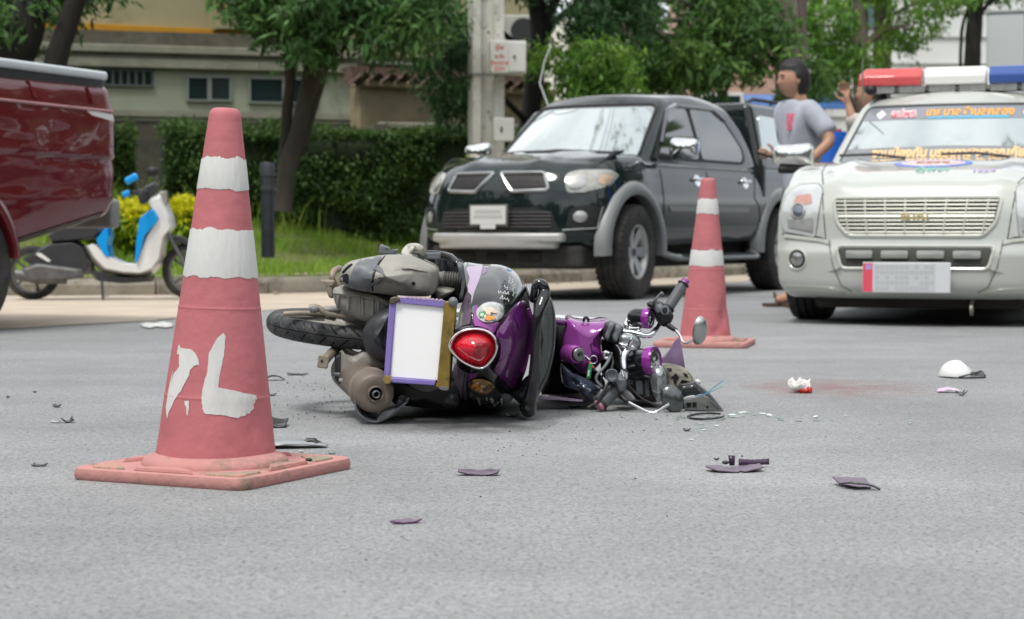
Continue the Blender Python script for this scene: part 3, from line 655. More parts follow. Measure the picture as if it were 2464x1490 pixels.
# --- dark bollard lamp
bol=mat('bollard_metal',(.032,.038,.048),.4,.3,var=.15,vs=6,rv=.1); c=P(645,606,19.4); e=empty('bollard',(c.x,c.y,c.z-.06),0,'dark steel bollard standing in the grass beside the tall cone','bollard')
MB().lathe([(.0,0),(.068,0),(.068,.66)],24).build('post',bol,e); MB().lathe([(.066,.66),(.074,.665),(.074,.70),(.067,.705),(.067,.80),(.074,.805),(.074,.925),(.068,.94),(0,.945)],24).build('head',mat('bollard_head',(.045,.05,.058),.45,.2),e)
for k in range(8):
    a=2*PI*k/8; MB().box((.0695*math.cos(a),.0695*math.sin(a),.753),(.008,.008,.098),a).build('louvre_post',bol,e)
# --- stones and rubble along the kerb foot
rub=mat('rubble',(.30,.25,.18),.95,var=.25,vs=9)
q=MB()
for k in range(260):
    i=random.randrange(len(K_)); p=K_[i]
    if not -7<p.x<8: continue
    s=random.uniform(.008,.05)*random.random()+.006; q.ell((p.x+random.uniform(-.1,.3),p.y-random.uniform(.02,.35),.004+s*.35),(s,s*.8,s*.5),6,k=4)
tag(q.build('rubble',rub,smooth=False),'loose stones and dirt lying along the foot of the kerb','rubble',kind='stuff')

# overhead wires and an off-frame roadside tree: the screens of the pickups mirror them
wm=mat('wire_black',(.02,.02,.02),.6)
for k,(dx,z) in enumerate(((-.25,7.6),(0,7.75),(.25,7.6),(.3,6.4))):
    a=V((-.25+dx,22.3,z)); pts=[]
    for t in np.linspace(-1,1,25): pts.append((t*14*.53+dx,22.3+t*14*.85,z-.5*(1-(2*abs(t)-1)**2)))
    o=MB().tube([(x-1.5,y-4.2,z_) for x,y,z_ in pts],.012,6).build('overhead_wire',wm); tag(o,'black overhead wire, '+('street side','middle and highest','far side','lowest of all')[k]+', mirrored in the dark pickup screen','wire','overhead wires')
tree('roadside_tree','roadside tree beyond the right edge, its branches mirrored in the white pickup windscreen','tree',(7.6,14.5,0),
 [[(7.6,14.5,0,.2),(7.5,14.4,3,.17),(7.0,14.2,5.5,.12),(5.8,14,7.2,.07)]],[((4.6,13.6,7.4),(1.3,1.5,.7),70),((6.6,14.2,7.5),(1.8,1.8,1.2),120)],barkb,lfD,.15,14,.05,33)
# ================= VEHICLES =================
# local axes: x forward, y left, z up, origin on the ground under the middle of the front axle
rub_=mat('tyre_rubber',(.022,.021,.02),.8,var=.25,vs=9,c2=(.075,.068,.058),c2s=3,c2a=.5,c2w=.2); alloy=mat('alloy_rim',(.42,.42,.41),.35,.7,var=.15,vs=9); chrome=mat('chrome',(.80,.81,.82),.07,1)
glassd=mat('car_glass',(.008,.011,.011),.03,spec=.8,coat=1,ior=1.7); blackp=mat('trim_black',(.012,.012,.013),.5,var=.2,vs=12); under=mat('underbody_dirt',(.02,.018,.016),.95,var=.4,vs=5)
screen=mat('screen_glass',(.60,.645,.635),.05,.85,coat=1,c2=(.50,.55,.54),c2s=1.5,c2a=.5,c2w=.2)
plate_w=mat('plate_white',(.58,.58,.56),.5); plate_g=mat('plate_grey',(.38,.39,.40),.6)
def Rx(a): return Matrix.Rotation(a,4,'X')
def Ry(a): return Matrix.Rotation(a,4,'Y')
def Rz(a): return Matrix.Rotation(a,4,'Z')
T_=Matrix.Translation
def wheel(par,c,ro,wd,rr,side,ns=6,rim=alloy,name='wheel',steer=0,knob=True):
    """wheel part > tyre, rim, hub cap; side = +1 when the outer face looks to +y"""
    e=empty(name,c,0,parent=par); e.rotation_euler=(0,0,steer); A=Rx(-PI/2*side)          # local z of the lathe points outward
    h=wd/2; q=MB()
    prof=[(rr,-h*.9),(rr+.02,-h),(ro*.90,-h*1.02),(ro*.965,-h*.92),(ro,-h*.66)]
    for g in (-.42,-.02,.38):
        prof+=[(ro,h*(g-.10)),(ro-.010,h*(g-.07)),(ro-.010,h*(g+.07)),(ro,h*(g+.10))]
    prof+=[(ro,h*.66),(ro*.965,h*.92),(ro*.90,h*1.02),(rr+.03,h),(rr+.012,h*.97),(rr,h*.9)]
    q.lathe(prof,56,0,A)
    if knob:
        for k in range(44):
            for s in(-1,1):
                a=2*PI*(k+.5*(s>0))/44; q.box((0,0,0),(.008,.022,h*.30),M=A@Rz(a)@T_((ro-.006,0,s*h*.80)))
    q.build('tyre',rub_,e,ang=30)
    q=MB(); q.lathe([(rr+.004,h*.9),(rr+.006,h*.94),(rr-.006,h*.93),(rr-.02,h*.80),(rr-.03,h*.1),(rr-.03,-h*.9)],48,0,A)
    for k in range(ns):
        a=2*PI*k/ns; q.add([( .045,-.035,h*.55),(.045,.035,h*.55),(rr-.018,.05,h*.80),(rr-.018,-.05,h*.80),(.045,-.03,h*.2),(.045,.03,h*.2),(rr-.02,.035,h*.4),(rr-.02,-.035,h*.4)],[(0,3,2,1),(0,1,5,4),(1,2,6,5),(2,3,7,6),(3,0,4,7)][::1],0,A@Rz(a))
    q.lathe([(.0,h*.62),(.05,h*.60),(.062,h*.52),(.065,h*.2)],24,0,A); q.build('rim',rim,e,bev=.004)
    MB().lathe([(0,h*.665),(.028,h*.66),(.03,h*.6)],20,0,A).build('hub_cap',blackp,e)
    MB().lathe([(0,h*.05),(rr*.62,h*.05),(rr*.62,-h*.2)],32,0,A).build('brake_disc',under,e)
    return e
def body(p):
    xf,xr,hw,zb,zt=p['xf'],p['xr'],p['hw'],p['zb'],p['zt']; cx=(xf+xr)/2
    def fn(q):
        x,y,z=q[:,0]+cx,q[:,1].copy(),q[:,2]+(zb+zt)/2
        t=(z-zb)/(zt-zb); u=y/hw; fz=np.clip((x-p['x1'])/(xf-p['x1']),0,1); fz=fz*fz*(3-2*fz)
        ztop=np.interp(x,p['tx'],p['tz']); zbot=np.interp(x,p['bx'],p['bz']); z=zbot+t*(ztop-zbot)
        z+=p.get('crown',.03)*(1-u*u)*np.clip(t,0,1)**6
        for (a,b_,c,d_) in p.get('ridge',[]): z+=d_*np.exp(-((np.abs(y)-a)/b_)**2)*np.clip(t,0,1)**8*np.clip((x-c)*4,0,1)
        x-=p['pl']*np.abs(u)**p['pp']*fz; x-=np.interp(t,p['ft'],p['fx'])*fz
        rz=np.clip((p['x2']-x)/(p['x2']-xr),0,1) if 'x2' in p else 0*x
        x+=p.get('rpl',.06)*np.abs(u)**3*rz
        y=y*(1-np.interp(t,[0,.15,.55,.75,1],p.get('side',[.05,.01,0,.012,.06])))
        y=y*(1-p.get('nose',.05)*fz)
        return np.stack([x,y,z],1)
    return MB().rbox(((xf-xr)/2,hw,(zt-zb)/2),p.get('r',.07),p.get('n',(70,20,10)),fn)
def cabin(p):
    """greenhouse: frustum with curved screens"""
    x0,x1,hw,z0,z1=p['x0'],p['x1'],p['hw'],p['z0'],p['z1']; cx=(x0+x1)/2
    def fn(q):
        x,y,z=q[:,0]+cx,q[:,1].copy(),q[:,2]+(z0+z1)/2; t=(z-z0)/(z1-z0); u=y/hw; s=(x-x1)/(x0-x1)
        front=p['rf']*t; rear=p['rr']*np.clip(t,0,1)**p.get('re',1.6); x=x-front*s+rear*(1-s)
        x-=p.get('pf',.12)*u*u*np.clip(s,0,1)**2
        y*=1-p['tum']*np.clip(t,0,1)**1.25; y*=1-.03*np.clip(s*2-1,0,1)
        z+=p.get('crown',.035)*(1-u*u)*np.clip(t,0,1)**4; z-=p.get('fall',.05)*(2*s-1)**2*np.clip(t,0,1)**3
        return np.stack([x,y,z],1)
    return MB().rbox(((x0-x1)/2,hw,(z1-z0)/2),p.get('r',.06),(30,20,12),fn)
FR=(lambda p:(4,p[0],p[1]),(-1,0,0)); SL=(lambda p:(p[0],3,p[1]),(0,-1,0)); SR=(lambda p:(p[0],-3,p[1]),(0,1,0)); TP=(lambda p:(p[0],p[1],4),(0,0,-1)); RE=(lambda p:(-8,p[0],p[1]),(1,0,0))
def patch(par,name,bv,poly,side,m,off=.004,th=.012,step=.05,r=0,bulge=0,label=None):
    if r: poly=roundpoly(poly,r)
    return conform(MB(),bv,poly,side[0],side[1],off,th,step,0,bulge).build(name,m,par,ang=50,label=label)
def ring(par,name,bv,poly,side,m,rad,r=0,off=.0):
    if r: poly=roundpoly(poly,r)
    return lineon(MB(),bv,list(poly)+[poly[0],poly[1]],side[0],side[1],rad,off).build(name,m,par)
def mir(poly): return [(-a,b) for a,b in poly][::-1]
def circ(cx,cy,r,n=20,ry=None): return [(cx+r*math.cos(2*PI*k/n),cy+(ry or r)*math.sin(2*PI*k/n)) for k in range(n)]
def arch_cut(o,xs,r,z,hw,deep,mats):
    for x in xs:
        for s in (-1,1):
            q=MB(); q.lathe([(0,0),(r,0),(r,deep),(0,deep)],48,1,T_((x,s*(hw+.12),z))@Rx(PI/2*s)); cut(o,q,mats)
def flare(par,x,z,r,y,s,m,w=.10,t=.045,a0=-.25,a1=PI+.3,name='wheel_arch_flare'):
    rings=[]; n=40
    for i in range(n+1):
        a=a0+(a1-a0)*i/n; c,sn=math.cos(a),math.sin(a); sec=[(r-.012,-.06),(r-.012,t*.75),(r+.012,t),(r+w*.55,t*.9),(r+w,t*.15),(r+w+.01,-.06)]
        rings.append([(x+rr*c,s*(y+yy),z+rr*sn) for rr,yy in (sec if s>0 else sec[::-1])])
    return MB().loft(rings).build(name,m,par,ang=50)
# ---------- dark double-cab pickup ----------
dk=mat('paint_dark_green',(.008,.014,.014),.16,.0,coat=1,var=.1,vs=2,rv=.04); silver=mat('flare_silver',(.23,.24,.235),.42,.4,var=.08,vs=3)
lampg=mat('lamp_clear',(.36,.36,.33),.16,.2,coat=1,var=.25,vs=14); lampr=mat('lamp_reflector',(.42,.42,.41),.3,.6,var=.2,vs=25); amb=mat('amber_lens',(.55,.20,.06),.15,coat=1); mesh_=mat('grille_mesh',(.055,.05,.05),.6,var=.5,vs=60)
h=(-.51,-.86); yaw=math.atan2(h[1],h[0])
tr=empty('pickup_truck',(.257,16.25,0),yaw,'dark green black double-cab pickup with silver wheel flares parked along the kerb','pickup')
bp=dict(xf=.82,xr=-4.12,hw=.86,zb=.40,zt=1.14,x1=.15,tx=[-4.2,-2.6,-2.55,-.35,-.2,.2,.55,.74,.84],tz=[1.15,1.15,1.13,1.13,1.175,1.155,1.115,1.075,1.04],bx=[-4.2,-.6,.5,.84],bz=[.5,.42,.40,.42],
 pl=.30,pp=2.7,ft=[0,.12,.35,.6,.8,1],fx=[.06,.0,.0,.02,.045,.13],crown=.03,ridge=[(.34,.09,-.4,.020)],side=[.05,.01,-.005,.018,.07],nose=.03,r=.07,n=(90,26,12),x2=-3.9)
B_=body(bp); bvb=B_.bvh(); o=B_.build('body',[dk,under],tr); arch_cut(o,(0,-3.0),.455,.40,.86,.45,[dk,under])
cp=dict(x0=-.16,x1=-2.62,hw=.80,z0=1.02,z1=1.735,rf=.84,rr=.42,re=2.2,tum=.245,pf=.10,crown=.04,fall=.05,r=.09)
C_=cabin(cp); bvc=C_.bvh(); C_.build('cabin',dk,tr)
q=MB(); 
def cf(q_):
    x,y,z=q_[:,0],q_[:,1].copy(),q_[:,2]; t=(z+.33)/.66; y*=1-.18*t; x=np.where(x<0,x+.20*t,x-.03*t); return np.stack([x-3.38,y,z+1.415],1)
q.rbox((.75,.81,.33),.07,(12,10,6),cf); bvk=q.bvh(); cpy=q.build('canopy',dk,tr)
patch(tr,'canopy_window',bvk,[(-2.74,1.23),(-2.80,1.63),(-3.72,1.61),(-3.95,1.23)],SL,screen,.004,r=.06)
patch(tr,'canopy_window',bvk,[(-2.74,1.23),(-2.80,1.63),(-3.72,1.61),(-3.95,1.23)],SR,glassd,.004,r=.06)
for s in (-1,1): q=MB().tube([(-2.75,s*.60,1.74),(-2.9,s*.60,1.785),(-3.6,s*.60,1.785),(-3.85,s*.60,1.74)],.018,8); q.build('roof_rail',blackp,tr)
# screens and side windows
ws=[(-.68,1.14),(.68,1.14),(.56,1.635),(-.56,1.635)]
patch(tr,'windscreen',bvc,ws,FR,screen,.005,r=.07,step=.03)
MB_=lineon(MB(),bvc,roundpoly(ws,.07)+[ws[0]],FR[0],FR[1],.015,.003); MB_.build('windscreen_seal',blackp,tr)
sw=[(-.52,1.15),(-.62,1.23),(-.98,1.585),(-1.2,1.64),(-1.9,1.64),(-2.12,1.56),(-2.36,1.30),(-2.36,1.20),(-2.28,1.15)]
for S_,s in ((SL,1),(SR,-1)):
    patch(tr,'side_glass_surround',bvc,sw,S_,blackp,.004,r=.06)
    patch(tr,'door_window',bvc,[(-.62,1.175),(-.68,1.235),(-1.0,1.56),(-1.2,1.61),(-1.36,1.612),(-1.36,1.175)],S_,glassd,.009,r=.03)
    patch(tr,'door_window',bvc,[(-1.43,1.175),(-1.43,1.612),(-1.88,1.612),(-2.06,1.54),(-2.30,1.30),(-2.30,1.22),(-2.24,1.175)],S_,glassd,.009,r=.04)
    vis=mat('visor_smoke',(.05,.045,.06),.08,spec=.8,coat=1)
    q=MB(); q=lineon(q,bvc,[(-.72,1.29),(-1.0,1.58),(-1.2,1.635),(-1.9,1.635),(-2.1,1.55)],S_[0],S_[1],.022,.012); q.build('rain_visor',vis,tr)
    q=lineon(MB(),bvb,[(-.50,1.095),(-2.44,1.10)],S_[0],S_[1],.012,.004); q.build('belt_moulding',silver,tr)
    for nm,pl in (('door_seam',[(-.52,1.12),(-.50,.9),(-.52,.46)]),('door_seam',[(-1.42,1.12),(-1.42,.46)]),('door_seam',[(-2.46,1.12),(-2.36,.85),(-2.46,.78),(-2.52,.6),(-2.50,.46)]),('sill_seam',[(-.52,.47),(-2.50,.47)])):
        lineon(MB(),bvb,pl,S_[0],S_[1],.006).build(nm,blackp,tr)
    q=MB(); q.box((-2.585,s*.78,.80),(.05,.16,.7)); q.build('cab_gap',blackp,tr)
    for a,b_ in ((-.62,-1.36),(-1.50,-2.22)): patch(tr,'side_moulding',bvb,[(a,.72),(b_,.725),(b_,.765),(a,.76)],S_,silver,.014,.02,r=.01)
    for x in (-1.20,-2.20):
        e=empty('door_handle',(0,0,0),parent=tr); 
        conform(MB(),bvb,circ(x,.985,.062,20,.05),S_[0],S_[1],.004,.01,.03).build('handle_cup',chrome,e)
        q=lineon(MB(),bvb,[(x-.085,1.0),(x+.085,.995)],S_[0],S_[1],.014,.022); q.build('handle_bar',chrome,e)
    for x in (0,-3.0): flare(tr,x,.40,.460,.842,s,silver,w=.095,t=.050,a0=-.08,a1=PI+.10)
    # mirror
    e=empty('wing_mirror',(0,0,0),parent=tr)
    def mf(a): x=a[:,0]+.035*np.sign(a[:,0])*(1-(a[:,1]/.13)**2)*(1-(a[:,2]/.085)**2); y=a[:,1]; return np.stack([x*(1-.25*(y/.13)**2)-.60,s*(y+1.0),a[:,2]*(1-.12*(y/.13))+1.235],1)
    q=MB().rbox((.055,.13,.085),.05,(4,6,5),mf); 
    if s<0: q.f=[f[::-1] for f in q.f]
    q.build('mirror_shell',chrome,e); MB().box((-.60,s*.84,1.16),(.05,.12,.04)).build('mirror_arm',blackp,e); MB().box((-.662,s*1.0,1.235),(.006,.2,.12)).build('mirror_glass',glassd,e)
    # side step
    q=MB().tube([(-.58,s*.82,.36),(-.66,s*.90,.33),(-2.30,s*.90,.33),(-2.38,s*.82,.36)],.042,10,flat=.7); q.build('side_step',silver,tr)
    MB().box((-1.48,s*.905,.357),(1.5,.075,.008)).build('step_tread',blackp,tr)
    # headlamp
    hl=[(s*a,b_) for a,b_ in [(.555,1.0),(.62,1.035),(.80,1.04),(.838,1.0),(.825,.90),(.72,.855),(.60,.85)]]
    L2=empty('headlamp',(0,0,0),parent=tr)
    conform(MB(),bvb,roundpoly(hl,.03),FR[0],FR[1],.006,.02,.03,bulge=.02).build('lens',lampg,L2)
    conform(MB(),bvb,circ(s*.66,.945,.062),FR[0],FR[1],.030,.03,.02,bulge=.008).build('reflector',lampr,L2)
    conform(MB(),bvb,roundpoly([(s*a,b_) for a,b_ in [(.785,.93),(.78,1.0),(.825,.99),(.822,.92)]],.01),FR[0],FR[1],.03,.02,.03).build('indicator',mat('indicator_pale',(.55,.40,.28),.15,coat=1),L2)
    # grille opening with frame
    gp=[(s*a,b_) for a,b_ in [(.028,1.015),(.405,1.010),(.465,.872),(.165,.862)]]
    G2=empty('grille',(0,0,0),parent=tr); conform(MB(),bvb,roundpoly(gp,.03),FR[0],FR[1],.004,.01,.04).build('mesh_panel',mesh_,G2)
    q=lineon(MB(),bvb,roundpoly(gp,.03)+[roundpoly(gp,.03)[0]],FR[0],FR[1],.017,.004,n=8); q.build('chrome_frame',mat('frame_chrome',(.42,.43,.43),.22,.9),G2)
    for k in range(6):
        z=.885+k*.021; x0=.165-(z-.862)/.153*.137+.02; lineon(MB(),bvb,[(s*x0,z),(s*(.455-(z-.872)*.42),z)],FR[0],FR[1],.0045,.006,n=4).build('grille_bar',blackp,G2)
    # fog lamp
    F2=empty('fog_lamp',(0,0,0),parent=tr); fp=[(s*a,b_) for a,b_ in [(.60,.58),(.63,.73),(.74,.76),(.82,.74),(.80,.60)]]
    conform(MB(),bvb,roundpoly(fp,.03),FR[0],FR[1],.004,.01,.03).build('bezel',blackp,F2); conform(MB(),bvb,circ(s*.70,.665,.045),FR[0],FR[1],.014,.012,.02,bulge=.012).build('lens',lampr,F2)
    lineon(MB(),bvb,[(s*.58,.56),(s*.80,.575),(s*.825,.74)],FR[0],FR[1],.006,.006).build('bezel_trim',silver,F2)
patch(tr,'lower_intake',bvb,[(-.55,.56),(-.50,.70),(-.38,.735),(.38,.735),(.50,.70),(.55,.56)],FR,blackp,.004,r=.03)
for k in range(5): lineon(MB(),bvb,[(-.50,.585+k*.028),(.50,.585+k*.028)],FR[0],FR[1],.006,.008).build('intake_bar',mesh_,tr)
sk=MB(); 
def skf(a): x,y,z=a[:,0],a[:,1],a[:,2]; u=np.abs(y)/.6; return np.stack([x-.12*u**2.4+.835,y*(1-.10*(z<0)*1-.0),z+.475],1)
sk.rbox((.045,.60,.062),.025,(3,24,4),skf); sk.build('skid_bar',mat('skid_silver',(.42,.41,.39),.45,.3,var=.1,vs=6),tr)
q=MB().rbox((.20,.70,.09),.03,(4,16,3),lambda a:np.stack([a[:,0]-.14*np.abs(a[:,1]/.7)**2.4+.55,a[:,1],a[:,2]+.35],1)); q.build('engine_guard',mat('guard_dark',(.03,.028,.026),.8,var=.4,vs=7),tr)
for k in (-.3,0,.3): MB().rbox((.02,.10,.035),.015,(2,3,2),lambda a,k=k:np.stack([a[:,0]+.735,a[:,1]+k,a[:,2]+.35],1)).build('guard_slot',under,tr)
pe=empty('number_plate',(0,0,0),parent=tr); MB().box((.868,0,.675),(.012,.36,.175)).build('backing',mat('plate_dark_rim',(.10,.09,.08),.6),pe,bev=.006); MB().box((.876,0,.678),(.006,.325,.145)).build('plate',plate_w,pe,bev=.004)
for z,w_ in ((.705,.24),(.665,.27)): MB().box((.8795,0,z),(.001,w_,.028)).build('blurred_line',mat('plate_smudge',(.42,.42,.40),.6),pe)
MB().box((.877,0,.588),(.006,.14,.035)).build('plate_tab',plate_w,pe)
# bonnet seams, wipers, bulge edges, bird-like dark strap on the wing
for s in(-1,1):
    lineon(MB(),bvb,[(.62,s*.66),(.30,s*.735),(-.30,s*.755)],TP[0],TP[1],.005).build('bonnet_seam',blackp,tr)
    q=MB().tube([(-.20,s*.52-.1,1.20),(-.26,s*.30-.1,1.222),(-.27,s*.05-.12,1.225)],.010,6); q.build('wiper',blackp,tr)
q=MB(); q.tube([(-.28,-.55,1.18),(-.25,0,1.21),(-.28,.55,1.18)],.03,8); q.build('cowl_panel',blackp,tr)
q=MB(); q.tube([(.32,.70,1.09),(.26,.76,1.14),(.20,.77,1.17),(.12,.80,1.19)],[.012,.035,.05,.02],8,flat=.5); q.ell((.22,.80,1.05),(.03,.03,.07),10); q.build('tie_strap',mat('black_cloth',(.012,.012,.016),.9),tr)
for s,x in ((1,0),(-1,0),(1,-3.0),(-1,-3.0)): wheel(tr,(x,s*.765,.385),.385,.25,.215,s,steer=(.10 if x==0 else 0))
MB().box((-1.6,0,.36),(4.2,1.2,.22)).build('chassis',under,tr); MB().rbox((.04,.55,.08),.03,(2,8,3),lambda a:a+np.array([-4.16,0,.5])).build('rear_bumper',silver,tr)
q=MB(); q.box((-.3,0,1.0),(.02,.02,.02)); 
MB().tube([(-.96,-.50,1.66),(-.99,-.60,1.86),(-1.02,-.57,2.05),(-1.05,-.52,2.2)],.007,6).build('aerial',mat('aerial_white',(.5,.5,.5),.5),tr)
# ---------- white rescue pickup ----------
wht=mat('paint_white_pearl',(.47,.485,.45),.28,.18,coat=1,var=.03,vs=2); whs=mat('paint_white_trim',(.52,.53,.47),.3,.1,coat=.8)
h=(-math.sin(R(20)),-math.cos(R(20))); yaw=math.atan2(h[1],h[0])
wt=empty('rescue_pickup',(2.585,12.05,0),yaw,'white rescue pickup with a red, white and blue light bar at the right edge','pickup')
bp=dict(xf=.80,xr=-4.0,hw=.865,zb=.17,zt=.95,x1=.05,tx=[-4.1,-2.4,-.5,-.35,.0,.3,.55,.70,.82],tz=[1.0,1.0,.97,.985,.955,.915,.875,.835,.80],bx=[-4.1,-.5,.4,.82],bz=[.3,.24,.165,.155],
 pl=.175,pp=3.6,ft=[0,.10,.3,.42,.5,.8,1],fx=[.07,.01,.0,.0,.03,.06,.13],crown=.030,ridge=[(.50,.07,-.4,.018)],side=[.08,.02,0,.006,.03],nose=.015,r=.05,n=(90,30,16),x2=-3.7)
B_=body(bp); bvb=B_.bvh(); o=B_.build('body',[wht,under],wt); arch_cut(o,(-.02,-3.0),.36,.31,.835,.42,[wht,under])
cp=dict(x0=-.30,x1=-2.5,hw=.79,z0=.88,z1=1.455,rf=.72,rr=.30,re=2.,tum=.20,pf=.12,crown=.05,fall=.035,r=.07)
C_=cabin(cp); bvc=C_.bvh(); C_.build('cabin',wht,wt)
ws=[(-.69,.955),(.69,.955),(.575,1.38),(-.575,1.38)]
patch(wt,'windscreen',bvc,ws,FR,screen,.005,r=.05,step=.05)
lineon(MB(),bvc,roundpoly(ws,.05)+[ws[0]],FR[0],FR[1],.011).build('windscreen_seal',mat('seal_grey',(.07,.075,.075),.5),wt)
tint=mat('sun_strip',(.23,.24,.27),.35,coat=.3); patch(wt,'sun_strip',bvc,[(-.60,1.285),(.60,1.285),(.572,1.372),(-.572,1.372)],FR,tint,.008,.003,r=.01)
patch(wt,'dash_shade',bvc,[(-.672,.968),(.672,.968),(.645,1.085),(.0,1.10),(-.645,1.085)],FR,mat('dash_grey',(.20,.21,.22),.35,coat=.3),.0075,.003,r=.01)
def ftxt(body_,y,z,size,m,bv,par=wt,name='lettering',sx=1,bold=0,off=.013,skew=0):
    M=Matrix(((0,0,1,.0),(1,0,0,y),(0,1,0,z),(0,0,0,1)))
    return textmesh(body_,size,name,m,par,M,0,bold=bold,sx=sx,bv=bv,dirv=(-1,0,0),off=off)
def txt_front(body_,y,z,size,m,bv,**k):
    cu_off=k.pop('off',.014)
    M=Matrix(((0,0,1,3.5),(1,0,0,y),(0,1,0,z),(0,0,0,1)))
    o=textmesh(body_,size,k.get('name','lettering'),m,k.get('par',wt),M,0,bold=k.get('bold',0),sx=k.get('sx',1))
    for v in o.data.vertices:
        hh=bv.ray_cast(V((3.5,v.co.y,v.co.z)),V((-1,0,0)))
        if hh[0] is not None: v.co=hh[0]+V((cu_off,0,0))
    return o
t_or=mat('decal_orange',(.78,.38,.06),.5); t_rd=mat('decal_red',(.70,.08,.12),.5); t_wh=mat('decal_white',(.75,.74,.74),.5); t_bl=mat('decal_cyan',(.10,.42,.62),.5); t_pa=mat('decal_peach',(.80,.52,.26),.5)
patch(wt,'decal_plate',bvc,circ(-.475,1.325,.034,4),FR,t_wh,.010,.003); patch(wt,'decal_plate',bvc,circ(.475,1.325,.034,4),FR,t_wh,.010,.003); patch(wt,'decal_dot',bvc,circ(.475,1.325,.014,12),FR,t_rd,.012,.003)
txt_front('อปพร',-.32,1.325,.072,t_wh,bvc,bold=.005,off=.0135); txt_front('อปพร',-.32,1.323,.072,t_rd,bvc,bold=.001,off=.0155)
txt_front('เทศบาลตำบลคลอง',.11,1.330,.074,t_or,bvc,bold=.0025,off=.014)
patch(wt,'decal_stripe',bvc,[(-.16,1.287),(.36,1.287),(.36,1.303),(-.16,1.300)],FR,t_bl,.011,.003)
txt_front('งานป้องกัน',-.29,1.052,.080,t_pa,bvc,bold=.004,off=.016); txt_front('บรรเทาสาธารณภัย',.20,1.050,.080,t_pa,bvc,bold=.004,off=.016)
for s in(-1,1):
    q=MB().tube([(-.30,s*.32+.10,1.015),(-.32,s*.32-.10,1.04),(-.32,s*.32-.32,1.035)],.010,6); q.build('wiper',blackp,wt)
    L2=empty('headlamp',(0,0,0),parent=wt); hl=[(s*a,b_) for a,b_ in [(.555,.80),(.60,.838),(.73,.83),(.80,.76),(.815,.58),(.79,.55),(.585,.515)]]
    conform(MB(),bvb,roundpoly(hl,.02),FR[0],FR[1],.006,.02,.025,bulge=.012).build('lens',mat('lamp_white',(.52,.54,.54),.15,.2,coat=1,var=.1,vs=12),L2)
    lineon(MB(),bvb,roundpoly(hl,.02)+[roundpoly(hl,.02)[0]],FR[0],FR[1],.004).build('lamp_seam',blackp,L2)
    conform(MB(),bvb,circ(s*.70,.672,.036),FR[0],FR[1],.024,.02,.02,bulge=.006).build('projector',mat('projector_glass',(.16,.19,.22),.08,.5,coat=1),L2); ring(L2,'projector_ring',bvb,circ(s*.70,.672,.043,24),FR,lampr,.007,0,.02)
    conform(MB(),bvb,roundpoly([(s*a,b_) for a,b_ in [(.615,.72),(.63,.775),(.72,.765),(.74,.72),(.68,.705)]],.01),FR[0],FR[1],.021,.012,.02).build('indicator',mat('indicator_rose',(.50,.27,.22),.15,coat=1),L2)
    conform(MB(),bvb,roundpoly([(s*a,b_) for a,b_ in [(.60,.55),(.60,.63),(.77,.62),(.765,.575)]],.01),FR[0],FR[1],.020,.012,.02).build('side_light',lampr,L2)
    F2=empty('fog_lamp',(0,0,0),parent=wt); conform(MB(),bvb,circ(s*.695,.385,.052),FR[0],FR[1],.004,.012,.02).build('bezel',blackp,F2); conform(MB(),bvb,circ(s*.695,.385,.041),FR[0],FR[1],.010,.012,.02,bulge=.010).build('lens',mat('fog_glass',(.30,.31,.30),.12,.6,coat=1,var=.3,vs=30),F2); ring(F2,'fog_ring',bvb,circ(s*.695,.385,.060,24),FR,whs,.007)
    # bumper crease and side spoiler lip
    lineon(MB(),bvb,[(s*.52,.50),(s*.56,.515),(s*.80,.535)],FR[0],FR[1],.006,.0).build('bumper_seam',blackp,wt)
    patch(wt,'bumper_step',bvb,[(s*.50,.475),(s*.56,.49),(s*.79,.515),(s*.79,.535),(s*.56,.51),(s*.50,.50)],FR,whs,.012,.02,step=.03)
    patch(wt,'bumper_lip',bvb,[(s*.40,.185),(s*.80,.19),(s*.80,.225),(s*.50,.215)],FR,whs,.022,.03,step=.03)
    lineon(MB(),bvb,[(s*.50,.50),(s*.47,.35),(s*.42,.235),(s*.36,.20)],FR[0],FR[1],.006,-.002).build('bumper_groove',mat('groove_grey',(.16,.17,.15),.6),wt)
    lineon(MB(),bvb,[(s*.56,.80),(s*.545,.70),(s*.52,.50)],FR[0],FR[1],.004,-.001).build('wing_seam',mat('seam_dark',(.05,.05,.05),.7),wt)
    lineon(MB(),bvb,[(.66,s*.55),(.35,s*.62),(-.35,s*.70)],TP[0],TP[1],.004).build('bonnet_seam',mat('seam_dark',(.05,.05,.05),.7),wt)
    e=empty('wing_mirror',(0,0,0),parent=wt)
    def mf(a): x=a[:,0]+.035*np.sign(a[:,0])*(1-(a[:,1]/.135)**2)*(1-(a[:,2]/.075)**2); y=a[:,1]; return np.stack([x*(1-.3*(y/.14)**2)-.55,s*(y+.985),a[:,2]*(1-.10*(y/.14))+1.045],1)
    q=MB().rbox((.06,.135,.075),.045,(4,6,5),mf)
    if s<0: q.f=[f[::-1] for f in q.f]
    q.build('mirror_shell',mat('chrome_soft',(.75,.75,.74),.14,.9),e); MB().rbox((.055,.12,.025),.02,(3,5,2),lambda a:np.stack([a[:,0]-.545,s*(a[:,1]+.96),a[:,2]+.955],1)).build('mirror_base',blackp,e)
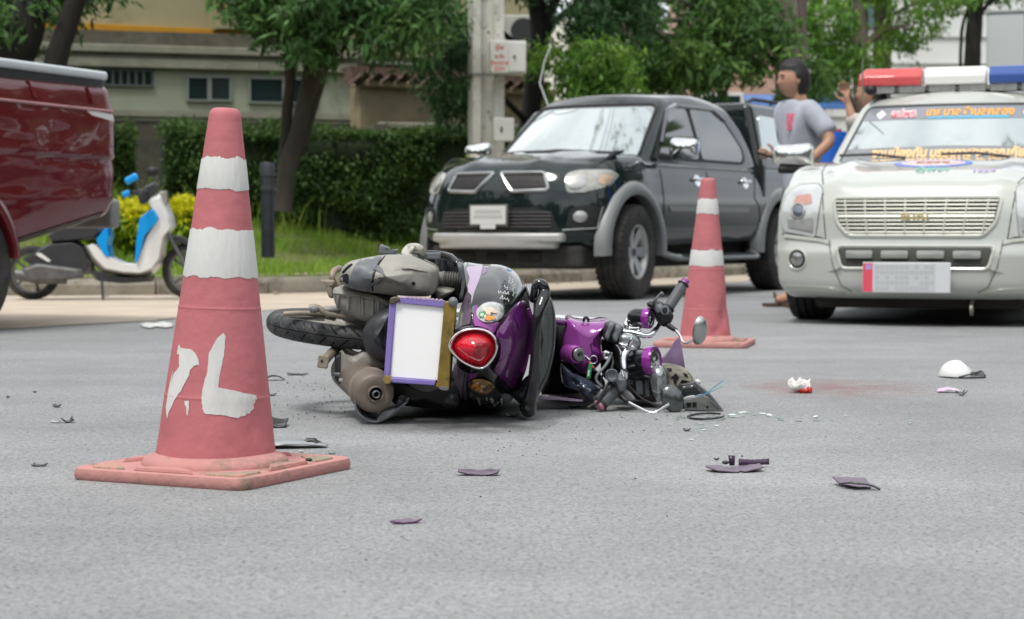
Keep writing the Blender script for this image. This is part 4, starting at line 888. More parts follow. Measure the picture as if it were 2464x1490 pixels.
    for S_,ss in ((SL,1),(SR,-1)):
        if ss==s:
            patch(wt,'door_window',bvc,[(-.70,1.0),(-1.08,1.34),(-1.42,1.38),(-1.42,1.0)],S_,glassd,.006,r=.03); patch(wt,'door_window',bvc,[(-1.50,1.0),(-1.50,1.38),(-1.95,1.36),(-2.25,1.0)],S_,glassd,.006,r=.03)
            for pl in ([(-.60,.95),(-.60,.35)],[(-1.46,.95),(-1.46,.35)],[(-2.32,.95),(-2.32,.35)]): lineon(MB(),bvb,pl,S_[0],S_[1],.004).build('door_seam',blackp,wt)
# grille
G2=empty('grille',(0,0,0),parent=wt); gp=[(-.485,.745),(.485,.745),(.455,.60),(.385,.525),(-.385,.525),(-.455,.60)]
conform(MB(),bvb,roundpoly(gp,.03),FR[0],FR[1],.003,.008,.05).build('opening',blackp,G2)
gr=roundpoly(gp,.03); lineon(MB(),bvb,gr+[gr[0]],FR[0],FR[1],.013,.002,n=8).build('surround',whs,G2)
champ=mat('grille_bars',(.50,.50,.44),.4,.2)
def half(z): return np.interp(z,[.525,.60,.745],[.385,.455,.485])
for k in range(9):
    z=.545+k*.0225; w_=half(z)-.015; lineon(MB(),bvb,[(-w_,z),(w_,z)],FR[0],FR[1],0.0060 if k!=4 else .013,.012,n=6,step=.1).build('grille_bar',champ,G2)
for k in range(-3,5): 
    x=(k-.5)*.118; zt_=.735; zl=.54; lineon(MB(),bvb,[(x*.93,zl),(x,zt_)],FR[0],FR[1],.0055,.016,n=6).build('grille_post',champ,G2)
gold=mat('gold_badge',(.55,.42,.20),.3,.6); txt_front('ISUZU',0,.635,.050,gold,bvb,par=G2,bold=.002,off=.030,name='badge',sx=1.15)
# lower intake with light pods and plate
patch(wt,'lower_intake',bvb,[(-.445,.455),(.445,.455),(.41,.345),(-.41,.345)],FR,mat('intake_shadow',(.05,.052,.045),.7),.004,r=.025); gr=roundpoly([(-.455,.465),(.455,.465),(.42,.335),(-.42,.335)],.03); lineon(MB(),bvb,gr+[gr[0]],FR[0],FR[1],.010,.0,n=8).build('intake_rim',whs,wt)
for k in range(4): conform(MB(),bvb,roundpoly([(-.39+k*.205,.395),(-.39+k*.205,.44),(-.235+k*.205,.44),(-.235+k*.205,.395)],.01),FR[0],FR[1],.02,.02,.03,bulge=.004).build('strobe_lamp',mat('strobe_glass',(.30,.31,.29),.2,.3,coat=1),wt)
pe=empty('number_plate',(0,0,0),parent=wt); px_=.862
MB().box((px_,-.03,.285),(.012,.50,.175)).build('plate',mat('plate_pale',(.60,.61,.63),.45),pe,bev=.004); MB().box((px_+.007,-.25,.285),(.003,.055,.165)).build('red_strip',t_rd,pe)
MB().box((px_+.007,-.245,.345),(.0045,.035,.03)).build('emblem',mat('decal_violet',(.42,.28,.60),.5),pe)
q=MB(); 
for r_ in range(5):
    for c_ in range(12): 
        if random.random()<.9: q.box((px_+.0068,-.195+c_*.028,.225+r_*.030),(.002,.024,.022))
q.build('blurred_digits',mat('plate_blur',(.44,.46,.47),.6),pe)
MB().box((px_+.0065,-.04,.285),(.0015,.35,.155)).build('blurred_band',mat('plate_blur2',(.52,.535,.55),.6),pe)
# bonnet emblem (round crest seen flat) and small writing
conform(MB(),bvb,circ(.16,.02,.17,28,.235),TP[0],TP[1],.003,.002,.04).build('crest_ring',mat('crest_blue',(.10,.20,.62),.5,c2=(.5,.5,.5),c2s=14,c2a=.55,c2w=.1),wt)
conform(MB(),bvb,circ(.165,.02,.135,28,.195),TP[0],TP[1],.005,.002,.04).build('crest_field',mat('crest_rose',(.55,.42,.42),.5,var=.2,vs=14,c2=(.62,.62,.60),c2s=16,c2a=.5,c2w=.1),wt)
def txt_top(body_,x,y,size,m,bv,par=wt):
    M=Matrix(((0,-1,0,x),(1,0,0,y),(0,0,1,3),(0,0,0,1))); M=Matrix(((0,-1,0,x),(1,0,0,y),(0,0,-1,3),(0,0,0,1)))
    o=textmesh(body_,size,'lettering',m,par,M,0,bold=.002)
    for v in o.data.vertices:
        hh=bv.ray_cast(V((v.co.x,v.co.y,3)),V((0,0,-1)))
        if hh[0] is not None: v.co=hh[0]+V((0,0,.008))
    o.data.transform(Matrix.Identity(4)); return o
txt_top('กู้ชีพ',.42,.05,.11,mat('decal_green',(.10,.50,.36),.5),bvb); txt_top('EMS',.17,.02,.12,mat('decal_brick',(.45,.12,.12),.5),bvb); txt_top('1669',.44,.35,.07,mat('decal_violet',(.42,.28,.60),.5),bvb)
# light bar
lb=empty('light_bar',(-1.22,.0,1.60),0,parent=wt); HWb=.66
def dome(y0,y1,m,name,e0=0,e1=0):
    sec=[(-.15,-.075),(-.15,-.015),(-.10,.045),(.10,.045),(.155,-.015),(.15,-.075)]; rings=[]
    ys=[y0+.0]+([y0+.05] if e0 else [])+([y1-.05] if e1 else [])+[y1]
    for y in ys:
        k=.72 if (e0 and y==y0) or (e1 and y==y1) else 1; rings.append([(a*(.8 if k<1 else 1),y,(b_+.075)*k-.075 if k<1 else b_) for a,b_ in sec])
    q=MB().loft(rings[::-1]); q.build(name,m,lb,bev=.008,ang=30)
red_l=mat('lens_red',(.58,.085,.085),.2,coat=1,var=.1,vs=9); whl=mat('lens_white',(.78,.78,.75),.2,coat=1); bll=mat('lens_blue',(.035,.085,.30),.14,coat=1)
dome(-HWb,-.235,red_l,'red_lens',1,0); dome(-.215,.185,whl,'white_lens'); dome(.205,HWb,bll,'blue_lens',0,1)
MB().box((0,0,-.095),(.24,1.25,.035)).build('base',mat('bar_grey',(.25,.26,.25),.5,.3),lb,bev=.006)
for k in range(6): MB().box((.13,-.50+k*.2,-.098),(.02,.172,.05)).build('alley_lamp',lampr,lb,bev=.004)
for s in(-1,1): MB().box((0,s*.5,-.135),(.10,.04,.06)).build('foot',blackp,lb); MB().tube([(.02,s*.54,-.14),(-.02,s*.60,-.18)],.012,6).build('strap',alum,lb)
MB().ell((.14,-.57,-.10),(.04,.04,.035),12).build('siren',blackp,lb)
MB().tube([(-.95,-.60,1.41),(-.94,-.605,1.60),(-.93,-.60,1.70)],.005,6).build('aerial',alum,wt)
for s,x in ((1,-.02),(-1,-.02),(1,-3.0),(-1,-3.0)): wheel(wt,(x,s*.745,.305),.305,.235,.19,s,knob=False)
MB().box((-1.6,0,.24),(4.0,1.1,.2)).build('chassis',under,wt); MB().rbox((.15,.60,.05),.03,(3,10,2),lambda a:a+np.array([.50,0,.15])).build('splash_guard',under,wt)
q=MB(); q.lathe([(.024,-.008),(.036,-.008),(.036,.008),(.024,.008),(.024,-.008)],20,0,T_((.70,.32,.10))@Rx(PI/2)); q.tube([(.66,.32,.16),(.70,.32,.13)],.012,8); q.build('tow_hook',mat('hook_steel',(.25,.24,.21),.5,.6),wt)
q=MB()
# ---------- red pickup tail ----------
redp_=mat('paint_maroon',(.125,.010,.014),.24,.12,coat=1,var=.12,vs=1.5,rv=.06,c2=(.32,.20,.19),c2s=7,c2a=.66,c2w=.04)
bk=V((.37,.93)).normalized(); hh_=-bk; yaw=math.atan2(hh_.y,hh_.x); lf=V((-hh_.y,hh_.x))
# wheel outer face centre (-2.87,10.6) at local (-3.0,.80)
O_=V((-2.87,10.6))-lf*.80-hh_*(-3.0)
rt=empty('red_pickup',(O_.x,O_.y,0),yaw,'tail of a maroon pickup with a grey bed cover entering at the left edge','pickup')
bp=dict(xf=.80,xr=-4.34,hw=.83,zb=.42,zt=1.425,x1=.0,tx=[-4.4,-2.3,-2.2,-.4,.0,.6,.85],tz=[1.425,1.425,1.05,1.05,1.02,.95,.88],bx=[-4.4,-4.2,-3.3,-2.6,.8],bz=[.64,.62,.46,.42,.38],pl=.2,pp=2.6,ft=[0,.3,.6,1],fx=[.02,0,.02,.1],crown=.02,side=[.06,.012,-.004,-.006,.05],nose=.03,r=.07,n=(110,10,26),x2=-4.0,rpl=.05)
B_=body(bp)
# pressed crease lines and shallow dents along the bed side
nv=[]
for x,y,z in B_.v:
    s=1 if y>0 else -1
    if abs(y)>.6:
        d=.010*math.exp(-((z-1.00)/.018)**2)-.012*math.exp(-((z-.965)/.02)**2)+.010*math.exp(-((z-.74)/.02)**2)+.010*noise.noise((x*1.7,z*5,2))+.006*noise.noise((x*4,z*9,7))
        y+=s*d
    nv.append((x,y,z))
B_.v=nv; bvb=B_.bvh(); o=B_.build('body',[redp_,under],rt); arch_cut(o,(0,-2.86),.41,.36,.83,.45,[redp_,under])
for s,S_ in ((1,SL),(-1,SR)):
    for x in(0,-2.86): flare(rt,x,.36,.415,.815,s,redp_,w=.06,t=.02,a0=.12,a1=PI-.1)
    lineon(MB(),bvb,[(-2.5,1.27),(-4.24,1.265)],S_[0],S_[1],.010,.004).build('rail_edge',mat('paint_edge',(.32,.12,.12),.3,coat=1),rt)
    for x in (-2.75,-3.45,-4.02): 
        q=lineon(MB(),bvb,[(x,1.395),(x-.03,1.30)],S_[0],S_[1],.012,.006); q.build('tie_hook',redp_,rt)
    lineon(MB(),bvb,[(-3.45,.99),(-4.2,.985)],S_[0],S_[1],.004).build('body_crease',mat('paint_shade',(.06,.008,.01),.4),rt)
    wheel(rt,(-2.94,s*.70,.345),.345,.20,.20,s,knob=False); wheel(rt,(0,s*.71,.345),.345,.20,.20,s,knob=False)
    patch(rt,'lower_trim',bvb,[(-3.34,.475),(-3.34,.51),(-4.20,.665),(-4.20,.635)],S_,blackp,.008,.012)
    patch(rt,'tail_lamp',bvb,[(-4.345,.80),(-4.345,1.1),(-4.37,1.1),(-4.37,.80)],S_,mat('tail_red',(.4,.02,.02),.15,coat=1),.004,.01,step=.02)
patch(rt,'scratch',bvb,[(-3.98,1.255),(-4.05,1.26),(-4.25,1.245),(-4.27,1.20),(-4.12,1.22),(-4.03,1.23)],SL,mat('bare_primer',(.6,.56,.55),.7),.002,.003,step=.02)
MB().rbox((.92,.80,.026),.02,(12,10,2),lambda a:np.stack([a[:,0]-3.33,a[:,1],a[:,2]+1.475+.02*(1-(a[:,1]/.8)**2)],1)).build('bed_cover',mat('cover_grey',(.50,.54,.56),.4,var=.06,vs=4),rt)
MB().rbox((.90,.78,.05),.02,(8,8,2),lambda a:np.stack([a[:,0]-3.33,a[:,1],a[:,2]+1.42],1)).build('bed_rim',blackp,rt)
for x in (-3.7,-3.9): MB().box((x,.5,1.51),(.05,.05,.02)).build('cover_latch',alum,rt)
C_=cabin(dict(x0=-.2,x1=-2.25,hw=.76,z0=.98,z1=1.66,rf=.7,rr=.12,re=1,tum=.2,r=.07)); bvc=C_.bvh(); C_.build('cabin',redp_,rt)
for S_ in(SL,SR): patch(rt,'door_window',bvc,[(-.7,1.08),(-1.0,1.46),(-1.9,1.48),(-2.0,1.08)],S_,glassd,.006,r=.04)
patch(rt,'windscreen',bvc,[(-.64,1.08),(.64,1.08),(.54,1.5),(-.54,1.5)],FR,glassd,.005,r=.05)
MB().box((-1.2,0,.38),(2.8,1.0,.14)).build('chassis',under,rt); MB().rbox((.05,.72,.09),.03,(3,10,3),lambda a:a+np.array([-4.45,0,.66])).build('rear_bumper',mat('bumper_dull',(.28,.28,.27),.5,.5,var=.2,vs=5),rt)
# ================= PEOPLE =================
def skin(name,verts,edges,root,m,parent=None,sub=2):
    """verts {key:(x,y,z,r)} ; one continuous skinned surface"""
    ks=list(verts); me=bpy.data.meshes.new(name); me.from_pydata([verts[k][:3] for k in ks],[(ks.index(a),ks.index(b)) for a,b in edges],[])
    o=link(name,me,None); sm=o.modifiers.new('skin','SKIN'); sm.use_smooth_shade=True
    for i,k in enumerate(ks):
        r=verts[k][3]; d=me.skin_vertices[0].data[i]; d.radius=(r if not isinstance(r,tuple) else r[0],r if not isinstance(r,tuple) else r[1]); d.use_root=(k==root)
    s=o.modifiers.new('s','SUBSURF'); s.levels=s.render_levels=sub
    bake(o); o.data.materials.clear(); o.data.materials.append(m); o.parent=parent; return o
skn=mat('skin_tan',(.40,.225,.15),.5,var=.08,vs=14); hair=mat('hair_black',(.012,.010,.010),.6,var=.3,vs=60,stretch=(1,1,.2))
tee=mat('tshirt_grey',(.36,.38,.44),.85,var=.08,vs=10,bump=1,bs=7); jean=mat('shorts_navy',(.03,.045,.08),.85,var=.2,vs=9); lth=mat('sandal_brown',(.07,.045,.03),.6)
def hand(e,W,dir_,upd,curl=.5,m=skn,name='hand',s=1):
    """palm, four unequal fingers and a thumb; W wrist, dir_ along the hand, upd towards the thumb side"""
    d=V(dir_).normalized(); u=(V(upd)-d*V(upd).dot(d)).normalized(); n=d.cross(u); q={}; ed=[]
    W=V(W); q['w']=(*W,.026*s); q['p']=(*(W+d*.05*s),(.034*s,.018*s)); ed.append(('w','p'))
    for i,L_ in enumerate((.068,.076,.070,.055)):
        b=W+d*.085*s+u*(.030-.020*i)*s; a1=b+(d*math.cos(curl*.6)+n*math.sin(curl*.6))*L_*.45*s; a2=a1+(d*math.cos(curl*1.6)+n*math.sin(curl*1.6))*L_*.32*s; a3=a2+(d*math.cos(curl*2.4)+n*math.sin(curl*2.4))*L_*.24*s
        q[f'b{i}']=(*b,.0095*s); q[f'c{i}']=(*a1,.0085*s); q[f'd{i}']=(*a2,.0078*s); q[f'e{i}']=(*a3,.0065*s); ed+=[('p',f'b{i}'),(f'b{i}',f'c{i}'),(f'c{i}',f'd{i}'),(f'd{i}',f'e{i}')]
    t0=W+d*.03*s+u*.030*s; t1=t0+(d*.6+u*.8)*.035*s+n*.008*s; t2=t1+(d*.85+u*.35+n*.3)*.03*s
    q['t0']=(*t0,.013*s); q['t1']=(*t1,.010*s); q['t2']=(*t2,.008*s); ed+=[('w','t0'),('t0','t1'),('t1','t2')]
    return q,ed
def head(c,f,h=.235,m=0):
    """head with brow, nose, lips, chin and ears; c centre, f facing angle"""
    n,k=28,24; vv=[];ff=[]
    for i in range(k+1):
        th=-PI/2+PI*i/k; z=math.sin(th)
        for j in range(n):
            a=2*PI*j/n; x,y=math.cos(th)*math.cos(a),math.cos(th)*math.sin(a)
            X=x*.42*h; Y=y*.33*h; Z=z*.5*h
            if z<-.1: X*=1+.0*z; Y*=1+.28*(z+.1); X-= .03*h*(-z-.1) if x<0 else 0; 
            if x<0 and z<-.2: X*=1+.45*(z+.2)
            fr=max(0,x)**4*math.exp(-(y*3.2)**2)
            X+=fr*h*(.085*math.exp(-((z+.16)/.13)**2)+.03*math.exp(-((z-.28)/.15)**2)-.02*math.exp(-((z-.08)/.07)**2)+.035*math.exp(-((z+.50)/.09)**2)+.045*math.exp(-((z+.80)/.14)**2))
            X-=max(0,x)**3*h*.028*(math.exp(-((abs(y)-.33)/.14)**2))*math.exp(-((z-.06)/.10)**2)
            vv.append((X,Y,Z))
    for i in range(k):
        for j in range(n): ff.append((i*n+j,i*n+(j+1)%n,(i+1)*n+(j+1)%n,(i+1)*n+j))
    M=T_(c)@Rz(f); q=MB().add(vv,ff,m,M)
    for s in(-1,1): q.ell((-.01*h,s*.335*h,-.03*h),(.055*h,.03*h,.10*h),10,m,M)
    return q,M
def hairmesh(M,h=.235,back=.9):
    n,k=30,18; vv=[];ff=[]
    for i in range(k+1):
        th=-.75+(PI/2+.75)*i/k; z=math.sin(th)
        for j in range(n):
            a=2*PI*j/n; x,y=math.cos(th)*math.cos(a),math.cos(th)*math.sin(a); lim=.46 if x>.25 else (-.02 if x>-.05 else -9)
            g=1.08+.06*noise.noise((x*7,y*7,z*7))+.03*noise.noise((x*19,y*19,z*19)); zz=max(z,lim) if z<lim else z
            if z<lim: g=.93
            vv.append((x*.42*h*g-.004,y*.33*h*g,zz*.5*h*(g+.06)))
    for i in range(k):
        for j in range(n): ff.append((i*n+j,i*n+(j+1)%n,(i+1)*n+(j+1)%n,(i+1)*n+j))
    return MB().add(vv,ff,0,M)
def face(M,h,e):
    eyed=mat('eye_dark',(.015,.010,.008),.3); lip=mat('lip_brown',(.26,.09,.07),.5); brw=hair
    for s in(-1,1):
        MB().ell((.375*h,s*.135*h,.035*h),(.02*h,.055*h,.022*h),10,0,M).build('eye',eyed,e)
        MB().tube([(.385*h,s*.06*h,.105*h),(.40*h,s*.13*h,.125*h),(.355*h,s*.20*h,.10*h)],.014*h,6,M=M).build('eyebrow',brw,e)
    MB().ell((.395*h,0,-.235*h),(.02*h,.075*h,.020*h),10,0,M).build('lips',lip,e)
# --- man in grey T-shirt, in profile, holding a phone
D0=14.15; fo=P(1900,744,D0); e=empty('person',(fo.x,fo.y,0),0,'man in a grey T-shirt standing in profile with a phone between the two pickups','person')
def U(px,py,dy=0): p=P(px,py,D0); return (p.x-fo.x,dy,p.z)
H_=P(1905,193,D0); hc=V((H_.x-fo.x+.01,0,H_.z))
# torso seen from its left front; he faces left (-x) and a little towards us
J={'pel':(*U(1930,425),.125),'wai':(*U(1926,375),.11),'che':(*U(1928,300,.0),(.115,.10)),'ne0':(*U(1926,250),.075),'ne1':(*U(1922,232),.056),'hd':(*U(1913,212),.058),
 'shn':(*U(1950,268,-.15),.072),'eln':(*U(1985,345,-.27),.047),'win':(*U(1925,395,-.36),.03),
 'shf':(*U(1895,262,.15),.065),'elf':(*U(1900,345,.20),.042),'wif':(*U(1872,372,.05),.028),
 'hpn':(*U(1955,450,-.09),.10),'knn':(*U(1962,585,-.10),.068),'ann':(*U(1950,712,-.12),.042),'hpf':(*U(1938,450,.09),.10),'knf':(*U(1930,585,.10),.066),'anf':(*U(1905,712,.12),.042)}
ed=[('pel','wai'),('wai','che'),('che','ne0'),('ne0','ne1'),('ne1','hd'),('che','shn'),('shn','eln'),('eln','win'),('che','shf'),('shf','elf'),('elf','wif'),('pel','hpn'),('hpn','knn'),('knn','ann'),('pel','hpf'),('hpf','knf'),('knf','anf')]
for tag_,wk,dr in (('HN','win',(-.7,-.2,.1)),('HF','wif',(-1,-.15,.05))):
    q,e2_=hand(None,J[wk][:3],dr,(0,-.3,1),.9,s=1.05); 
    for k,v in q.items(): J[tag_+k]=v
    ed+= [(tag_+a,tag_+b) for a,b in e2_]+[(wk,tag_+'w')]
for a,k in (('ann','ftn'),('anf','ftf')):
    x,y,z,r=J[a]; J[k]=(x-.03,y,.06,.04); J[k+'2']=(x-.11,y-.02,.045,.035); ed+=[(a,k),(k,k+'2')]
bd=skin('body',J,ed,'pel',skn,e)
hq,HM=head(hc,PI+.28,.265); ho=hq.build('head',skn,None,ang=0)
bm=bmesh.new(); bm.from_mesh(bd.data); bm.from_mesh(ho.data); bm.to_mesh(bd.data); bm.free(); bpy.data.objects.remove(ho)
for p in bd.data.polygons: p.use_smooth=True
hairmesh(HM,.275).build('hair',hair,e,ang=0)
face(HM,.265,e)
sh={'a':(*U(1934,486),.160),'b':(*U(1928,378),.148),'c':(*U(1931,300),(.195,.165)),'d':(*U(1926,256),.098),'s':(*U(1950,272,-.15),.108),'t':(*U(1974,312,-.22),.080),'t2':(*U(1984,330,-.25),.082),'u':(*U(1894,266,.15),.098),'v':(*U(1897,318,.19),.072)}
skin('tshirt',sh,[('a','b'),('b','c'),('c','d'),('c','s'),('s','t'),('t','t2'),('c','u'),('u','v')],'a',tee,e)
tp={'a':(*U(1930,432),.158),'n':(*U(1955,465,-.09),.118),'n2':(*U(1964,590,-.10),.095),'n3':(*U(1955,690,-.12),.07),'f':(*U(1938,465,.09),.118),'f2':(*U(1930,590,.10),.095),'f3':(*U(1908,690,.12),.07)}
skin('trousers',tp,[('a','n'),('n','n2'),('n2','n3'),('a','f'),('f','f2'),('f2','f3')],'a',jean,e)
x,y,z=U(1901,296)[:3]; MB().rbox((.004,.035,.06),.003,(1,4,4),lambda a:np.stack([a[:,1]+x-.012,a[:,0]-.155+.4*(a[:,1])**2,a[:,2]+z],1)).build('chest_print',mat('print_pink',(.62,.16,.24),.7,var=.3,vs=40),e)
for k in('ftn','ftf'):
    x,y,_,_=J[k]; MB().prism([(.08,-.04),(.08,.04),(-.10,.045),(-.14,.0),(-.10,-.045)],.005,.03,0,T_((x-.03,y,0))).build('sandal',lth,e,bev=.006); MB().tube([(x-.05,y-.05,.03),(x-.08,y,.10),(x-.05,y+.05,.03)],.012,6).build('sandal_strap',lth,e)
hx=V(J['HFp'][:3]); pe_=empty('phone',(fo.x+hx.x-.03,fo.y+hx.y-.02,hx.z-.01),0,'dark phone held by the man in the grey T-shirt','phone'); MB().rbox((.075,.035,.006),.005,(3,2,1),lambda a:a@np.array(Ry(.3).to_3x3()).T).build('phone_body',blackp,pe_)
# --- second person behind the white pickup, hand raised
D0=15.6; fo=P(2055,557,D0); e=empty('person',(fo.x,fo.y,0),0,'person in a pale shirt with a raised hand, mostly hidden behind the white pickup','person')
def U(px,py,dy=0): p=P(px,py,D0); return (p.x-fo.x,dy,p.z)
J={'pel':(*U(2085,430),.14),'che':(*U(2085,330),(.16,.12)),'ne0':(*U(2090,280),.07),'hd':(*U(2092,262),.06),'sa':(*U(2058,300,-.12),.065),'ea':(*U(2040,300,-.25),.045),'wa':(*U(2030,252,-.20),.03),
 'sb':(*U(2115,300,.12),.065),'eb':(*U(2125,380,.15),.045),'wb':(*U(2120,440,.10),.03),'ha':(*U(2075,470),.1),'ka':(*U(2075,590),.065),'aa':(*U(2075,700),.045),'hb':(*U(2098,470),.1),'kb':(*U(2098,590),.065),'ab':(*U(2098,700),.045)}
ed=[('pel','che'),('che','ne0'),('ne0','hd'),('che','sa'),('sa','ea'),('ea','wa'),('che','sb'),('sb','eb'),('eb','wb'),('pel','ha'),('ha','ka'),('ka','aa'),('pel','hb'),('hb','kb'),('kb','ab')]
q,e2_=hand(None,J['wa'][:3],(-.25,0,1),(-.9,.1,.2),.35,s=1.15)
for k,v in q.items(): J['HN'+k]=v
ed+=[('HN'+a,'HN'+b) for a,b in e2_]+[('wa','HNw')]
for a,k in (('aa','fa'),('ab','fb')): x,y,z,r=J[a]; J[k]=(x-.05,y-.1,.045,.04); ed.append((a,k))
bd=skin('body',J,ed,'pel',skn,e); hq,HM=head(V(U(2094,225)),PI,.25); ho=hq.build('head',skn,None,ang=0)
bm=bmesh.new(); bm.from_mesh(bd.data); bm.from_mesh(ho.data); bm.to_mesh(bd.data); bm.free(); bpy.data.objects.remove(ho)
for p in bd.data.polygons: p.use_smooth=True
hairmesh(HM,.25).build('hair',hair,e,ang=0)
skin('shirt',{'a':(*U(2085,440),.155),'c':(*U(2085,330),(.18,.14)),'d':(*U(2090,292),.085),'s':(*U(2058,300,-.12),.09),'t':(*U(2042,298,-.24),.075),'t2':(*U(2040,275,-.225),.062),'u':(*U(2115,303,.12),.085),'v':(*U(2123,360,.14),.07)},[('a','c'),('c','d'),('c','s'),('s','t'),('t','t2'),('c','u'),('u','v')],'a',mat('shirt_pale',(.50,.45,.42),.85,var=.1,vs=8),e)
skin('trousers',{'a':(*U(2085,440),.15),'n':(*U(2075,470),.115),'n2':(*U(2075,600),.09),'n3':(*U(2075,690),.07),'f':(*U(2098,470),.115),'f2':(*U(2098,600),.09),'f3':(*U(2098,690),.07)},[('a','n'),('n','n2'),('n2','n3'),('a','f'),('f','f2'),('f2','f3')],'a',jean,e)
c=P(1990,345,16.2); e=empty('blue_drum',(c.x,c.y,0),0,'bright blue plastic drum standing behind the man in the grey T-shirt','drum')
H=c.z+.09; blp=mat('plastic_blue',(.01,.10,.48),.35); MB().lathe([(0,0),(.17,0),(.18,.05),(.19,H*.33),(.20,H*.34),(.19,H*.36),(.19,H*.66),(.20,H*.67),(.19,H*.69),(.18,H-.05),(.17,H),(0,H)],28).build('barrel',blp,e)
MB().lathe([(.04,H),(.04,H+.025),(0,H+.025)],14,0,T_((.08,0,0))).build('bung',mat('plastic_red',(.5,.05,.04),.4),e)
# ================= BLUE AND WHITE SCOOTER =================
D0=15.75; og=G(240,722); e=empty('motor_scooter',(og.x,D0,0),R(3),'upright blue and white scooter parked by the kerb behind the red pickup tail','scooter')
def S(zx,zy): p=P(zx*.49117,96.25+zy*.49117,D0); return (p.x-og.x,p.z)
XZ=Matrix(((1,0,0,0),(0,0,-1,0),(0,1,0,0),(0,0,0,1)))      # outline (x,z) -> prism along y
wp_=mat('scooter_white',(.72,.72,.70),.25,coat=1,var=.05,vs=5); bp_=mat('scooter_blue',(.01,.30,.74),.25,coat=.8); dp_=mat('scooter_dark',(.035,.036,.04),.4,var=.2,vs=8); mt=mat('engine_grey',(.14,.14,.14),.5,.5,var=.3,vs=12)
def sp(name,pts,w,m,bev=.015,par=None,c=0,rd=.02,taper=.85):
    pl=roundpoly([S(*p) for p in pts],rd); q=MB(); q.prism(pl,0,w/2,0,XZ@T_((0,0,c)),taper); q.prism(pl,0,-w/2,0,XZ@T_((0,0,c)),taper)
    n=len(pl); 
    q.f=[f for i,f in enumerate(q.f) if f not in (tuple(range(n-1,-1,-1)),tuple(range(3*n-1,2*n-1,-1)))]
    # weld the two halves
    k=2*n; mp={k+i:i for i in range(n)}; q.f=[tuple(mp.get(i,i) for i in f) for f in q.f]; q.f=[f if j<len(q.f)//2 else f[::-1] for j,f in enumerate(q.f)]
    return q.build(name,m,par or e,bev=bev,ang=40)
sp('leg_shield',[(740,755),(800,735),(820,790),(850,860),(862,920),(825,960),(805,1080),(765,1140),(700,1165),(600,1160),(500,1140),(440,1080),(400,1010),(440,1000),(500,1060),(600,1112),(680,1120),(705,1040),(740,950),(785,885),(780,830)],.28,wp_)
sp('blue_panel',[(690,865),(740,820),(768,808),(800,862),(780,895),(720,960),(700,1040),(680,1110),(665,1108),(672,1000)],.34,bp_)
sp('blue_rear_panel',[(540,895),(548,960),(538,1000),(553,1080),(525,1065),(495,1010),(478,975)],.30,bp_)
sp('rear_body',[(110,1075),(180,1030),(260,990),(380,980),(430,1010),(470,1110),(430,1150),(300,1150),(200,1135)],.26,dp_)
sp('rear_stripe',[(182,1045),(212,1036),(275,1085),(258,1092)],.275,wp_,.003)
sp('seat',[(230,960),(300,900),(420,890),(500,900),(520,940),(480,975),(380,985),(260,995)],.26,dp_)
sp('headlamp_nose',[(780,740),(820,735),(826,790),(812,830),(790,790)],.16,lampg,.01)
sp('front_fender',[(830,965),(880,955),(930,985),(945,1020),(900,1000),(850,985)],.12,dp_,.01)
sp('engine_block',[(300,1040),(400,1030),(460,1080),(470,1140),(330,1170),(280,1120)],.22,mt,.02)
sp('belt_case',[(120,1120),(200,1090),(420,1120),(430,1165),(330,1175),(180,1180),(130,1160)],.10,mt,.02,c=.13)
sp('floor_skirt',[(430,1120),(520,1150),(700,1168),(760,1150),(750,1185),(600,1195),(470,1180)],.20,dp_,.01)
ax=S(165,1140); ax2=S(932,1132)
for (x,z) in (ax,ax2):
    w_=empty('wheel',(x,0,z),parent=e); r=z-.003
    MB().lathe([(r*.76,-.03),(r*.80,-.042),(r*.93,-.035),(r,-.012),(r,.012),(r*.93,.035),(r*.80,.042),(r*.76,.03),(r*.76,-.03)],44,0,Rx(PI/2)).build('tyre',rub_,w_)
    q=MB().lathe([(r*.70,-.03),(r*.77,-.034),(r*.77,.034),(r*.70,.03),(r*.70,-.03)],40,0,Rx(PI/2))
    q.lathe([(0,-.05),(.03,-.05),(.03,.05),(0,.05)],14,0,Rx(PI/2)); q.build('rim',mt,w_)
    for k in range(5): a=2*PI*k/5; MB().tube([(.02*math.cos(a),0,.02*math.sin(a)),(r*.74*math.cos(a),0,r*.74*math.sin(a))],.012,6).build('spoke',mt,w_)
for s in(-.07,.07): 
    q=MB(); a=S(815,930); q.tube([(a[0],s,a[1]),(ax2[0]-.01,s,ax2[1])],.016,8).build('fork_leg',mt,e)
hb=[S(690,770),S(640,790)]; a=S(735,760); b=S(770,650)
MB().tube([(S(770,900)[0],0,S(770,900)[1]),(a[0],0,a[1])],.025,8).build('steering_column',dp_,e)
MB().tube([(a[0]-.06,-.33,a[1]+.02),(a[0]-.02,-.2,a[1]+.04),(a[0],0,a[1]),(a[0]-.02,.2,a[1]+.04),(a[0]-.06,.33,a[1]+.02)],.014,8).build('handlebar',dp_,e)
for s in(-1,1): MB().tube([(a[0]-.06,s*.33,a[1]+.02),(a[0]-.09,s*.44,a[1]+.01)],.018,10).build('grip',blackp,e); MB().tube([(a[0]-.02,s*.26,a[1]+.05),(a[0]-.01,s*.27,a[1]+.10),(a[0]+.03,s*.30,a[1]+.16)],.006,6).build('mirror_stem',dp_,e)
sp('instrument_pod',[(670,770),(700,720),(760,690),(780,720),(740,790),(690,810)],.18,dp_,.02)
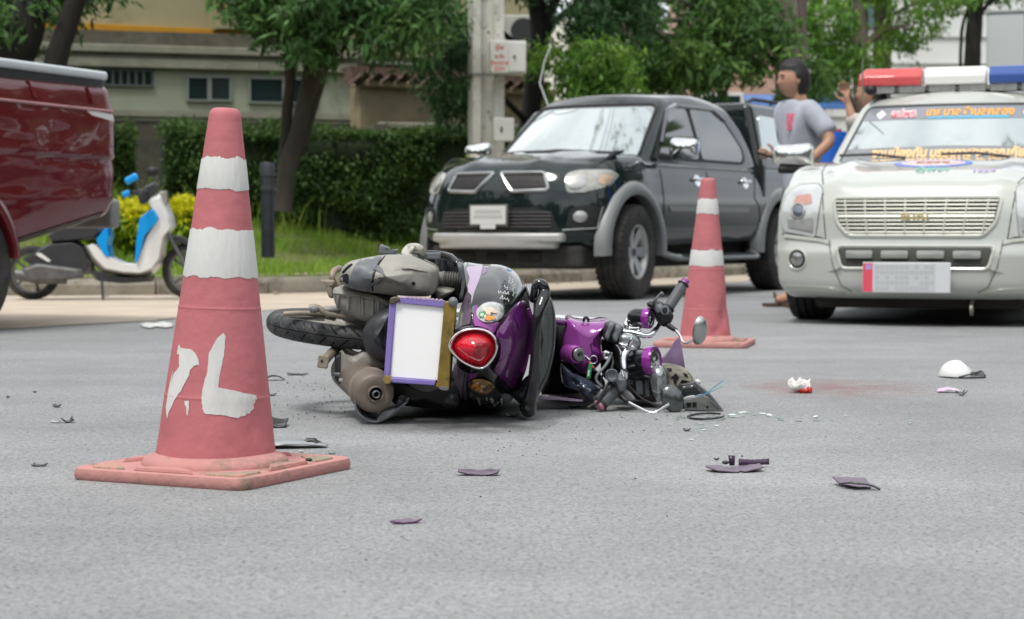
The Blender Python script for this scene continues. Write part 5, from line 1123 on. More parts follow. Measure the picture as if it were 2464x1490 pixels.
c1=S(665,685); c2=S(600,752); MB().rbox((.055,.03,.03),.02,(3,2,2),lambda q:(q@np.array(Ry(-.5).to_3x3()).T)+np.array([c1[0],-.25,c1[1]])).build('lever_guard',bp_,e); MB().rbox((.035,.03,.025),.018,(3,2,2),lambda q:(q@np.array(Ry(-.4).to_3x3()).T)+np.array([c2[0],.20,c2[1]])).build('lever_guard',bp_,e)
c3=S(770,650); MB().ell((c3[0],-.3,c3[1]),(.05,.03,.04),12).build('mirror',blackp,e)
a=S(505,1160); b=S(520,1274); MB().tube([(a[0],-.08,a[1]),(b[0],-.16,max(b[1],.01))],.012,6).build('side_stand',dp_,e)
a=S(250,1165); MB().tube([(a[0]-.25,-.13,a[1]+.03),(a[0]-.05,-.13,a[1]+.0),(a[0]+.15,-.12,a[1]-.02)],[.045,.05,.03],10).build('silencer',mt,e)
# ================= CONES =================
conem=mat('cone_rubber',(.47,.150,.165),.60,var=.09,vs=6,c2=(.37,.115,.125),c2s=5,c2a=.52,c2w=.25,bump=.25,bs=35,spec=.35)
conb=mat('cone_base',(.47,.225,.205),.8,var=.08,vs=9,c2=(.24,.17,.13),c2s=9,c2a=.53,c2w=.14,bump=.3,bs=60)
dirt=mat('cone_dust',(.26,.22,.16),.9,var=.2,vs=25,c2=(.45,.24,.19),c2s=20,c2a=.48,c2w=.06)
cpt=mat('cone_white',(.60,.60,.585),.75,var=.035,vs=20,stretch=(1,1,.2),c2=(.50,.50,.48),c2s=6,c2a=.58,c2w=.12,bump=.25,bs=90)
scuff=mat('scuff_dark',(.12,.05,.045),.8)
def cone(label,base,phi,rt_,rb,Ht,side,lean,bands,strokes=(),dents=(),dscale=1):
    e=empty('traffic_cone',base,0,label,'traffic cone','red and white road cones'); sd=random.random()*9
    Mc=Ry(lean); zb_=.032
    def surf(a,z,off=0):
        t=(z-zb_)/(Ht-zb_); r=rb+(rt_-rb)*t+off; r*=1+.012*math.sin(2*a+sd)*(1-t)
        for (da,dz,wa,wz,am) in dents:
            dd=(a-da+PI)%(2*PI)-PI; r-=am*math.exp(-(dd/wa)**2-((z-dz)/wz)**2)
        for lz in (.178,.375,.475):                    # moulding lines round the cone
            lz*=Ht/.82; r+=.0012*max(0,1-abs(z-lz)/.0035)
        return V((r*math.cos(a),r*math.sin(a),z))
    zs=sorted(set(list(np.linspace(zb_,Ht-.012,90))+[l*Ht/.82+o for l in(.178,.375,.475) for o in(-.004,-.002,0,.002,.004)])); n=72
    rings=[[tuple(Mc@surf(2*PI*j/n,z)) for j in range(n)] for z in zs]
    for k in range(1,5): a=k/4*PI/2; rings.append([tuple(Mc@V((( rt_-.012+.012*math.cos(a))*math.cos(2*PI*j/n),(rt_-.012+.012*math.cos(a))*math.sin(2*PI*j/n),Ht-.012+.012*math.sin(a)))) for j in range(n)])
    rings.append([tuple(Mc@V(((rt_-.016)*math.cos(2*PI*j/n),(rt_-.016)*math.sin(2*PI*j/n),Ht-.003))) for j in range(n)]); rings.append([tuple(Mc@V(((rt_-.017)*math.cos(2*PI*j/n),(rt_-.017)*math.sin(2*PI*j/n),Ht-.05))) for j in range(n)])
    q=MB().loft(rings); bv=q.bvh(); q.build('cone_body',conem,e,ang=50)
    for (z0,z1) in bands:
        q=MB(); m_=160; rr=[]
        def wav(a,s,amp): 
            A=V((math.cos(a)*2.2,math.sin(a)*2.2,s)); return amp*noise.noise(A)+amp*.35*noise.noise(A*5)+amp*.22*noise.noise(A*23)
        for f in (0,.03,.5,.97,1):
            rr.append([tuple(Mc@surf(2*PI*j/m_,(z0+wav(2*PI*j/m_,z0*9,.007))*(1-f)+(z1+wav(2*PI*j/m_,z1*9+3,.008))*f,.0009 if f in(0,1) else .0014)) for j in range(m_)])
        q.loft(rr,cap=False).build('white_band',cpt,e,ang=0)
    # collar and square foot
    q=MB().lathe([(rb*.965,.052),(rb+.003,.047),(rb+.012,.044),(rb+.022,.038),(rb+.027,.028),(rb+.027,.018)],56); q.build('collar',conb,e)
    h=side/2; sq=roundpoly([(-h,-h),(h,-h),(h,h),(-h,h)],.035*dscale,6); q=MB()
    rings=[[(x*k+0.004*math.sin(3*x*9),y*k,z) for x,y in sq] for k,z in ((.985,.0),(1,.006),(1.0,.018),(.99,.025),(.965,.028),(.90,.024),(.5,.026))]; rings=[[tuple(Rz(phi-PI/4)@V(p)) for p in r] for r in rings]
    q.loft(rings).build('foot',conb,e,ang=40)
    for k in range(4):
        for s in(-1,1):
            pass
        a=phi-PI/4+k*PI/2; tri_=roundpoly([(-.085*dscale,-h*.86),(.085*dscale,-h*.86),(.0,-h*.86+.055*dscale)],.008,2); MB().prism(tri_,.024,.0335,0,Rz(a),.9).build('foot_pad',conb,e,bev=.002)
        tr2=roundpoly([(-h*.86,-h*.86),(-h*.42,-h*.86),(-h*.86,-h*.42)],.02,3); MB().prism(tr2,.022,.0285,0,Rz(a),.95).build('foot_corner',dirt,e,bev=.001)
    for st in strokes:
        pl=st; conform(MB(),bv,pl,(lambda p:(p[0],-1.2,p[1])),(0,1,0),.0014,.0022,.009).build('painted_stroke',cpt,e,ang=30)
    return e,bv
# tall near cone: brush strokes read off the photo (Z5 crop coordinates)
CB=(( 515-1232)/FP*4.437,4.437,0.0)
def Z5(x,y): p=P((140+x/1.4325)*.9625,(240+y/1.4325)*.9625,4.437-.10); return (p.x-CB[0],p.z)
def jag(pts,amp,sd,n=9):
    o=[]; c=[sum(p[i] for p in pts)/len(pts) for i in(0,1)]
    for i in range(len(pts)):
        a,b=V(pts[i][:2]),V(pts[(i+1)%len(pts)][:2]); am=pts[i][2] if len(pts[i])>2 else amp; nn=V((-(b-a).y,(b-a).x)); nn.normalize() if nn.length>0 else None
        for j in range(n): t=j/n; o.append(tuple(a.lerp(b,t)+nn*am*(noise.noise((a.x*.05+t*4,a.y*.05,sd))+random.uniform(-.5,.5)*(1.0 if am<5 else 1.5))))
    return o
s7=jag([(431,893),(440,905),(485,908),(510,935,7),(513,962,7),(487,970,6),(478,1000),(450,1050),(425,1085),(400,1130),(391,1163),(383,1120),(395,1040),(410,985),(405,1030,1),(412,1000,1),(436,972),(434,930),(425,925)],1.8,1,4)
sL=jag([(600,849),(606,862),(603,930),(588,1000),(585,1042),(640,1055),(712,1078,7),(705,1105,8),(690,1140,6),(655,1153),(600,1140),(540,1135,5),(527,1100),(527,1052),(545,985),(550,920),(575,870)],1.8,2,5)
sd=jag([(462,1092),(478,1090),(480,1110),(476,1143),(472,1140),(470,1112),(463,1105)],1,3,3)
cone('tall red cone in the foreground with hand-painted white marks and two white bands',CB,R(18.7),.0335,.1385,.828,.463,R(1.9),[(.645,.715),(.448,.555)],[[Z5(*p[:2]) for p in s] for s in (s7,sL,sd)],[(R(-35),.12,.35,.05,.006),(R(-150),.08,.3,.04,.005)])
x,y=CB[0]+.215,CB[1]-.02; q=MB().ell((0,0,0),(.008,.006,.004),8,k=5); o=q.build('pebble',blackp); o.location=(x,y,.034); tag(o,'small dark crumb lying on the foot of the near cone','pebble')
CB2=((1697-1232)/FP*9.44,9.44,0)
cone('distant red cone with two plain white bands, standing behind the fallen handlebars',CB2,R(32),.034,.123,.806,.447,R(.9),[(.635,.705),(.385,.46)],(),[(R(-40),.14,.35,.05,.016),(R(-70),.07,.2,.03,.01),(R(-20),.20,.4,.05,.012)])
# ================= THE FALLEN SCOOTER =================
# it lies on its right side, wheels to the left, tail towards us; heights and widths were read off enlarged crops
BO=V((-.15,5.95,0)); be=empty('fallen_scooter',BO,0,'purple and black scooter lying on its side in the middle of the road','scooter')
def Q1(zx,zy,d,dr=None):
    dr=dr or d
    p=P(616+zx*.33595,558.25+zy*.33595,dr); return V((p.x-BO.x,d-BO.y,p.z))
def Q2(zx,zy,d,dr=None):
    dr=dr or d
    p=P(1232+zx*.29713,616+zy*.29713,dr); return V((p.x-BO.x,d-BO.y,p.z))
def Q6(zx,zy,d,dr=None):
    dr=dr or d
    p=P(1424.5+zx*.2583,635.25+zy*.2583,dr); return V((p.x-BO.x,d-BO.y,p.z))
def pillow(pts,dn,df,rd=.03,Q=Q1,dr=None,cr=6,m=0,back=.9,smooth_=True,mb=None,flat=0):
    """closed outline seen from behind the bike, near depth dn to far depth df, rounded towards us"""
    dr=dr or dn+rd*.5
    pl=crom(pts,cr,True) if smooth_ else roundpoly(pts,14,3); W=[Q(x,y,0,dr) for x,y in pl]; c=sum(W,V())/len(W); rings=[]
    L_=[(p-c).length for p in W]; mx_=max(L_)
    sched=[(.02,0)]+[(k,0) for k in (.35,.62)] if False else []
    for k in (.05,.2,.35,.5,.64,.77,.88,.95): rings.append((k,None,dn+flat*(k**2)))
    for j in range(0,6):
        a=j/5*PI/2; rings.append((1,rd*(1-math.sin(a)),dn+flat+rd*(1-math.cos(a))))
    rings.append((1,0,dn+(df-dn)*.6)); rings.append((back,0,df))
    out=[]
    for k,ins,dd in rings:
        r=[]
        for p in W:
            v=p-c; L0=v.length; t=(max(L0-(rd if ins is None else ins),L0*.3)/L0)*(k)
            q=c+v*t; r.append((q.x,dd-BO.y,q.z))
        out.append(r)
    q=mb or MB(); q.loft(out[::-1] if signed(W)>0 else out,m); return q
def signed(W): 
    return sum(W[i-1].x*W[i].z-W[i].x*W[i-1].z for i in range(len(W)))
VW=(0,1,0)
def onto(par,name,bv,pts,m,off=.003,th=.008,step=.012,Q=Q1,dr=5.70,cr=5,bulge=0,sharp=False,rp=None,label=None):
    pl=[(p[0],p[1]) for p in pts]; pl=crom(pl,cr,True) if not sharp else pl; W=[Q(x,y,0,dr) for x,y in pl]; poly=[(w.x,w.z) for w in W]
    if rp: poly=roundpoly(poly,rp)
    return conform(MB(),bv,poly,(lambda p:(p[0],-1.6,p[1])),VW,off,th,step,0,bulge).build(name,m,par,ang=45,label=label)
def line1(par,name,bv,pts,m,rad,off=0,Q=Q1,dr=5.70,cr=4):
    W=[Q(x,y,0,dr) for x,y in crom(pts,cr)]; return lineon(MB(),bv,[(w.x,w.z) for w in W],(lambda p:(p[0],-1.6,p[1])),VW,rad,off,0,6,.012).build(name,m,par)
def tub(name,pts,r,m,par=None,Q=Q1,n=10,cr=5,flat=1):
    """tube through (zx,zy,depth) stations"""
    k=[tuple(Q(x,y,d)) for x,y,d in [p[:3] for p in pts]]; 
    if isinstance(r,(list,tuple)): q=crom([a+(b,) for a,b in zip(k,r)],cr); return MB().tube([p[:3] for p in q],[p[3] for p in q],n,flat=flat).build(name,m,par or be)
    return MB().tube(crom(k,cr),r,n,flat=flat).build(name,m,par or be)
gb=mat('body_gloss_black',(.012,.012,.014),.12,coat=1,c2=(.10,.10,.10),c2s=26,c2a=.68,c2w=.05); pur=mat('paint_purple',(.115,.018,.125),.22,.15,coat=1,var=.08,vs=8,rv=.05); lav=mat('paint_lavender',(.34,.25,.36),.3,coat=.8,var=.06,vs=8,c2=(.25,.18,.26),c2s=9,c2a=.62,c2w=.05)
pcol=mat('cover_purple',(.25,.048,.26),.25,.1,coat=.9,var=.06,vs=6); grey=mat('cast_grey',(.29,.28,.25),.6,.15,var=.12,vs=7,c2=(.20,.19,.165),c2s=9,c2a=.55,c2w=.15,bump=.15,bs=70)
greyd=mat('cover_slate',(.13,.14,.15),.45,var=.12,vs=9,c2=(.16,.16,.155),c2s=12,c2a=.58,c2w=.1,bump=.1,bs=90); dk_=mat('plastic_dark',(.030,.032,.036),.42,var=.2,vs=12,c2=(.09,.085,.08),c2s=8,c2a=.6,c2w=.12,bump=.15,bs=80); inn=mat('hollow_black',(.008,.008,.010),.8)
rust=mat('silencer_brown',(.19,.155,.13),.6,.25,var=.15,vs=10,c2=(.12,.085,.065),c2s=7,c2a=.52,c2w=.15,bump=.1,bs=60); tan_=mat('bracket_tan',(.26,.22,.17),.6,.3,var=.2,vs=18,c2=(.12,.09,.06),c2s=20,c2a=.55,c2w=.1)
tyr=mat('tyre_black',(.022,.023,.026),.55,var=.2,vs=12,c2=(.07,.066,.06),c2s=14,c2a=.5,c2w=.15,bump=.1,bs=120); seatm=mat('seat_vinyl',(.075,.082,.08),.38,var=.12,vs=5,bump=.25,bs=220); viol=mat('frame_violet',(.22,.17,.46),.45,var=.08,vs=20,c2=(.12,.09,.2),c2s=30,c2a=.62,c2w=.05)
gld=mat('frame_gold',(.24,.165,.035),.5,.3,var=.25,vs=18,c2=(.11,.08,.03),c2s=14,c2a=.52,c2w=.1); chr2=mat('chrome_worn',(.74,.76,.77),.14,1,var=.1,vs=20,rv=.08)
# --- rear wheel: tread with slanting cuts
ax=Q1(740,705,6.02,6.02); RW=.285; TWd=.037; wn=V((.100,-.045,1)).normalized(); MW=frame(wn,None,V((0,1,0))); MW.translation=ax+V((.0,0,0)); MW.translation=Q1(75,672,6.02,6.02)+V((RW,0,-.012))
we=empty('rear_wheel',(0,0,0),parent=be)
prof=[]; 
for k in range(0,41):
    a=-1.15+2.3*k/40; prof.append((RW-TWd*1.0+TWd*math.cos(a)*1.0,TWd*1.02*math.sin(a)*.95))
vv=[];ff=[]; n=1040; np_=len(prof); bead=[(RW-.07,.030),(RW-.075,.026)]
full=[(RW-.062,-.024)]+[(RW-.050,-.031)]+prof+[(RW-.050,.031),(RW-.062,.024)]
for i in range(n):
    a=2*PI*i/n
    for r,z in full:
        t=z/TWd; dep=0
        if abs(t)<.93 and r>RW-.04:
            per=2*PI/26; s=1 if t>0 else -1; ph=((a*1+(.16*abs(t)**1.0)*1.0+(per/2 if s>0 else 0))%per)/per; ph2=((a+.16*abs(t)+per*.42+(per/2 if s>0 else 0))%per)/per
            g1=max(0,1-(abs(ph-.5)/.055)**2)*min(1,max(0,(abs(t)-.10)*9)); g2=max(0,1-(abs(ph2-.5)/.05)**2)*min(1,max(0,(abs(t)-.42)*9)); dep=.0062*max(g1,g2)
            if abs(t)<.035: dep=.004
        vv.append(((r-dep)*math.cos(a),(r-dep)*math.sin(a),z))
K=len(full)
for i in range(n):
    for j in range(K-1): a_,b_=i*K,((i+1)%n)*K; ff.append((a_+j,b_+j,b_+j+1,a_+j+1))
MB().add(vv,ff,0,MW).build('tyre',tyr,we,ang=32)
q=MB().lathe([(RW-.062,-.026),(RW-.070,-.022),(RW-.080,-.010),(RW-.080,.010),(RW-.070,.022),(RW-.062,.026),(RW-.058,.029),(RW-.054,.027),(RW-.062,.020),(RW-.073,0),(RW-.062,-.020)],64,0,MW)
q.lathe([(.03,-.05),(.045,-.045),(.045,.045),(.03,.05),(0,.05)],24,0,MW); q.build('rim',grey,we)
for k in range(6):
    a=PI/3*k; MB().tube([(.04*math.cos(a),.04*math.sin(a),0),((RW-.09)*math.cos(a+.1),(RW-.09)*math.sin(a+.1),0)],[.018,.013],8,M=MW).build('spoke',grey,we)
# --- engine, belt case, air box (upper side = left side of the scooter)
q=pillow([(560,400),(700,400),(830,440),(900,470),(960,520),(900,640),(760,640),(600,560),(552,480)],5.72,6.3,.04); q.build('belt_case',grey,be)
bvq=q.bvh()
for k,(x0,y0,x1,y1) in enumerate([(590,430,580,545),(660,440,655,560),(735,450,740,600),(755,450,760,600),(830,470,830,600),(870,480,870,620)]): line1(be,'casting_rib',bvq,[(x0,y0),(x1,y1)],grey,.006,.002)
line1(be,'casting_flange',bvq,[(560,440),(700,452),(850,480),(930,520)],grey,.009,.001)
q=pillow([(590,560),(760,560),(940,580),(960,660),(700,660),(600,620)],5.80,6.2,.03); q.build('gear_housing',grey,be)
q=pillow([(600,270),(650,220),(720,198),(870,172),(1000,170),(1110,187),(1200,225),(1272,268),(1284,330),(1278,410),(1245,460),(1160,468),(980,458),(830,440),(700,418),(640,395),(585,360)],5.62,6.35,.06,flat=.03); bva=q.bvh(); q.build('air_box_cover',grey,be)
onto(be,'slate_band',bva,[(760,186),(830,176),(905,172),(890,200),(855,270),(838,350),(826,442),(740,425),(655,408),(680,330),(715,240)],greyd,.007,.016,.008,sharp=True,rp=.006)
line1(be,'cover_seam',bva,[(925,172),(880,240),(850,340),(838,440)],inn,.0022,.001)
onto(be,'raised_panel',bva,[(985,412),(1060,350),(1145,290),(1210,286),(1255,300),(1262,380),(1240,432),(1170,448),(1100,448),(1030,442)],grey,.009,.02,.008,sharp=True,rp=.010)
onto(be,'raised_rib',bva,[(1045,245),(1090,234),(1170,245),(1235,272),(1225,284),(1170,272),(1110,258),(1060,262)],grey,.006,.014,.008,sharp=True,rp=.004)
onto(be,'vent_mesh',bva,[(600,330),(640,300),(672,310),(655,400),(600,372)],inn,.003,.008,.012,cr=3)
for k in range(4): line1(be,'vent_fin',bva,[(628+k*12,290-k*14),(655+k*14,262-k*10)],inn,.004,.001)
onto(be,'screw',bva,circ(1136,365,13),inn,.012,.01,.01,sharp=True)
# bellows hose to the body
a=Q1(1270,330,5.9); b=Q1(1480,342,5.9); M=frame(a,b); L_=(b-a).length; pr=[(.017,0),(.0205,L_*.02),(.0205,L_*.30)]
q=MB().lathe(pr,28,0,M); q.lathe([(.022,L_*.30),(.023,L_*.33),(.022,L_*.36)],28,0,M); q.build('intake_duct',mat('duct_grey',(.15,.145,.135),.6,var=.15,vs=12),be)
pr=[]
for k in range(7): z=L_*(.36+k*.088); pr+=[(.0175,z),(.0225,z+L_*.022),(.0225,z+L_*.050),(.0175,z+L_*.072)]
MB().lathe(pr,28,0,M).build('bellows',mat('bellows_rubber',(.10,.098,.09),.65,var=.15,vs=14),be)
q=pillow([(1285,405),(1400,415),(1405,440),(1330,480),(1290,470)],5.85,6.1,.02); q.build('hose_clamp_cover',grey,be)
# upper brackets and torn foam
q=pillow([(885,90),(915,88),(915,130),(960,138),(1000,120),(1016,130),(1000,165),(960,172),(880,165),(875,135)],5.88,5.96,.012,smooth_=False); q.build('cable_bracket',greyd,be)
MB().tube([tuple(Q1(920+30*math.cos(a),130+18*math.sin(a),5.90)) for a in np.linspace(-2.6,.6,10)],.006,8).build('cable_clip',greyd,be)
MB().tube([tuple(Q1(900,88+k*14,5.92)) for k in range(4)],.011,10).build('rubber_stop',dk_,be)
foam=mat('foam_pale',(.48,.47,.42),.85,var=.15,vs=30,c2=(.2,.19,.17),c2s=30,c2a=.55,c2w=.1,bump=.5,bs=80)
MB().tube([tuple(Q1(1130+62*math.cos(a)*(1+.08*math.sin(3*a)),143+38*math.sin(a),5.90+.02*math.sin(a*2))) for a in np.linspace(0,2*PI,22)],.0085,10,flat=1.3).build('torn_gasket',foam,be)
q=pillow([(1070,150),(1110,105),(1140,110),(1120,150),(1090,190),(1065,180)],5.88,5.94,.012); q.build('gasket_flap',foam,be)
MB().box(tuple(Q1(1180,172,5.93)),(.12,.05,.020)).build('mount_plate',greyd,be,bev=.003)
# arm loops and levers on the left
tub('swing_tube',[(600,262,5.95),(560,280,5.9),(545,330,5.88),(570,400,5.9)],.010,tan_)
q=pillow([(458,343),(560,345),(568,375),(520,380),(548,400),(552,480),(520,470),(505,420),(500,375),(462,352)],5.80,5.84,.008,smooth_=False); q.build('tin_bracket',tan_,be)
tub('brake_cable',[(200,588,5.80),(300,582,5.80),(420,590,5.82),(560,620,5.9)],.008,tan_); tub('brake_cable',[(240,600,5.82),(340,612,5.82),(520,606,5.86)],.006,grey)
tub('brake_arm',[(385,550,5.72),(440,545,5.72),(520,590,5.72),(640,610,5.75)],[.013,.011,.007,.006],tan_); q=pillow([(385,545),(420,530),(450,545),(445,575),(400,580)],5.70,5.75,.01); q.build('adjuster_nut',greyd,be)
tub('axle_stay',[(450,560,5.80),(560,560,5.80),(640,600,5.85)],.008,grey)
# --- mudguard, number plate and its frame
q=pillow([(945,548),(880,566),(820,606),(775,670),(750,745),(762,820),(795,880),(860,925),(930,955),(985,940),(1000,700),(985,560)],5.60,6.25,.05,flat=.02); q.build('mudguard',dk_,be)
PM=[]
def plane_pts(pts,d): return [Q1(x,y,d) for x,y in pts]
def slab(name,pts,d0,d1,m,par,bev=.003,tilt=0,rp=None):
    pl=[(Q1(x,y,0,5.55).x,Q1(x,y,0,5.55).z) for x,y in pts]
    if rp: pl=roundpoly(pl,rp)
    q=MB(); q.prism(pl,BO.y-d1,BO.y-d0,0,XZ); return q.build(name,m,par,bev=bev)
pf=empty('number_plate',(0,0,0),parent=be)
slab('backing',[(975,475),(1440,505),(1392,1122),(930,1045)],5.565,5.58,inn,pf)
slab('plate_blank',[(1003,503),(1349,538),(1302,1062),(963,1036)],5.538,5.552,mat('plate_blank_white',(.93,.93,.93),.6),pf,.0015)
slab('frame_top',[(1035,468),(1352,492),(1350,537),(1003,502),(1030,500)],5.530,5.565,viol,pf); slab('frame_side',[(958,512),(1002,504),(963,1036),(918,1034)],5.530,5.565,viol,pf); slab('frame_foot',[(970,1038),(1290,1062),(1284,1098),(965,1076)],5.530,5.565,viol,pf)
slab('gold_strip',[(1350,495),(1400,497),(1437,520),(1435,560),(1402,820),(1385,1122),(1340,1128),(1285,1104),(1302,1062),(1349,538)],5.527,5.565,gld,pf,rp=.006)
cb=mat('clip_bronze',(.10,.085,.06),.5,.4,var=.3,vs=40)
slab('corner_clip',[(965,470),(1000,462),(1036,474),(1030,500),(1000,502),(994,515),(958,515)],5.524,5.568,cb,pf,rp=.004); slab('corner_clip',[(918,1034),(962,1036),(968,1082),(940,1085),(918,1070)],5.524,5.568,cb,pf,rp=.004)
slab('corner_clip',[(1312,1102),(1386,1108),(1380,1128),(1345,1132),(1315,1120)],5.524,5.568,greyd,pf,rp=.004)
c=Q1(941,1058,5.522); MB().lathe([(0,-.008),(.012,-.006),(.014,0)],6,0,T_(c)@Rx(-PI/2)@Matrix.Identity(4)).build('brass_bolt',mat('brass',(.45,.33,.12),.35,.8),pf)
c=Q1(1412,502,5.53); MB().ell(c,(.014,.014,.014),18).build('frame_knob',greyd,pf)
for k in range(9):
    c=Q1(1085+k*30,472+k*2.6,5.535); MB().ell(c,(.0065,.007,.0055),8).build('beaded_edge',lav,pf)
# --- silencer, shields and stays
sa=Q1(868,1150,5.545,5.6); sb=sa+V((-.115,.40,.045)); M=frame(sa,sb,V((0,0,1))); SR_=.0575
q=MB().lathe([(.0,.010),(.019,.010)],32,1,M); q.lathe([(.0185,.008),(.0195,-.003),(.0215,-.004),(.023,.0),(.024,.005),(.036,.003),(SR_-.008,.006),(SR_-.003,.010),(SR_,.022),(SR_+.001,.05),(SR_+.003,.06),(SR_,.07),(SR_,.38),(SR_*.7,.44)],56,0,M); q.build('silencer',[rust,inn],be)
MB().lathe([(.0075,.010),(.008,-.008),(.0095,-.0095),(.011,-.008),(.011,.010)],24,0,M).build('tail_pipe',greyd,be)
MB().lathe([(SR_+.002,.062),(SR_+.006,.064),(SR_+.006,.082),(SR_+.002,.084)],48,0,M).build('band_clamp',tan_,be)
q=pillow([(610,842),(640,870),(700,885),(770,850),(840,880),(945,950),(900,985),(790,965),(720,1000),(685,1060),(690,1150),(745,1260),(690,1200),(640,1140),(608,1060),(604,920)],5.74,6.0,.025); q.build('silencer_hanger',grey,be)
q=pillow([(562,880),(610,860),(618,1085),(600,1100),(560,1060)],5.76,5.86,.015,smooth_=False); q.build('rubber_mount',dk_,be)
tub('stay_rod',[(545,1018,5.74),(600,1022,5.74)],.006,greyd); tub('stay_rod',[(600,1060,5.73),(640,1068,5.72),(720,1072,5.70)],.006,grey)
tub('peg_tube',[(600,815,5.85),(560,850,5.80),(520,890,5.74),(490,925,5.72)],.014,tan_)
q=pillow([(448,880),(528,888),(512,982),(436,972)],5.700,5.718,.004,smooth_=False); bvx=q.bvh(); q.build('peg_plate',tan_,be); onto(be,'peg_hole',bvx,circ(472,925,9),inn,.002,.004,.01,sharp=True)
# curved guard under the silencer
arc=[(712,1180),(712,1260),(745,1320),(800,1355),(850,1368),(905,1352),(960,1325),(1010,1290),(1024,1262)]
q=MB(); aa=[Q1(x,y,0,5.55) for x,y in crom(arc,4)]; cc=Q1(868,1150,0,5.6)
rings=[[ (p.x,5.56-BO.y+.02*(i/len(aa)),max(p.z,.004)) for i,p in enumerate(aa)],[(p.x,5.9-BO.y,max(p.z+.015,.004)) for p in aa]]
q.loft(rings,closed=False,cap=False); q.build('heat_guard',greyd,be,solid=.006)
q=pillow([(862,1342),(900,1290),(960,1275),(1030,1250),(1078,1212),(1085,1225),(1050,1255),(1015,1290),(950,1330),(880,1362)],5.57,5.72,.01); q.build('guard_lip',greyd,be)
q=pillow([(1000,1255),(1010,1200),(1040,1195),(1060,1215),(1045,1245)],5.58,5.75,.01); q.build('broken_peg',dk_,be)
# dark underside between wheel and body
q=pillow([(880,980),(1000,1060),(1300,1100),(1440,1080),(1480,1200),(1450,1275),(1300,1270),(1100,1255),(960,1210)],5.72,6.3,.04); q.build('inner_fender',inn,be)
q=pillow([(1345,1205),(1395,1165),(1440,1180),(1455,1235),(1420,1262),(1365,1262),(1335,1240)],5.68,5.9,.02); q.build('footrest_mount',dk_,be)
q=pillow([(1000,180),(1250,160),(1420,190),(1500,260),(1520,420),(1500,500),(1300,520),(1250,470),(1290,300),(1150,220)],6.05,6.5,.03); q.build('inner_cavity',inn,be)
tub('luggage_rail',[(1100,168,6.06),(1220,152,6.05),(1330,158,6.02),(1400,180,5.98),(1440,225,5.95),(1480,260,5.95)],.009,gb); tub('luggage_rail',[(1120,176,6.06),(1220,166,6.05),(1320,172,6.03),(1390,196,5.99),(1430,238,5.96)],.006,dk_)
for x in(1310,1345): tub('strut',[(x,200,6.03),(x-8,280,6.03)],.012,dk_)
q=pillow([(1440,232),(1470,222),(1520,262),(1536,310),(1530,380),(1500,440),(1480,500),(1455,480),(1470,400),(1465,330)],5.86,6.0,.02); q.build('torn_edge',greyd,be)
# --- tail body: a dome round the tail light
OUT=[(1478,228),(1600,236),(1750,243),(1850,288),(1918,368),(1950,470),(1968,560),(1985,640),(1975,800),(1940,1000),(1880,1150),(1825,1250),(1780,1300),(1680,1324),(1560,1308),(1460,1272),(1405,1130),(1385,950),(1390,830),(1410,720),(1445,590),(1500,430),(1530,330)]
pl=crom(OUT,5,True); W=[Q1(x,y,0,5.72) for x,y in pl]; cW=Q1(1600,800,0,5.66); rings=[]
for k in range(1,13):
    s=(k/12)**.8; dd=5.52+.33*s**2.6; rings.append([((cW+(p-cW)*s).x,dd-BO.y+.05*((cW+(p-cW)*s).x-cW.x),(cW+(p-cW)*s).z) for p in W])
rings.append([(p.x,6.35-BO.y,p.z*.9+.03) for p in W])
q=MB().loft(rings[::-1] if signed(W)>0 else rings); bvt=q.bvh(); bdy=q.build('tail_cowl',gb,be,ang=60)
def ot(n,pts,m,off=.0035,th=.01,step=.010,**k): return onto(be,n,bvt,pts,m,off,th,step,**k)
ot('lavender_stripe',[(1500,262),(1535,248),(1620,246),(1600,340),(1565,430),(1548,520),(1542,642),(1470,670),(1410,738),(1422,690),(1448,590),(1502,432),(1532,335)],lav,.0065,.014,sharp=True,rp=.006)
ot('lavender_stripe',[(1405,930),(1440,962),(1503,978),(1488,1060),(1474,1160),(1482,1272),(1450,1262),(1418,1150),(1400,1040)],lav,.0065,.014,sharp=True,rp=.006)
ot('slate_stripe',[(1552,522),(1580,512),(1562,600),(1566,652),(1545,645)],mat('stripe_slate',(.12,.12,.16),.35,coat=.6),.0075,.014,sharp=True)
ot('slate_stripe',[(1506,980),(1524,985),(1512,1060),(1508,1180),(1500,1240),(1480,1200),(1490,1070)],mat('stripe_slate',(.12,.12,.16),.35,coat=.6),.0075,.014,sharp=True)
ot('purple_decal',[(1624,250),(1665,252),(1650,290),(1618,310)],pur,.003,sharp=True); ot('blue_sticker',[(1798,262),(1830,265),(1832,285),(1800,282)],mat('sticker_blue',(.02,.25,.45),.3),.003,sharp=True,step=.01)
ot('purple_flash',[(1570,545),(1588,505),(1602,560),(1640,610),(1700,632),(1745,632),(1722,668),(1700,712),(1668,672),(1610,655),(1564,654)],pcol,.006,.014,sharp=True); ot('purple_flash',[(1525,985),(1560,988),(1600,975),(1585,1010),(1540,1035),(1520,1060),(1515,1020)],pur,.006,.014,sharp=True)
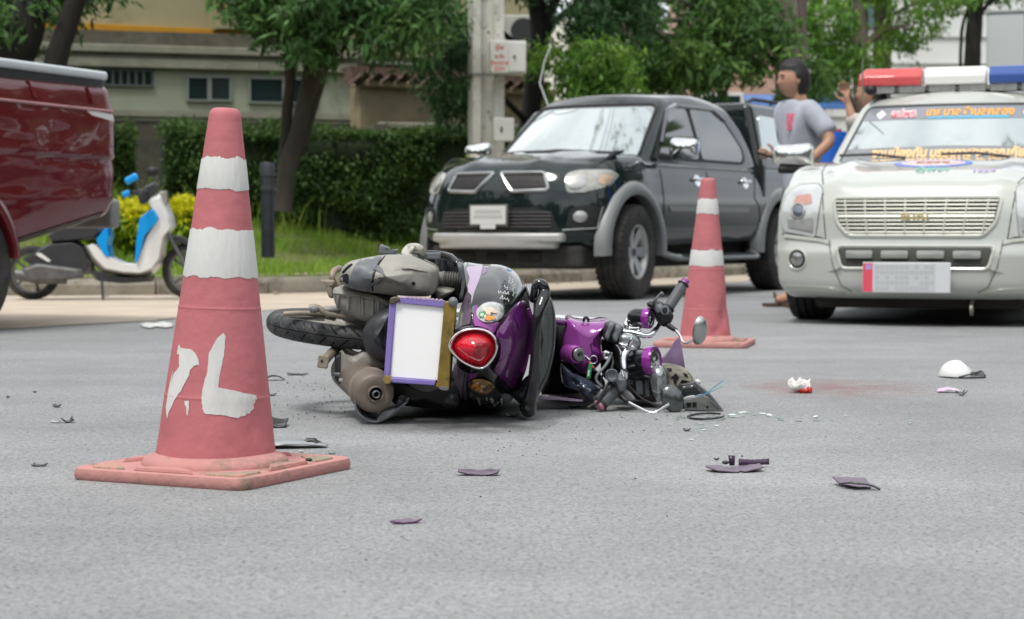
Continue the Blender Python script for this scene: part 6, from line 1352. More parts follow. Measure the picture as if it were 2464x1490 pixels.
# printed film on the upper flank: clear sticker with white handwriting
wr=mat('handwriting_white',(.55,.55,.55),.6)
def scrib(x0,y0,w_,h_,n_,ang,sd):
    rnd=random.Random(sd); pts=[]; 
    for k in range(n_*3+1):
        t=k/(n_*3); px=x0+w_*t; py=y0+(h_*(rnd.random()-.5)) 
        c,s=math.cos(ang),math.sin(ang); dx,dy=px-x0,py-y0; pts.append((x0+dx*c-dy*s,y0+dx*s+dy*c))
    line1(be,'handwriting',bvt,pts,wr,.0010,.0012,cr=3)
for a in [(1735,425,80,26,5,.2,1),(1750,460,70,26,5,.35,2),(1835,345,115,24,6,1.45,3),(1805,330,60,22,4,1.2,4),(1780,380,40,18,3,.9,5),(1590,1180,75,22,5,1.35,6),(1650,1175,30,14,2,1.5,7),(1685,1185,85,24,5,1.3,8),(1755,1190,70,20,5,1.5,9),(1700,1250,50,18,3,-.5,10)]: scrib(*a)
# raised purple centre panel, with its tab
PP=[(1880,508),(1925,505),(1950,530),(1985,610),(1992,700),(1985,800),(1965,900),(1935,1000),(1900,1080),(1855,1150),(1815,1125),(1770,1060),(1705,975),(1735,900),(1745,800),(1722,705),(1780,625),(1830,560)]
q=MB(); plq=crom(PP,5,True); W2=[Q1(x,y,0,5.66) for x,y in plq]; c2_=sum(W2,V())/len(W2); rr=[]
for k,dd in ((1,.07),(1,.0),(.97,-.018),(.90,-.026),(.6,-.034),(.25,-.040),(.02,-.042)):
    r=[]
    for p in W2:
        p2=c2_+(p-c2_)*k; h_=bvt.ray_cast(V((p2.x,-1.6,p2.z)),V(VW)); y=(h_[0].y if h_[0] is not None else 5.9-BO.y); r.append((p2.x,min(y,.05)+dd,p2.z))
    rr.append(r)
q.loft(rr if signed(W2)>0 else rr[::-1]); bvp=q.bvh(); q.build('centre_panel',pur,be,ang=50)
onto(be,'seat_catch',bvp,[(1850,562),(1880,556),(1918,575),(1915,625),(1885,690),(1868,640),(1845,590)],mat('paint_purple_flat',(.10,.012,.13),.35,coat=.4),.006,.012,.012,sharp=True,rp=.003)
line1(be,'panel_highlight',bvp,[(1950,560),(1972,650),(1968,780),(1945,900),(1905,1020)],pcol,.006,-.002)
# tail light
tl=empty('tail_light',(0,0,0),parent=be)
LN=[(1418,822),(1432,765),(1480,722),(1545,706),(1610,708),(1662,728),(1698,770),(1706,825),(1685,882),(1645,932),(1598,950),(1530,928),(1465,885)]
c3_=V((sum(p[0] for p in LN)/len(LN),sum(p[1] for p in LN)/len(LN)))
BZ=[tuple(c3_+(V(p)-c3_)*1.25) for p in LN]; BK=[tuple(c3_+(V(p)-c3_)*1.34+V((4,0))) for p in LN]
def dome(name,pts,d0,d1,m,par,pw=1,hole=0,n=8):
    plq=crom(pts,5,True); W3=[Q1(x,y,0,5.55) for x,y in plq]; c_=sum(W3,V())/len(W3); rr=[]
    for k in range(n+1):
        t=k/n; s=hole+(1-hole)*(1-t) if not hole else 1-(1-hole)*t; s=max(s,.02); rr.append([((c_+(p-c_)*s).x,d1+(d0-d1)*(math.sin(t*PI/2)**pw)-BO.y,(c_+(p-c_)*s).z) for p in W3])
    q=MB().loft(rr[::-1] if signed(W3)<0 else rr,cap=False); return q,q.build(name,m,par,ang=0)
_=dome('gasket',BK,5.515,5.545,blackp,tl)
plq=crom(BZ,6,True); W3=[Q1(x,y,0,5.55) for x,y in plq]; c_=sum(W3,V())/len(W3); rr=[]
for s,dd in ((1.0,5.535),(.995,5.515),(.965,5.497),(.92,5.490),(.87,5.492),(.83,5.500),(.805,5.515),(.80,5.53)): rr.append([((c_+(p-c_)*s).x,dd-BO.y,(c_+(p-c_)*s).z) for p in W3])
MB().loft(rr[::-1] if signed(W3)>0 else rr,cap=False).build('chrome_bezel',chr2,tl,ang=0)
redl=mat('tail_lens',(.48,.008,.02),.08,coat=1,var=.3,vs=22,spec=.6); ql,_=dome('red_lens',LN,5.468,5.512,redl,tl,1.0); bvl=ql.bvh()
onto(tl,'bulb_glow_area',bvl,circ(1500,815,70,28),mat('tail_lens_inner',(.70,.012,.03),.12,coat=1),.0012,.002,.008,sharp=True); onto(tl,'lens_facet',bvl,[(1590,760),(1660,765),(1690,820),(1660,870),(1600,850),(1582,800)],mat('tail_lens_deep',(.30,.02,.03),.1,coat=1,var=.5,vs=40),.001,.002,.008,sharp=True)
onto(tl,'lens_rib',bvl,[(1480,905),(1560,930),(1610,940),(1640,925),(1600,920),(1540,905)],mat('tail_lens_rib',(.16,.004,.008),.2,coat=1),.001,.002,.006,sharp=True)
# signals
def sig(cx,cy,rx,ry,rot,lens,inner,nm,dep):
    e_=empty('turn_signal',(0,0,0),parent=be,label=nm); el=lambda k:[(cx+k*(rx*math.cos(a)*math.cos(rot)-ry*math.sin(a)*math.sin(rot)),cy+k*(rx*math.cos(a)*math.sin(rot)+ry*math.sin(a)*math.cos(rot))) for a in np.linspace(0,2*PI,28,endpoint=False)]
    onto(e_,'rim',bvt,el(1.08),gb,.004,.012,.012,sharp=True); onto(e_,'bowl',bvt,el(1),lens,.007,.01,.012,sharp=True,bulge=.012); 
    for k,(dx,dy,r_) in enumerate(inner): onto(e_,'facet',bvt,[(cx+dx+r_*math.cos(a)*(1+.25*math.sin(k*3+a*3)),cy+dy+r_*.7*math.sin(a)) for a in np.linspace(0,2*PI,9,endpoint=False)],[MC['sig_orange'],MC['sig_pale'],MC['sig_dark']][k%3],.0235-.00004*(dx*dx+dy*dy)*.0012,.006,.008,sharp=True)
    return e_
mat('sig_orange',(.72,.26,.03),.2,coat=1,var=.4,vs=60); mat('sig_pale',(.62,.46,.36),.2,coat=1,var=.3,vs=60); mat('sig_dark',(.10,.07,.05),.3,coat=1)
sig(1682,560,98,68,-.10,mat('sig_clear',(.46,.47,.45),.12,.3,coat=1,var=.35,vs=45),[(-10,35,26),(-5,-10,38),(10,5,12),(20,38,16),(35,-5,16)],'clear upper turn signal',0)
e_=onto(be,'green_sticker',bvt,circ(1625,575,27,5,24),mat('sticker_green',(.03,.25,.08),.4),.016,.01,.01,sharp=True); onto(be,'sticker_centre',bvt,circ(1625,575,15,5,13),mat('sticker_pale',(.5,.55,.45),.4),.0175,.01,.01,sharp=True)
sig(1620,1088,92,60,.22,mat('sig_amber',(.30,.17,.05),.12,coat=1,var=.5,vs=50,c2=(.05,.045,.04),c2s=30,c2a=.5,c2w=.05),[(-45,-15,22),(-30,-30,14),(20,25,14),(-20,15,24),(5,30,18),(35,10,14),(-60,0,10),(10,-5,18)],'smoked amber lower turn signal',0)
# --- seat and grab handle
q=pillow([(2035,400),(2080,425),(2125,500),(2148,600),(2152,720),(2140,860),(2115,980),(2075,1090),(2020,1190),(1975,1210),(1965,1100),(1995,950),(2005,780),(2000,600),(2005,470)],5.70,6.45,.06,flat=.03); bvs=q.bvh(); q.build('seat',seatm,be)
line1(be,'seat_seam',bvs,[(2090,450),(2128,560),(2135,720),(2120,880),(2075,1040),(2010,1160)],dk_,.003,.001)
tub('grab_handle',[(1955,395,5.88),(1965,440,5.80),(1985,480,5.72),(1992,430,5.70),(1998,392,5.70),(2022,368,5.70),(2052,382,5.70),(2066,430,5.70),(2052,500,5.68),(2020,600,5.66),(2003,750,5.655),(2000,900,5.655),(1990,1040,5.66),(1975,1150,5.67),(1955,1230,5.68),(1950,1290,5.70)],[.010,.011,.012,.011,.011,.013,.016,.017,.018,.016,.015,.015,.017,.019,.022,.022],gb,n=14)
q=pillow([(1895,1215),(1940,1190),(2000,1200),(2012,1260),(1985,1310),(1935,1322),(1895,1295),(1888,1250)],5.66,5.80,.035); q.build('handle_end',gb,be)
q=pillow([(1830,1150),(1880,1130),(1960,1060),(1980,1120),(1950,1230),(1900,1235),(1850,1200)],5.74,6.0,.03); q.build('handle_mount',dk_,be)
# ================= front end: leg shield, column, bars =================
q=pillow([(240,1128),(300,1000),(330,800),(345,620),(380,560),(440,560),(470,800),(700,960),(760,1040),(720,1090),(560,1120),(380,1130)],6.30,6.75,.04,Q=Q2,dr=6.3); q.build('leg_shield',inn,be)
q=pillow([(215,1142),(300,1135),(450,1150),(560,1165),(560,1180),(400,1172),(240,1160)],6.02,6.1,.005,Q=Q2); q.build('shield_edge',lav,be)
q=pillow([(345,515),(400,512),(440,525),(430,560),(385,560),(340,545)],6.12,6.25,.012,Q=Q2); q.build('hook_panel',pur,be)
q=pillow([(452,513),(540,528),(620,538),(700,535),(787,525),(765,570),(742,620),(728,690),(735,760),(748,822),(722,868),(660,930),(560,962),(470,880),(402,852),(405,740),(420,620)],6.10,6.55,.055,Q=Q2); bvc_=q.bvh(); q.build('column_cover',pcol,be)
def o2(n,pts,m,off=.003,th=.008,step=.02,**k): return onto(be,n,bvc_,pts,m,off,th,step,Q=Q2,dr=6.04,**k)
tub('hook',[(580,530,6.14),(585,505,6.13),(602,498,6.13),(618,512,6.13),(618,530,6.14)],.004,blackp,Q=Q2)
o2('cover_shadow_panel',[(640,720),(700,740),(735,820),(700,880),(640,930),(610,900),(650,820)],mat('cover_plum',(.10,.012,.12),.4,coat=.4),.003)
c=Q2(520,800,6.05); e_=empty('ignition_barrel',(0,0,0),parent=be); M=T_(c)@Rz(.5)@Rx(PI/2)
MB().lathe([(.030,-.05),(.029,.0),(.025,.008),(.022,.008)],28,0,M).build('housing',pcol,e_); MB().lathe([(.022,.007),(.019,.012),(.010,.013),(.009,.006),(0,.006)],26,0,M@T_((.006,0,0))).build('barrel_face',mat('lock_steel',(.30,.31,.31),.35,.8,var=.2,vs=40),e_); MB().box((0,0,.009),(.003,.010,.005),M=M@T_((.006,0,0))).build('key_slot',inn,e_)
# keys hang from the lock
ke=empty('key_ring',(0,0,0),parent=be); MB().tube([tuple(Q2(660+30*math.cos(a),840+32*math.sin(a),5.99)) for a in np.linspace(0,2*PI,24)],.0014,8).build('ring',chr2,ke)
tub('key',[(590,812,6.02),(612,830,6.0),(632,850,5.99)],.004,chr2,ke,Q=Q2); tub('red_cord',[(625,858,5.985),(645,890,5.98),(662,905,5.98)],.004,mat('cord_red',(.5,.05,.05),.6),ke,Q=Q2)
tagm=mat('tag_green',(.02,.22,.07),.4); q=pillow([(622,868),(655,870),(650,910),(634,1000),(600,996),(612,920)],5.975,5.983,.003,Q=Q2,smooth_=False); q.build('green_tag',tagm,ke)
q=pillow([(616,925),(632,925),(626,978),(610,978)],5.970,5.976,.002,Q=Q2,smooth_=False); q.build('tag_print',mat('tag_pale',(.45,.6,.48),.5),ke)
# fork top, clamps, steering head
q=pillow([(755,545),(800,535),(870,560),(905,585),(900,680),(870,725),(790,700),(745,670),(740,600)],6.08,6.3,.03,Q=Q2); q.build('steering_collar',dk_,be)
q=pillow([(790,545),(835,550),(800,640),(775,690),(752,660),(770,600)],6.07,6.1,.012,Q=Q2); q.build('collar_rib',greyd,be); q=pillow([(845,560),(895,580),(860,680),(830,700),(815,660),(830,610)],6.06,6.1,.012,Q=Q2); q.build('collar_rib',greyd,be)
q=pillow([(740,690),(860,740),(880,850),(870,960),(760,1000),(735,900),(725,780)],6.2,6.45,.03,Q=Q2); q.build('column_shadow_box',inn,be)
q=pillow([(875,640),(940,625),(1010,640),(1048,700),(1030,760),(1000,790),(985,835),(930,830),(890,770),(868,720)],6.05,6.2,.02,Q=Q2); q.build('bar_clamp',mat('clamp_steel',(.33,.35,.35),.3,.8,var=.2,vs=20),be)
q=pillow([(868,700),(960,712),(1005,735),(1000,770),(930,775),(870,745)],6.03,6.1,.015,Q=Q2); q.build('clamp_cap',chr2,be)
tub('clamp_stud',[(975,655,6.02),(960,700,6.02),(940,745,6.03)],[.005,.007,.008],chr2,Q=Q2)
tub('handlebar',[(905,615,6.08),(980,622,6.07),(1050,640,6.06),(1110,645,6.06),(1150,615,6.07),(1185,560,6.10),(1230,470,6.14),(1300,350,6.18),(1385,235,6.22)],[.0085,.0088,.009,.009,.009,.009,.008,.008,.008],chr2,Q=Q2,n=16)
MB().lathe([(.0095,-.009),(.0108,0),(.0095,.009)],20,0,frame(Q2(925,617,6.08),Q2(1010,628,6.07))).build('bar_ring',chr2,be); MB().lathe([(.0095,-.005),(.0108,0),(.0095,.005)],20,0,frame(Q2(1030,636,6.065),Q2(1090,645,6.06))).build('bar_ring',chr2,be)
tub('handlebar',[(960,740,6.05),(915,790,6.03),(900,850,6.02),(905,920,6.01),(915,985,6.01),(860,1050,6.0),(790,1130,5.985),(720,1205,5.97)],[.0105,.011,.011,.011,.010,.009,.008,.008],chr2,Q=Q2,n=16)
# gauge pods
def pod(c0,c1,r,nm,tail=1.0):
    e_=empty('gauge_pod',(0,0,0),parent=be,label=nm); M=frame(c0,c1); L_=(c1-c0).length
    pr=[(0.001,0)]+[(r*math.sin(t),L_*.42*(1-math.cos(t))*tail) for t in np.linspace(.15,PI/2,8)]+[(r*1.0,L_*.72)]
    MB().lathe(pr,36,0,M).build('shell',dk_ if False else gb,e_)
    MB().lathe([(r*1.0,L_*.70),(r*1.06,L_*.72),(r*1.07,L_*.93),(r*1.02,L_*.99),(r*.90,L_*.99),(r*.88,L_*.95)],40,0,M).build('purple_ring',mat('ring_purple',(.27,.028,.29),.2,.3,coat=1),e_)
    MB().lathe([(r*.89,L_*.95),(r*.80,L_*.975),(r*.5,L_*.985),(0,L_*.99)],36,0,M).build('lens',mat('gauge_lens',(.30,.31,.30),.1,.7,coat=1,var=.6,vs=45),e_)
    MB().lathe([(r*.30,L_*.985),(r*.30,L_*1.02),(0,L_*1.03)],20,0,M).build('bulb_cap',chr2,e_); return e_
pod(Q2(938,492,6.10),Q2(1128,508,6.065),.0305,'upper pod with purple ring'); pod(Q2(930,862,6.10),Q2(1168,850,6.05),.0430,'lower pod with purple ring',.5)
q=pillow([(1000,770),(1070,762),(1080,800),(1010,815)],6.04,6.1,.012,Q=Q2); q.build('pod_bracket',greyd,be); tub('pod_stay',[(940,520,6.1),(925,560,6.08),(955,590,6.08),(1040,590,6.06)],.009,chr2,Q=Q2)
# upper switch housing, grip, lever, mirror
q=pillow([(1130,395),(1180,365),(1260,400),(1290,440),(1312,500),(1262,572),(1200,560),(1160,480)],6.05,6.2,.03,Q=Q2); bvh_=q.bvh(); q.build('switch_housing',blackp,be)
onto(be,'switch_button',bvh_,circ(1240,440,38,12,40),greyd,.006,.01,.015,Q=Q2,dr=6.04,sharp=True); onto(be,'switch_face',bvh_,circ(1240,440,22,10,24),inn,.013,.01,.012,Q=Q2,dr=6.04,sharp=True); onto(be,'switch_edge',bvh_,[(1150,410),(1190,378),(1220,400),(1190,460),(1165,450)],greyd,.005,.01,.015,Q=Q2,dr=6.04)
def grip(a,b,r,name,endm,flat=False):
    e_=empty('handlebar_grip',(0,0,0),parent=be,label=name); M=frame(a,b); L_=(b-a).length; pr=[(r*1.35,0),(r*1.4,.004),(r*1.05,.010)]
    MB().lathe(pr+[(r,.02),(r*1.02,L_*.82),(r*1.25,L_*.84),(r*1.27,L_*.87),(r*1.0,L_*.89)],28,0,M).build('rubber',dk_,e_)
    q=MB()
    for k in range(20): a_=2*PI*k/20; q.box((r*1.01*math.cos(a_),r*1.01*math.sin(a_),L_*.42),(.0035,.0035,L_*.70),a_,0,M)
    o=q.build('rubber_ridges',greyd,e_); o['kind']='stuff'
    MB().lathe([(r*1.0,L_*.88),(r*.98,L_*.96),(r*.82,L_),(0,L_*1.005)],24,0,M).build('bar_end',endm,e_)
grip(Q2(1262,430,6.12),Q2(1408,195,6.16),.0150,'upper grip with violet end',pcol); grip(Q2(850,1075,6.0),Q2(695,1222,5.965),.0190,'lower grip with pink end',mat('bar_end_pink',(.50,.22,.30),.5))
tub('brake_lever',[(1120,405,6.08),(1140,380,6.06),(1165,350,6.05),(1195,315,6.05),(1212,305,6.05),(1225,320,6.05)],[.006,.005,.004,.0035,.006,.004],greyd,Q=Q2); q=pillow([(1105,385),(1140,370),(1160,400),(1140,420),(1108,415)],6.04,6.12,.012,Q=Q2); q.build('lever_pivot',blackp,be)
tub('brake_lever',[(800,1010,5.98),(740,1100,5.96),(690,1190,5.95),(640,1215,5.95),(620,1232,5.95)],[.006,.005,.0045,.005,.008],blackp,Q=Q2)
tub('mirror_boot',[(1262,560,6.06),(1300,585,6.05),(1335,605,6.04)],[.0085,.008,.006],blackp,Q=Q2)
tub('mirror_stem',[(1325,600,6.04),(1360,645,6.03),(1380,690,6.02),(1405,705,6.01),(1450,690,6.0),(1520,645,5.99)],.0042,chr2,Q=Q2)
def disc(c,n,up_,rx,ry,back,face,par,dep=.022):
    """domed round mirror, c centre, n the way its back points"""
    n=V(n).normalized(); u=(V(up_)-n*V(up_).dot(n)).normalized(); s=n.cross(u); M=Matrix((s,u,n)).transposed().to_4x4(); M.translation=c
    q=MB(); q.lathe([(1,0)]+[(math.cos(t),math.sin(t)) for t in np.linspace(.15,PI/2,7)],36,0,M@Matrix.Diagonal((rx,ry,dep,1))); q.lathe([(1,-.25),(1.015,-.1),(1,0)],36,0,M@Matrix.Diagonal((rx,ry,dep,1))); q.build('mirror_back',back,par)
    MB().lathe([(0,-.12),(.97,-.12),(1,-.25)],36,0,M@Matrix.Diagonal((rx,ry,dep,1))).build('mirror_glass',face,par)
mback=mat('mirror_shell',(.42,.44,.43),.3,.8,var=.1,vs=18); mface=mat('mirror_face',(.55,.57,.57),.03,1)
e_=empty('mirror',(0,0,0),parent=be,label='upper mirror standing free of the ground'); disc(Q2(1518,605,6.0),(.80,-.62,-.25),(.28,.1,-1),.030,.046,mback,mface,e_)
e_=empty('mirror',(0,0,0),parent=be,label='lower mirror touching the ground'); disc(Q2(1298,1158,5.955),(.15,-1,.12),(-.55,0,1),.034,.045,mat('mirror_shell_dark',(.13,.14,.14),.22,.8,var=.2,vs=14),mface,e_,.018)
MB().tube([tuple(Q2(1298+94*math.cos(a)*.93-20*math.sin(a),1158+118*math.sin(a)*.93+30*math.cos(a)*0,5.958)) for a in np.linspace(0,2*PI,36)],.0001,4)
tub('mirror_boot',[(880,1130,5.98),(915,1165,5.965),(945,1185,5.96)],[.009,.008,.006],blackp,Q=Q2)
tub('mirror_stem',[(940,1182,5.96),(1020,1225,5.95),(1095,1262,5.945),(1150,1270,5.94),(1200,1245,5.94),(1275,1198,5.935)],.0046,chr2,Q=Q2)
q=pillow([(1152,898),(1195,888),(1232,915),(1252,970),(1262,1050),(1240,1120),(1205,1185),(1172,1178),(1140,1110),(1124,1020),(1128,950)],6.0,6.09,.035,Q=Q2); bvm=q.bvh(); q.build('headlamp_bowl',mat('bowl_silver',(.40,.42,.43),.25,.8,var=.08,vs=9),be); line1(be,'bowl_seam',bvm,[(1135,1085),(1180,1105),(1215,1080)],greyd,.002,.001,Q=Q2,dr=6.04)
# lower switchgear and reservoir
q=pillow([(770,945),(810,930),(860,960),(920,990),(935,1050),(910,1100),(870,1110),(830,1050),(780,1000)],5.965,6.08,.02,Q=Q2); q.build('master_cylinder',mat('reservoir_grey',(.16,.17,.18),.3,.5,var=.15,vs=20),be)
MB().tube([tuple(Q2(808+38*math.cos(a),968+38*math.sin(a),5.955)) for a in np.linspace(0,2*PI,20)],.006,8).build('reservoir_ring',greyd,be); c=Q2(808,968,5.95); MB().lathe([(0,-.004),(.016,-.004),(.018,.004)],18,0,T_(c)@Rx(PI/2)).build('reservoir_cap',greyd,be)
tub('brake_hose',[(805,790,6.05),(780,850,6.0),(740,910,5.98),(690,965,5.975),(685,1010,5.975),(725,1060,5.97)],.0045,greyd,Q=Q2); tub('brake_hose',[(800,780,6.06),(818,850,6.02),(805,920,6.0)],.0035,blackp,Q=Q2); tub('throttle_cable',[(930,1030,5.98),(980,1090,5.98),(1060,1160,5.97),(1160,1205,5.96)],.003,blackp,Q=Q2); tub('throttle_cable',[(760,940,5.99),(720,1000,5.99),(740,1080,5.98)],.004,blackp,Q=Q2)
MB().tube([tuple(Q2(765+22*math.cos(a),805+24*math.sin(a),6.03)) for a in np.linspace(0,2*PI,16)],.006,8).build('stem_bolt',chr2,be)
# broken front cowl
q=pillow([(1190,885),(1205,835),(1270,770),(1320,690),(1355,655),(1370,700),(1385,800),(1398,905),(1330,915),(1240,900)],6.30,6.315,.004,Q=Q2,smooth_=False); q.v=[(x,y+.35*(z-.17),z) for x,y,z in q.v]; q.build('fender_shard',mat('shard_plum',(.13,.08,.15),.4,coat=.5,var=.3,vs=10),be)
bg_=mat('bowl_beige',(.30,.28,.23),.7,var=.2,vs=22,c2=(.12,.11,.09),c2s=18,c2a=.55,c2w=.1)
q=pillow([(1215,905),(1300,893),(1400,915),(1450,955),(1475,1000),(1478,1030),(1430,1020),(1380,1040),(1330,1100),(1270,1080),(1245,1000)],6.12,6.35,.03,Q=Q2); bvb_=q.bvh(); q.build('headlamp_housing',bg_,be)
for pts in ([(1305,1000),(1345,965),(1372,1000),(1350,1030),(1345,1060),(1325,1040),(1325,1010)],[(1270,925),(1310,925),(1315,945),(1280,950)],[(1405,960),(1440,975),(1445,1000),(1415,990)]): onto(be,'mount_hole',bvb_,pts,inn,.003,.006,.01,Q=Q2,dr=6.04,sharp=True)
q=pillow([(1255,1075),(1330,1110),(1370,1040),(1440,1030),(1485,1020),(1560,1085),(1640,1170),(1705,1255),(1640,1252),(1500,1190),(1420,1250),(1290,1230),(1260,1150)],6.06,6.30,.02,Q=Q2,smooth_=False); bvw=q.bvh(); q.build('broken_cowl',mat('cowl_black',(.022,.024,.026),.3,coat=.7,var=.3,vs=16,c2=(.10,.11,.10),c2s=20,c2a=.62,c2w=.06),be)
q=pillow([(1400,1168),(1480,1140),(1540,1120),(1600,1150),(1700,1252),(1690,1262),(1400,1236)],6.0,6.05,.006,Q=Q2,smooth_=False); bvy=q.bvh(); q.build('cowl_inner_plate',mat('plate_smoke',(.17,.18,.165),.45,var=.25,vs=25),be)
for pts in ([(1405,1180),(1440,1178),(1442,1212),(1408,1214)],[(1450,1178),(1482,1176),(1486,1212),(1453,1214)],[(1562,1205),(1580,1205),(1580,1222),(1563,1222)]): onto(be,'plate_hole',bvy,pts,inn,.002,.004,.01,Q=Q2,dr=6.04,sharp=True)
tub('plate_edge',[(1480,1020,6.03),(1560,1085,6.0),(1640,1170,5.99),(1706,1256,5.985)],.004,greyd,Q=Q2,cr=2); tub('plate_edge',[(1400,1242,5.985),(1550,1252,5.98),(1706,1258,5.98)],.004,dk_,Q=Q2,cr=2)
tub('lamp_wire',[(1395,1180,6.0),(1410,1150,5.99),(1480,1138,5.99),(1560,1118,5.98),(1640,1060,5.98),(1708,1010,5.98)],.0014,mat('wire_blue',(.08,.25,.45),.5),Q=Q2,n=5); tub('lamp_wire',[(1470,1142,5.99),(1560,1122,5.985),(1640,1085,5.98),(1710,1052,5.98)],.0014,mat('wire_teal',(.08,.35,.35),.5),Q=Q2,n=5)
tub('lamp_wire',[(1395,1190,5.99),(1400,1160,5.985),(1440,1145,5.98),(1480,1142,5.98)],.005,mat('wire_sheath',(.38,.39,.40),.4),Q=Q2,n=6)
q=pillow([(1480,1010),(1510,1000),(1532,1020),(1520,1040),(1490,1030)],6.10,6.14,.01,Q=Q2); q.build('bulb_glass',mat('bulb_white',(.6,.6,.58),.2,coat=1),be)
q=pillow([(940,950),(1000,930),(1100,960),(1150,1000),(1170,1120),(1180,1185),(1080,1180),(960,1150),(935,1060)],6.08,6.4,.04,Q=Q2); bvk_=q.bvh(); q.build('fork_shroud',mat('shroud_dark',(.035,.028,.03),.55,var=.4,vs=14),be)
for pts in ([(960,975),(1000,960),(1100,970),(1120,995),(1010,1000)],[(1010,1020),(1060,1020),(1065,1130),(1015,1130)],[(1085,1010),(1120,1015),(1118,1150),(1090,1150)],[(950,1010),(990,1020),(985,1050),(950,1050)]): onto(be,'shroud_bracket',bvk_,pts,greyd,.006,.01,.012,Q=Q2,dr=6.04,sharp=True)
q=pillow([(830,1130),(905,1090),(960,1110),(1000,1165),(930,1170),(860,1160)],6.0,6.1,.01,Q=Q2); q.build('torn_sheet',mat('sheet_grey',(.22,.22,.23),.6,var=.2,vs=20),be)
# crinkled dark plastic sleeve hanging beside the column
q=pillow([(400,885),(440,905),(520,960),(620,1010),(700,1050),(722,1090),(700,1130),(660,1190),(610,1170),(540,1110),(460,1075),(405,1010)],6.0,6.12,.045,Q=Q2,cr=8)
q.v=[(x+.006*noise.noise((x*30,z*60,1)),y+.016*noise.noise((x*22,z*40,5))+.008*noise.noise((x*60,z*90,2)),z+.004*noise.noise((x*50,z*30,8))) for x,y,z in q.v]
q.build('plastic_sleeve',mat('sleeve_film',(.045,.055,.085),.18,coat=1,c2=(.30,.33,.38),c2s=28,c2a=.62,c2w=.06,bump=1,bs=45),be)

# front wheel and fork, hidden from the photograph's side behind the body
fw=V((-.38-BO.x,7.02-BO.y,.205)); MF=frame(V((.08,-.03,1)).normalized(),None,V((0,1,0))); MF.translation=fw; w_=empty('front_wheel',(0,0,0),parent=be)
MB().lathe([(.205,-.020),(.215,-.027),(.245,-.030),(.262,-.012),(.266,0),(.262,.012),(.245,.030),(.215,.027),(.205,.020),(.205,-.020)],64,0,MF).build('tyre',tyr,w_)
MB().lathe([(.195,-.018),(.207,-.022),(.207,.022),(.195,.018),(.195,-.018)],56,0,MF).lathe([(0,-.045),(.028,-.04),(.028,.04),(0,.045)],20,0,MF).build('rim',grey,w_)
for k in range(6):
    a=PI/3*k; MB().tube([(.025*math.cos(a),.025*math.sin(a),0),(.20*math.cos(a+.1),.20*math.sin(a+.1),0)],[.014,.010],8,M=MF).build('spoke',grey,w_)
st=V((.18-BO.x+.10,6.5-BO.y,.20))
for s in(-1,1): MB().tube([tuple(fw+V((0,0,s*.06))),tuple(fw.lerp(st,.5)+V((0,0,s*.06))),tuple(st+V((0,0,s*.05)))],[.016,.016,.014],12).build('fork_leg',chr2 if s>0 else dk_,be)
# ================= DEBRIS ON THE ROAD =================
def Z7(x,y): return (x*.5078,827.75+y*.5078)
def Z8(x,y): return (1636.25+x*.33594,847+y*.33594)
random.seed(31)
shp=mat('shard_purple',(.055,.025,.058),.35,coat=.5,var=.15,vs=40); shl=mat('shard_lilac',(.125,.09,.13),.45,var=.08,vs=30); shk=mat('shard_black',(.018,.018,.020),.4,coat=.3,var=.2,vs=30); shw=mat('shard_white',(.33,.34,.36),.4,coat=.4,var=.06,vs=20)
def shard(label,c,w_,dp,hgt,m,rot=0,pts=None,curl=1,tilt=(0,0),m2=None,name='plastic_shard',cat='debris',grp='plastic pieces scattered on the road',lift=0):
    """curved broken plate lying on the road: c pixel of its middle, w_ width, dp depth, hgt height of the curl (metres)"""
    g=G(*c); pts=pts or [(-1,-.3),(-.6,-.9),(-.1,-.6),(.4,-1),(1,-.4),(.85,.4),(.3,.3),(.1,.9),(-.4,.6),(-.8,.8)]
    pl=[(x*w_/2,y*dp/2) for x,y in pts]; vv,ff,nb=tri2(pl,max(w_,dp)/14); zz=[hgt*curl*((abs(x)/(w_/2))**2*.75+.35*max(0,y/(dp/2))) +.0015*noise.noise((x*90,y*90,c[0])) for x,y in vv]
    if curl<0: zz=[z-min(zz) for z in zz]
    T=Rx(tilt[0])@Ry(tilt[1]); P3=[T@V((x,y,z)) for (x,y),z in zip(vv,zz)]; mz=min(p.z for p in P3); P3=[V((p.x,p.y,p.z-mz+.0018)) for p in P3]
    o=MB().add([tuple(p) for p in P3],ff).build(name,[m]+([m2] if m2 else []),solid=.0028); o.location=(g.x,g.y,lift); o.rotation_euler=(0,0,rot); tag(o,label,cat,grp); return o
shard('long thin black splinter lying between tall cone and silencer',Z7(1410,148),.083,.05,.006,shk)
shard('black curved fragment just right of the tall cone at silencer height',Z7(1298,172),.080,.06,.022,shk,curl=-1)
shard('tiny dark curl right of the tall cone, below the black curved fragment',Z7(1290,246),.03,.03,.01,shk)
shard('dark square bracket piece touching the edge of the tall cone',Z7(1310,392),.060,.10,.010,shk,pts=[(-1,-1),(1,-.8),(.9,1),(-.9,.9)],tilt=(.12,.2))
o=shard('long pale grey fairing piece with a black tip behind the tall cone foot',Z7(1385,490),.185,.12,.015,shw,curl=-1,pts=[(-1,-.6),(-.3,-.8),(.6,-.5),(.95,-.3),(1,.1),(.5,.4),(-.2,.9),(-1,.8)],tilt=(.08,0))
shard('black hooked tip broken off the pale fairing piece',Z7(1485,486),.050,.07,.012,shk,curl=-1,tilt=(.10,.25))
shard('small metallic crumb right of the pale fairing piece',Z7(1572,522),.018,.02,.006,mat('crumb_metal',(.35,.35,.33),.4,.7))
shard('cream crumb below the pale fairing piece',Z7(1427,514),.012,.012,.004,foam)
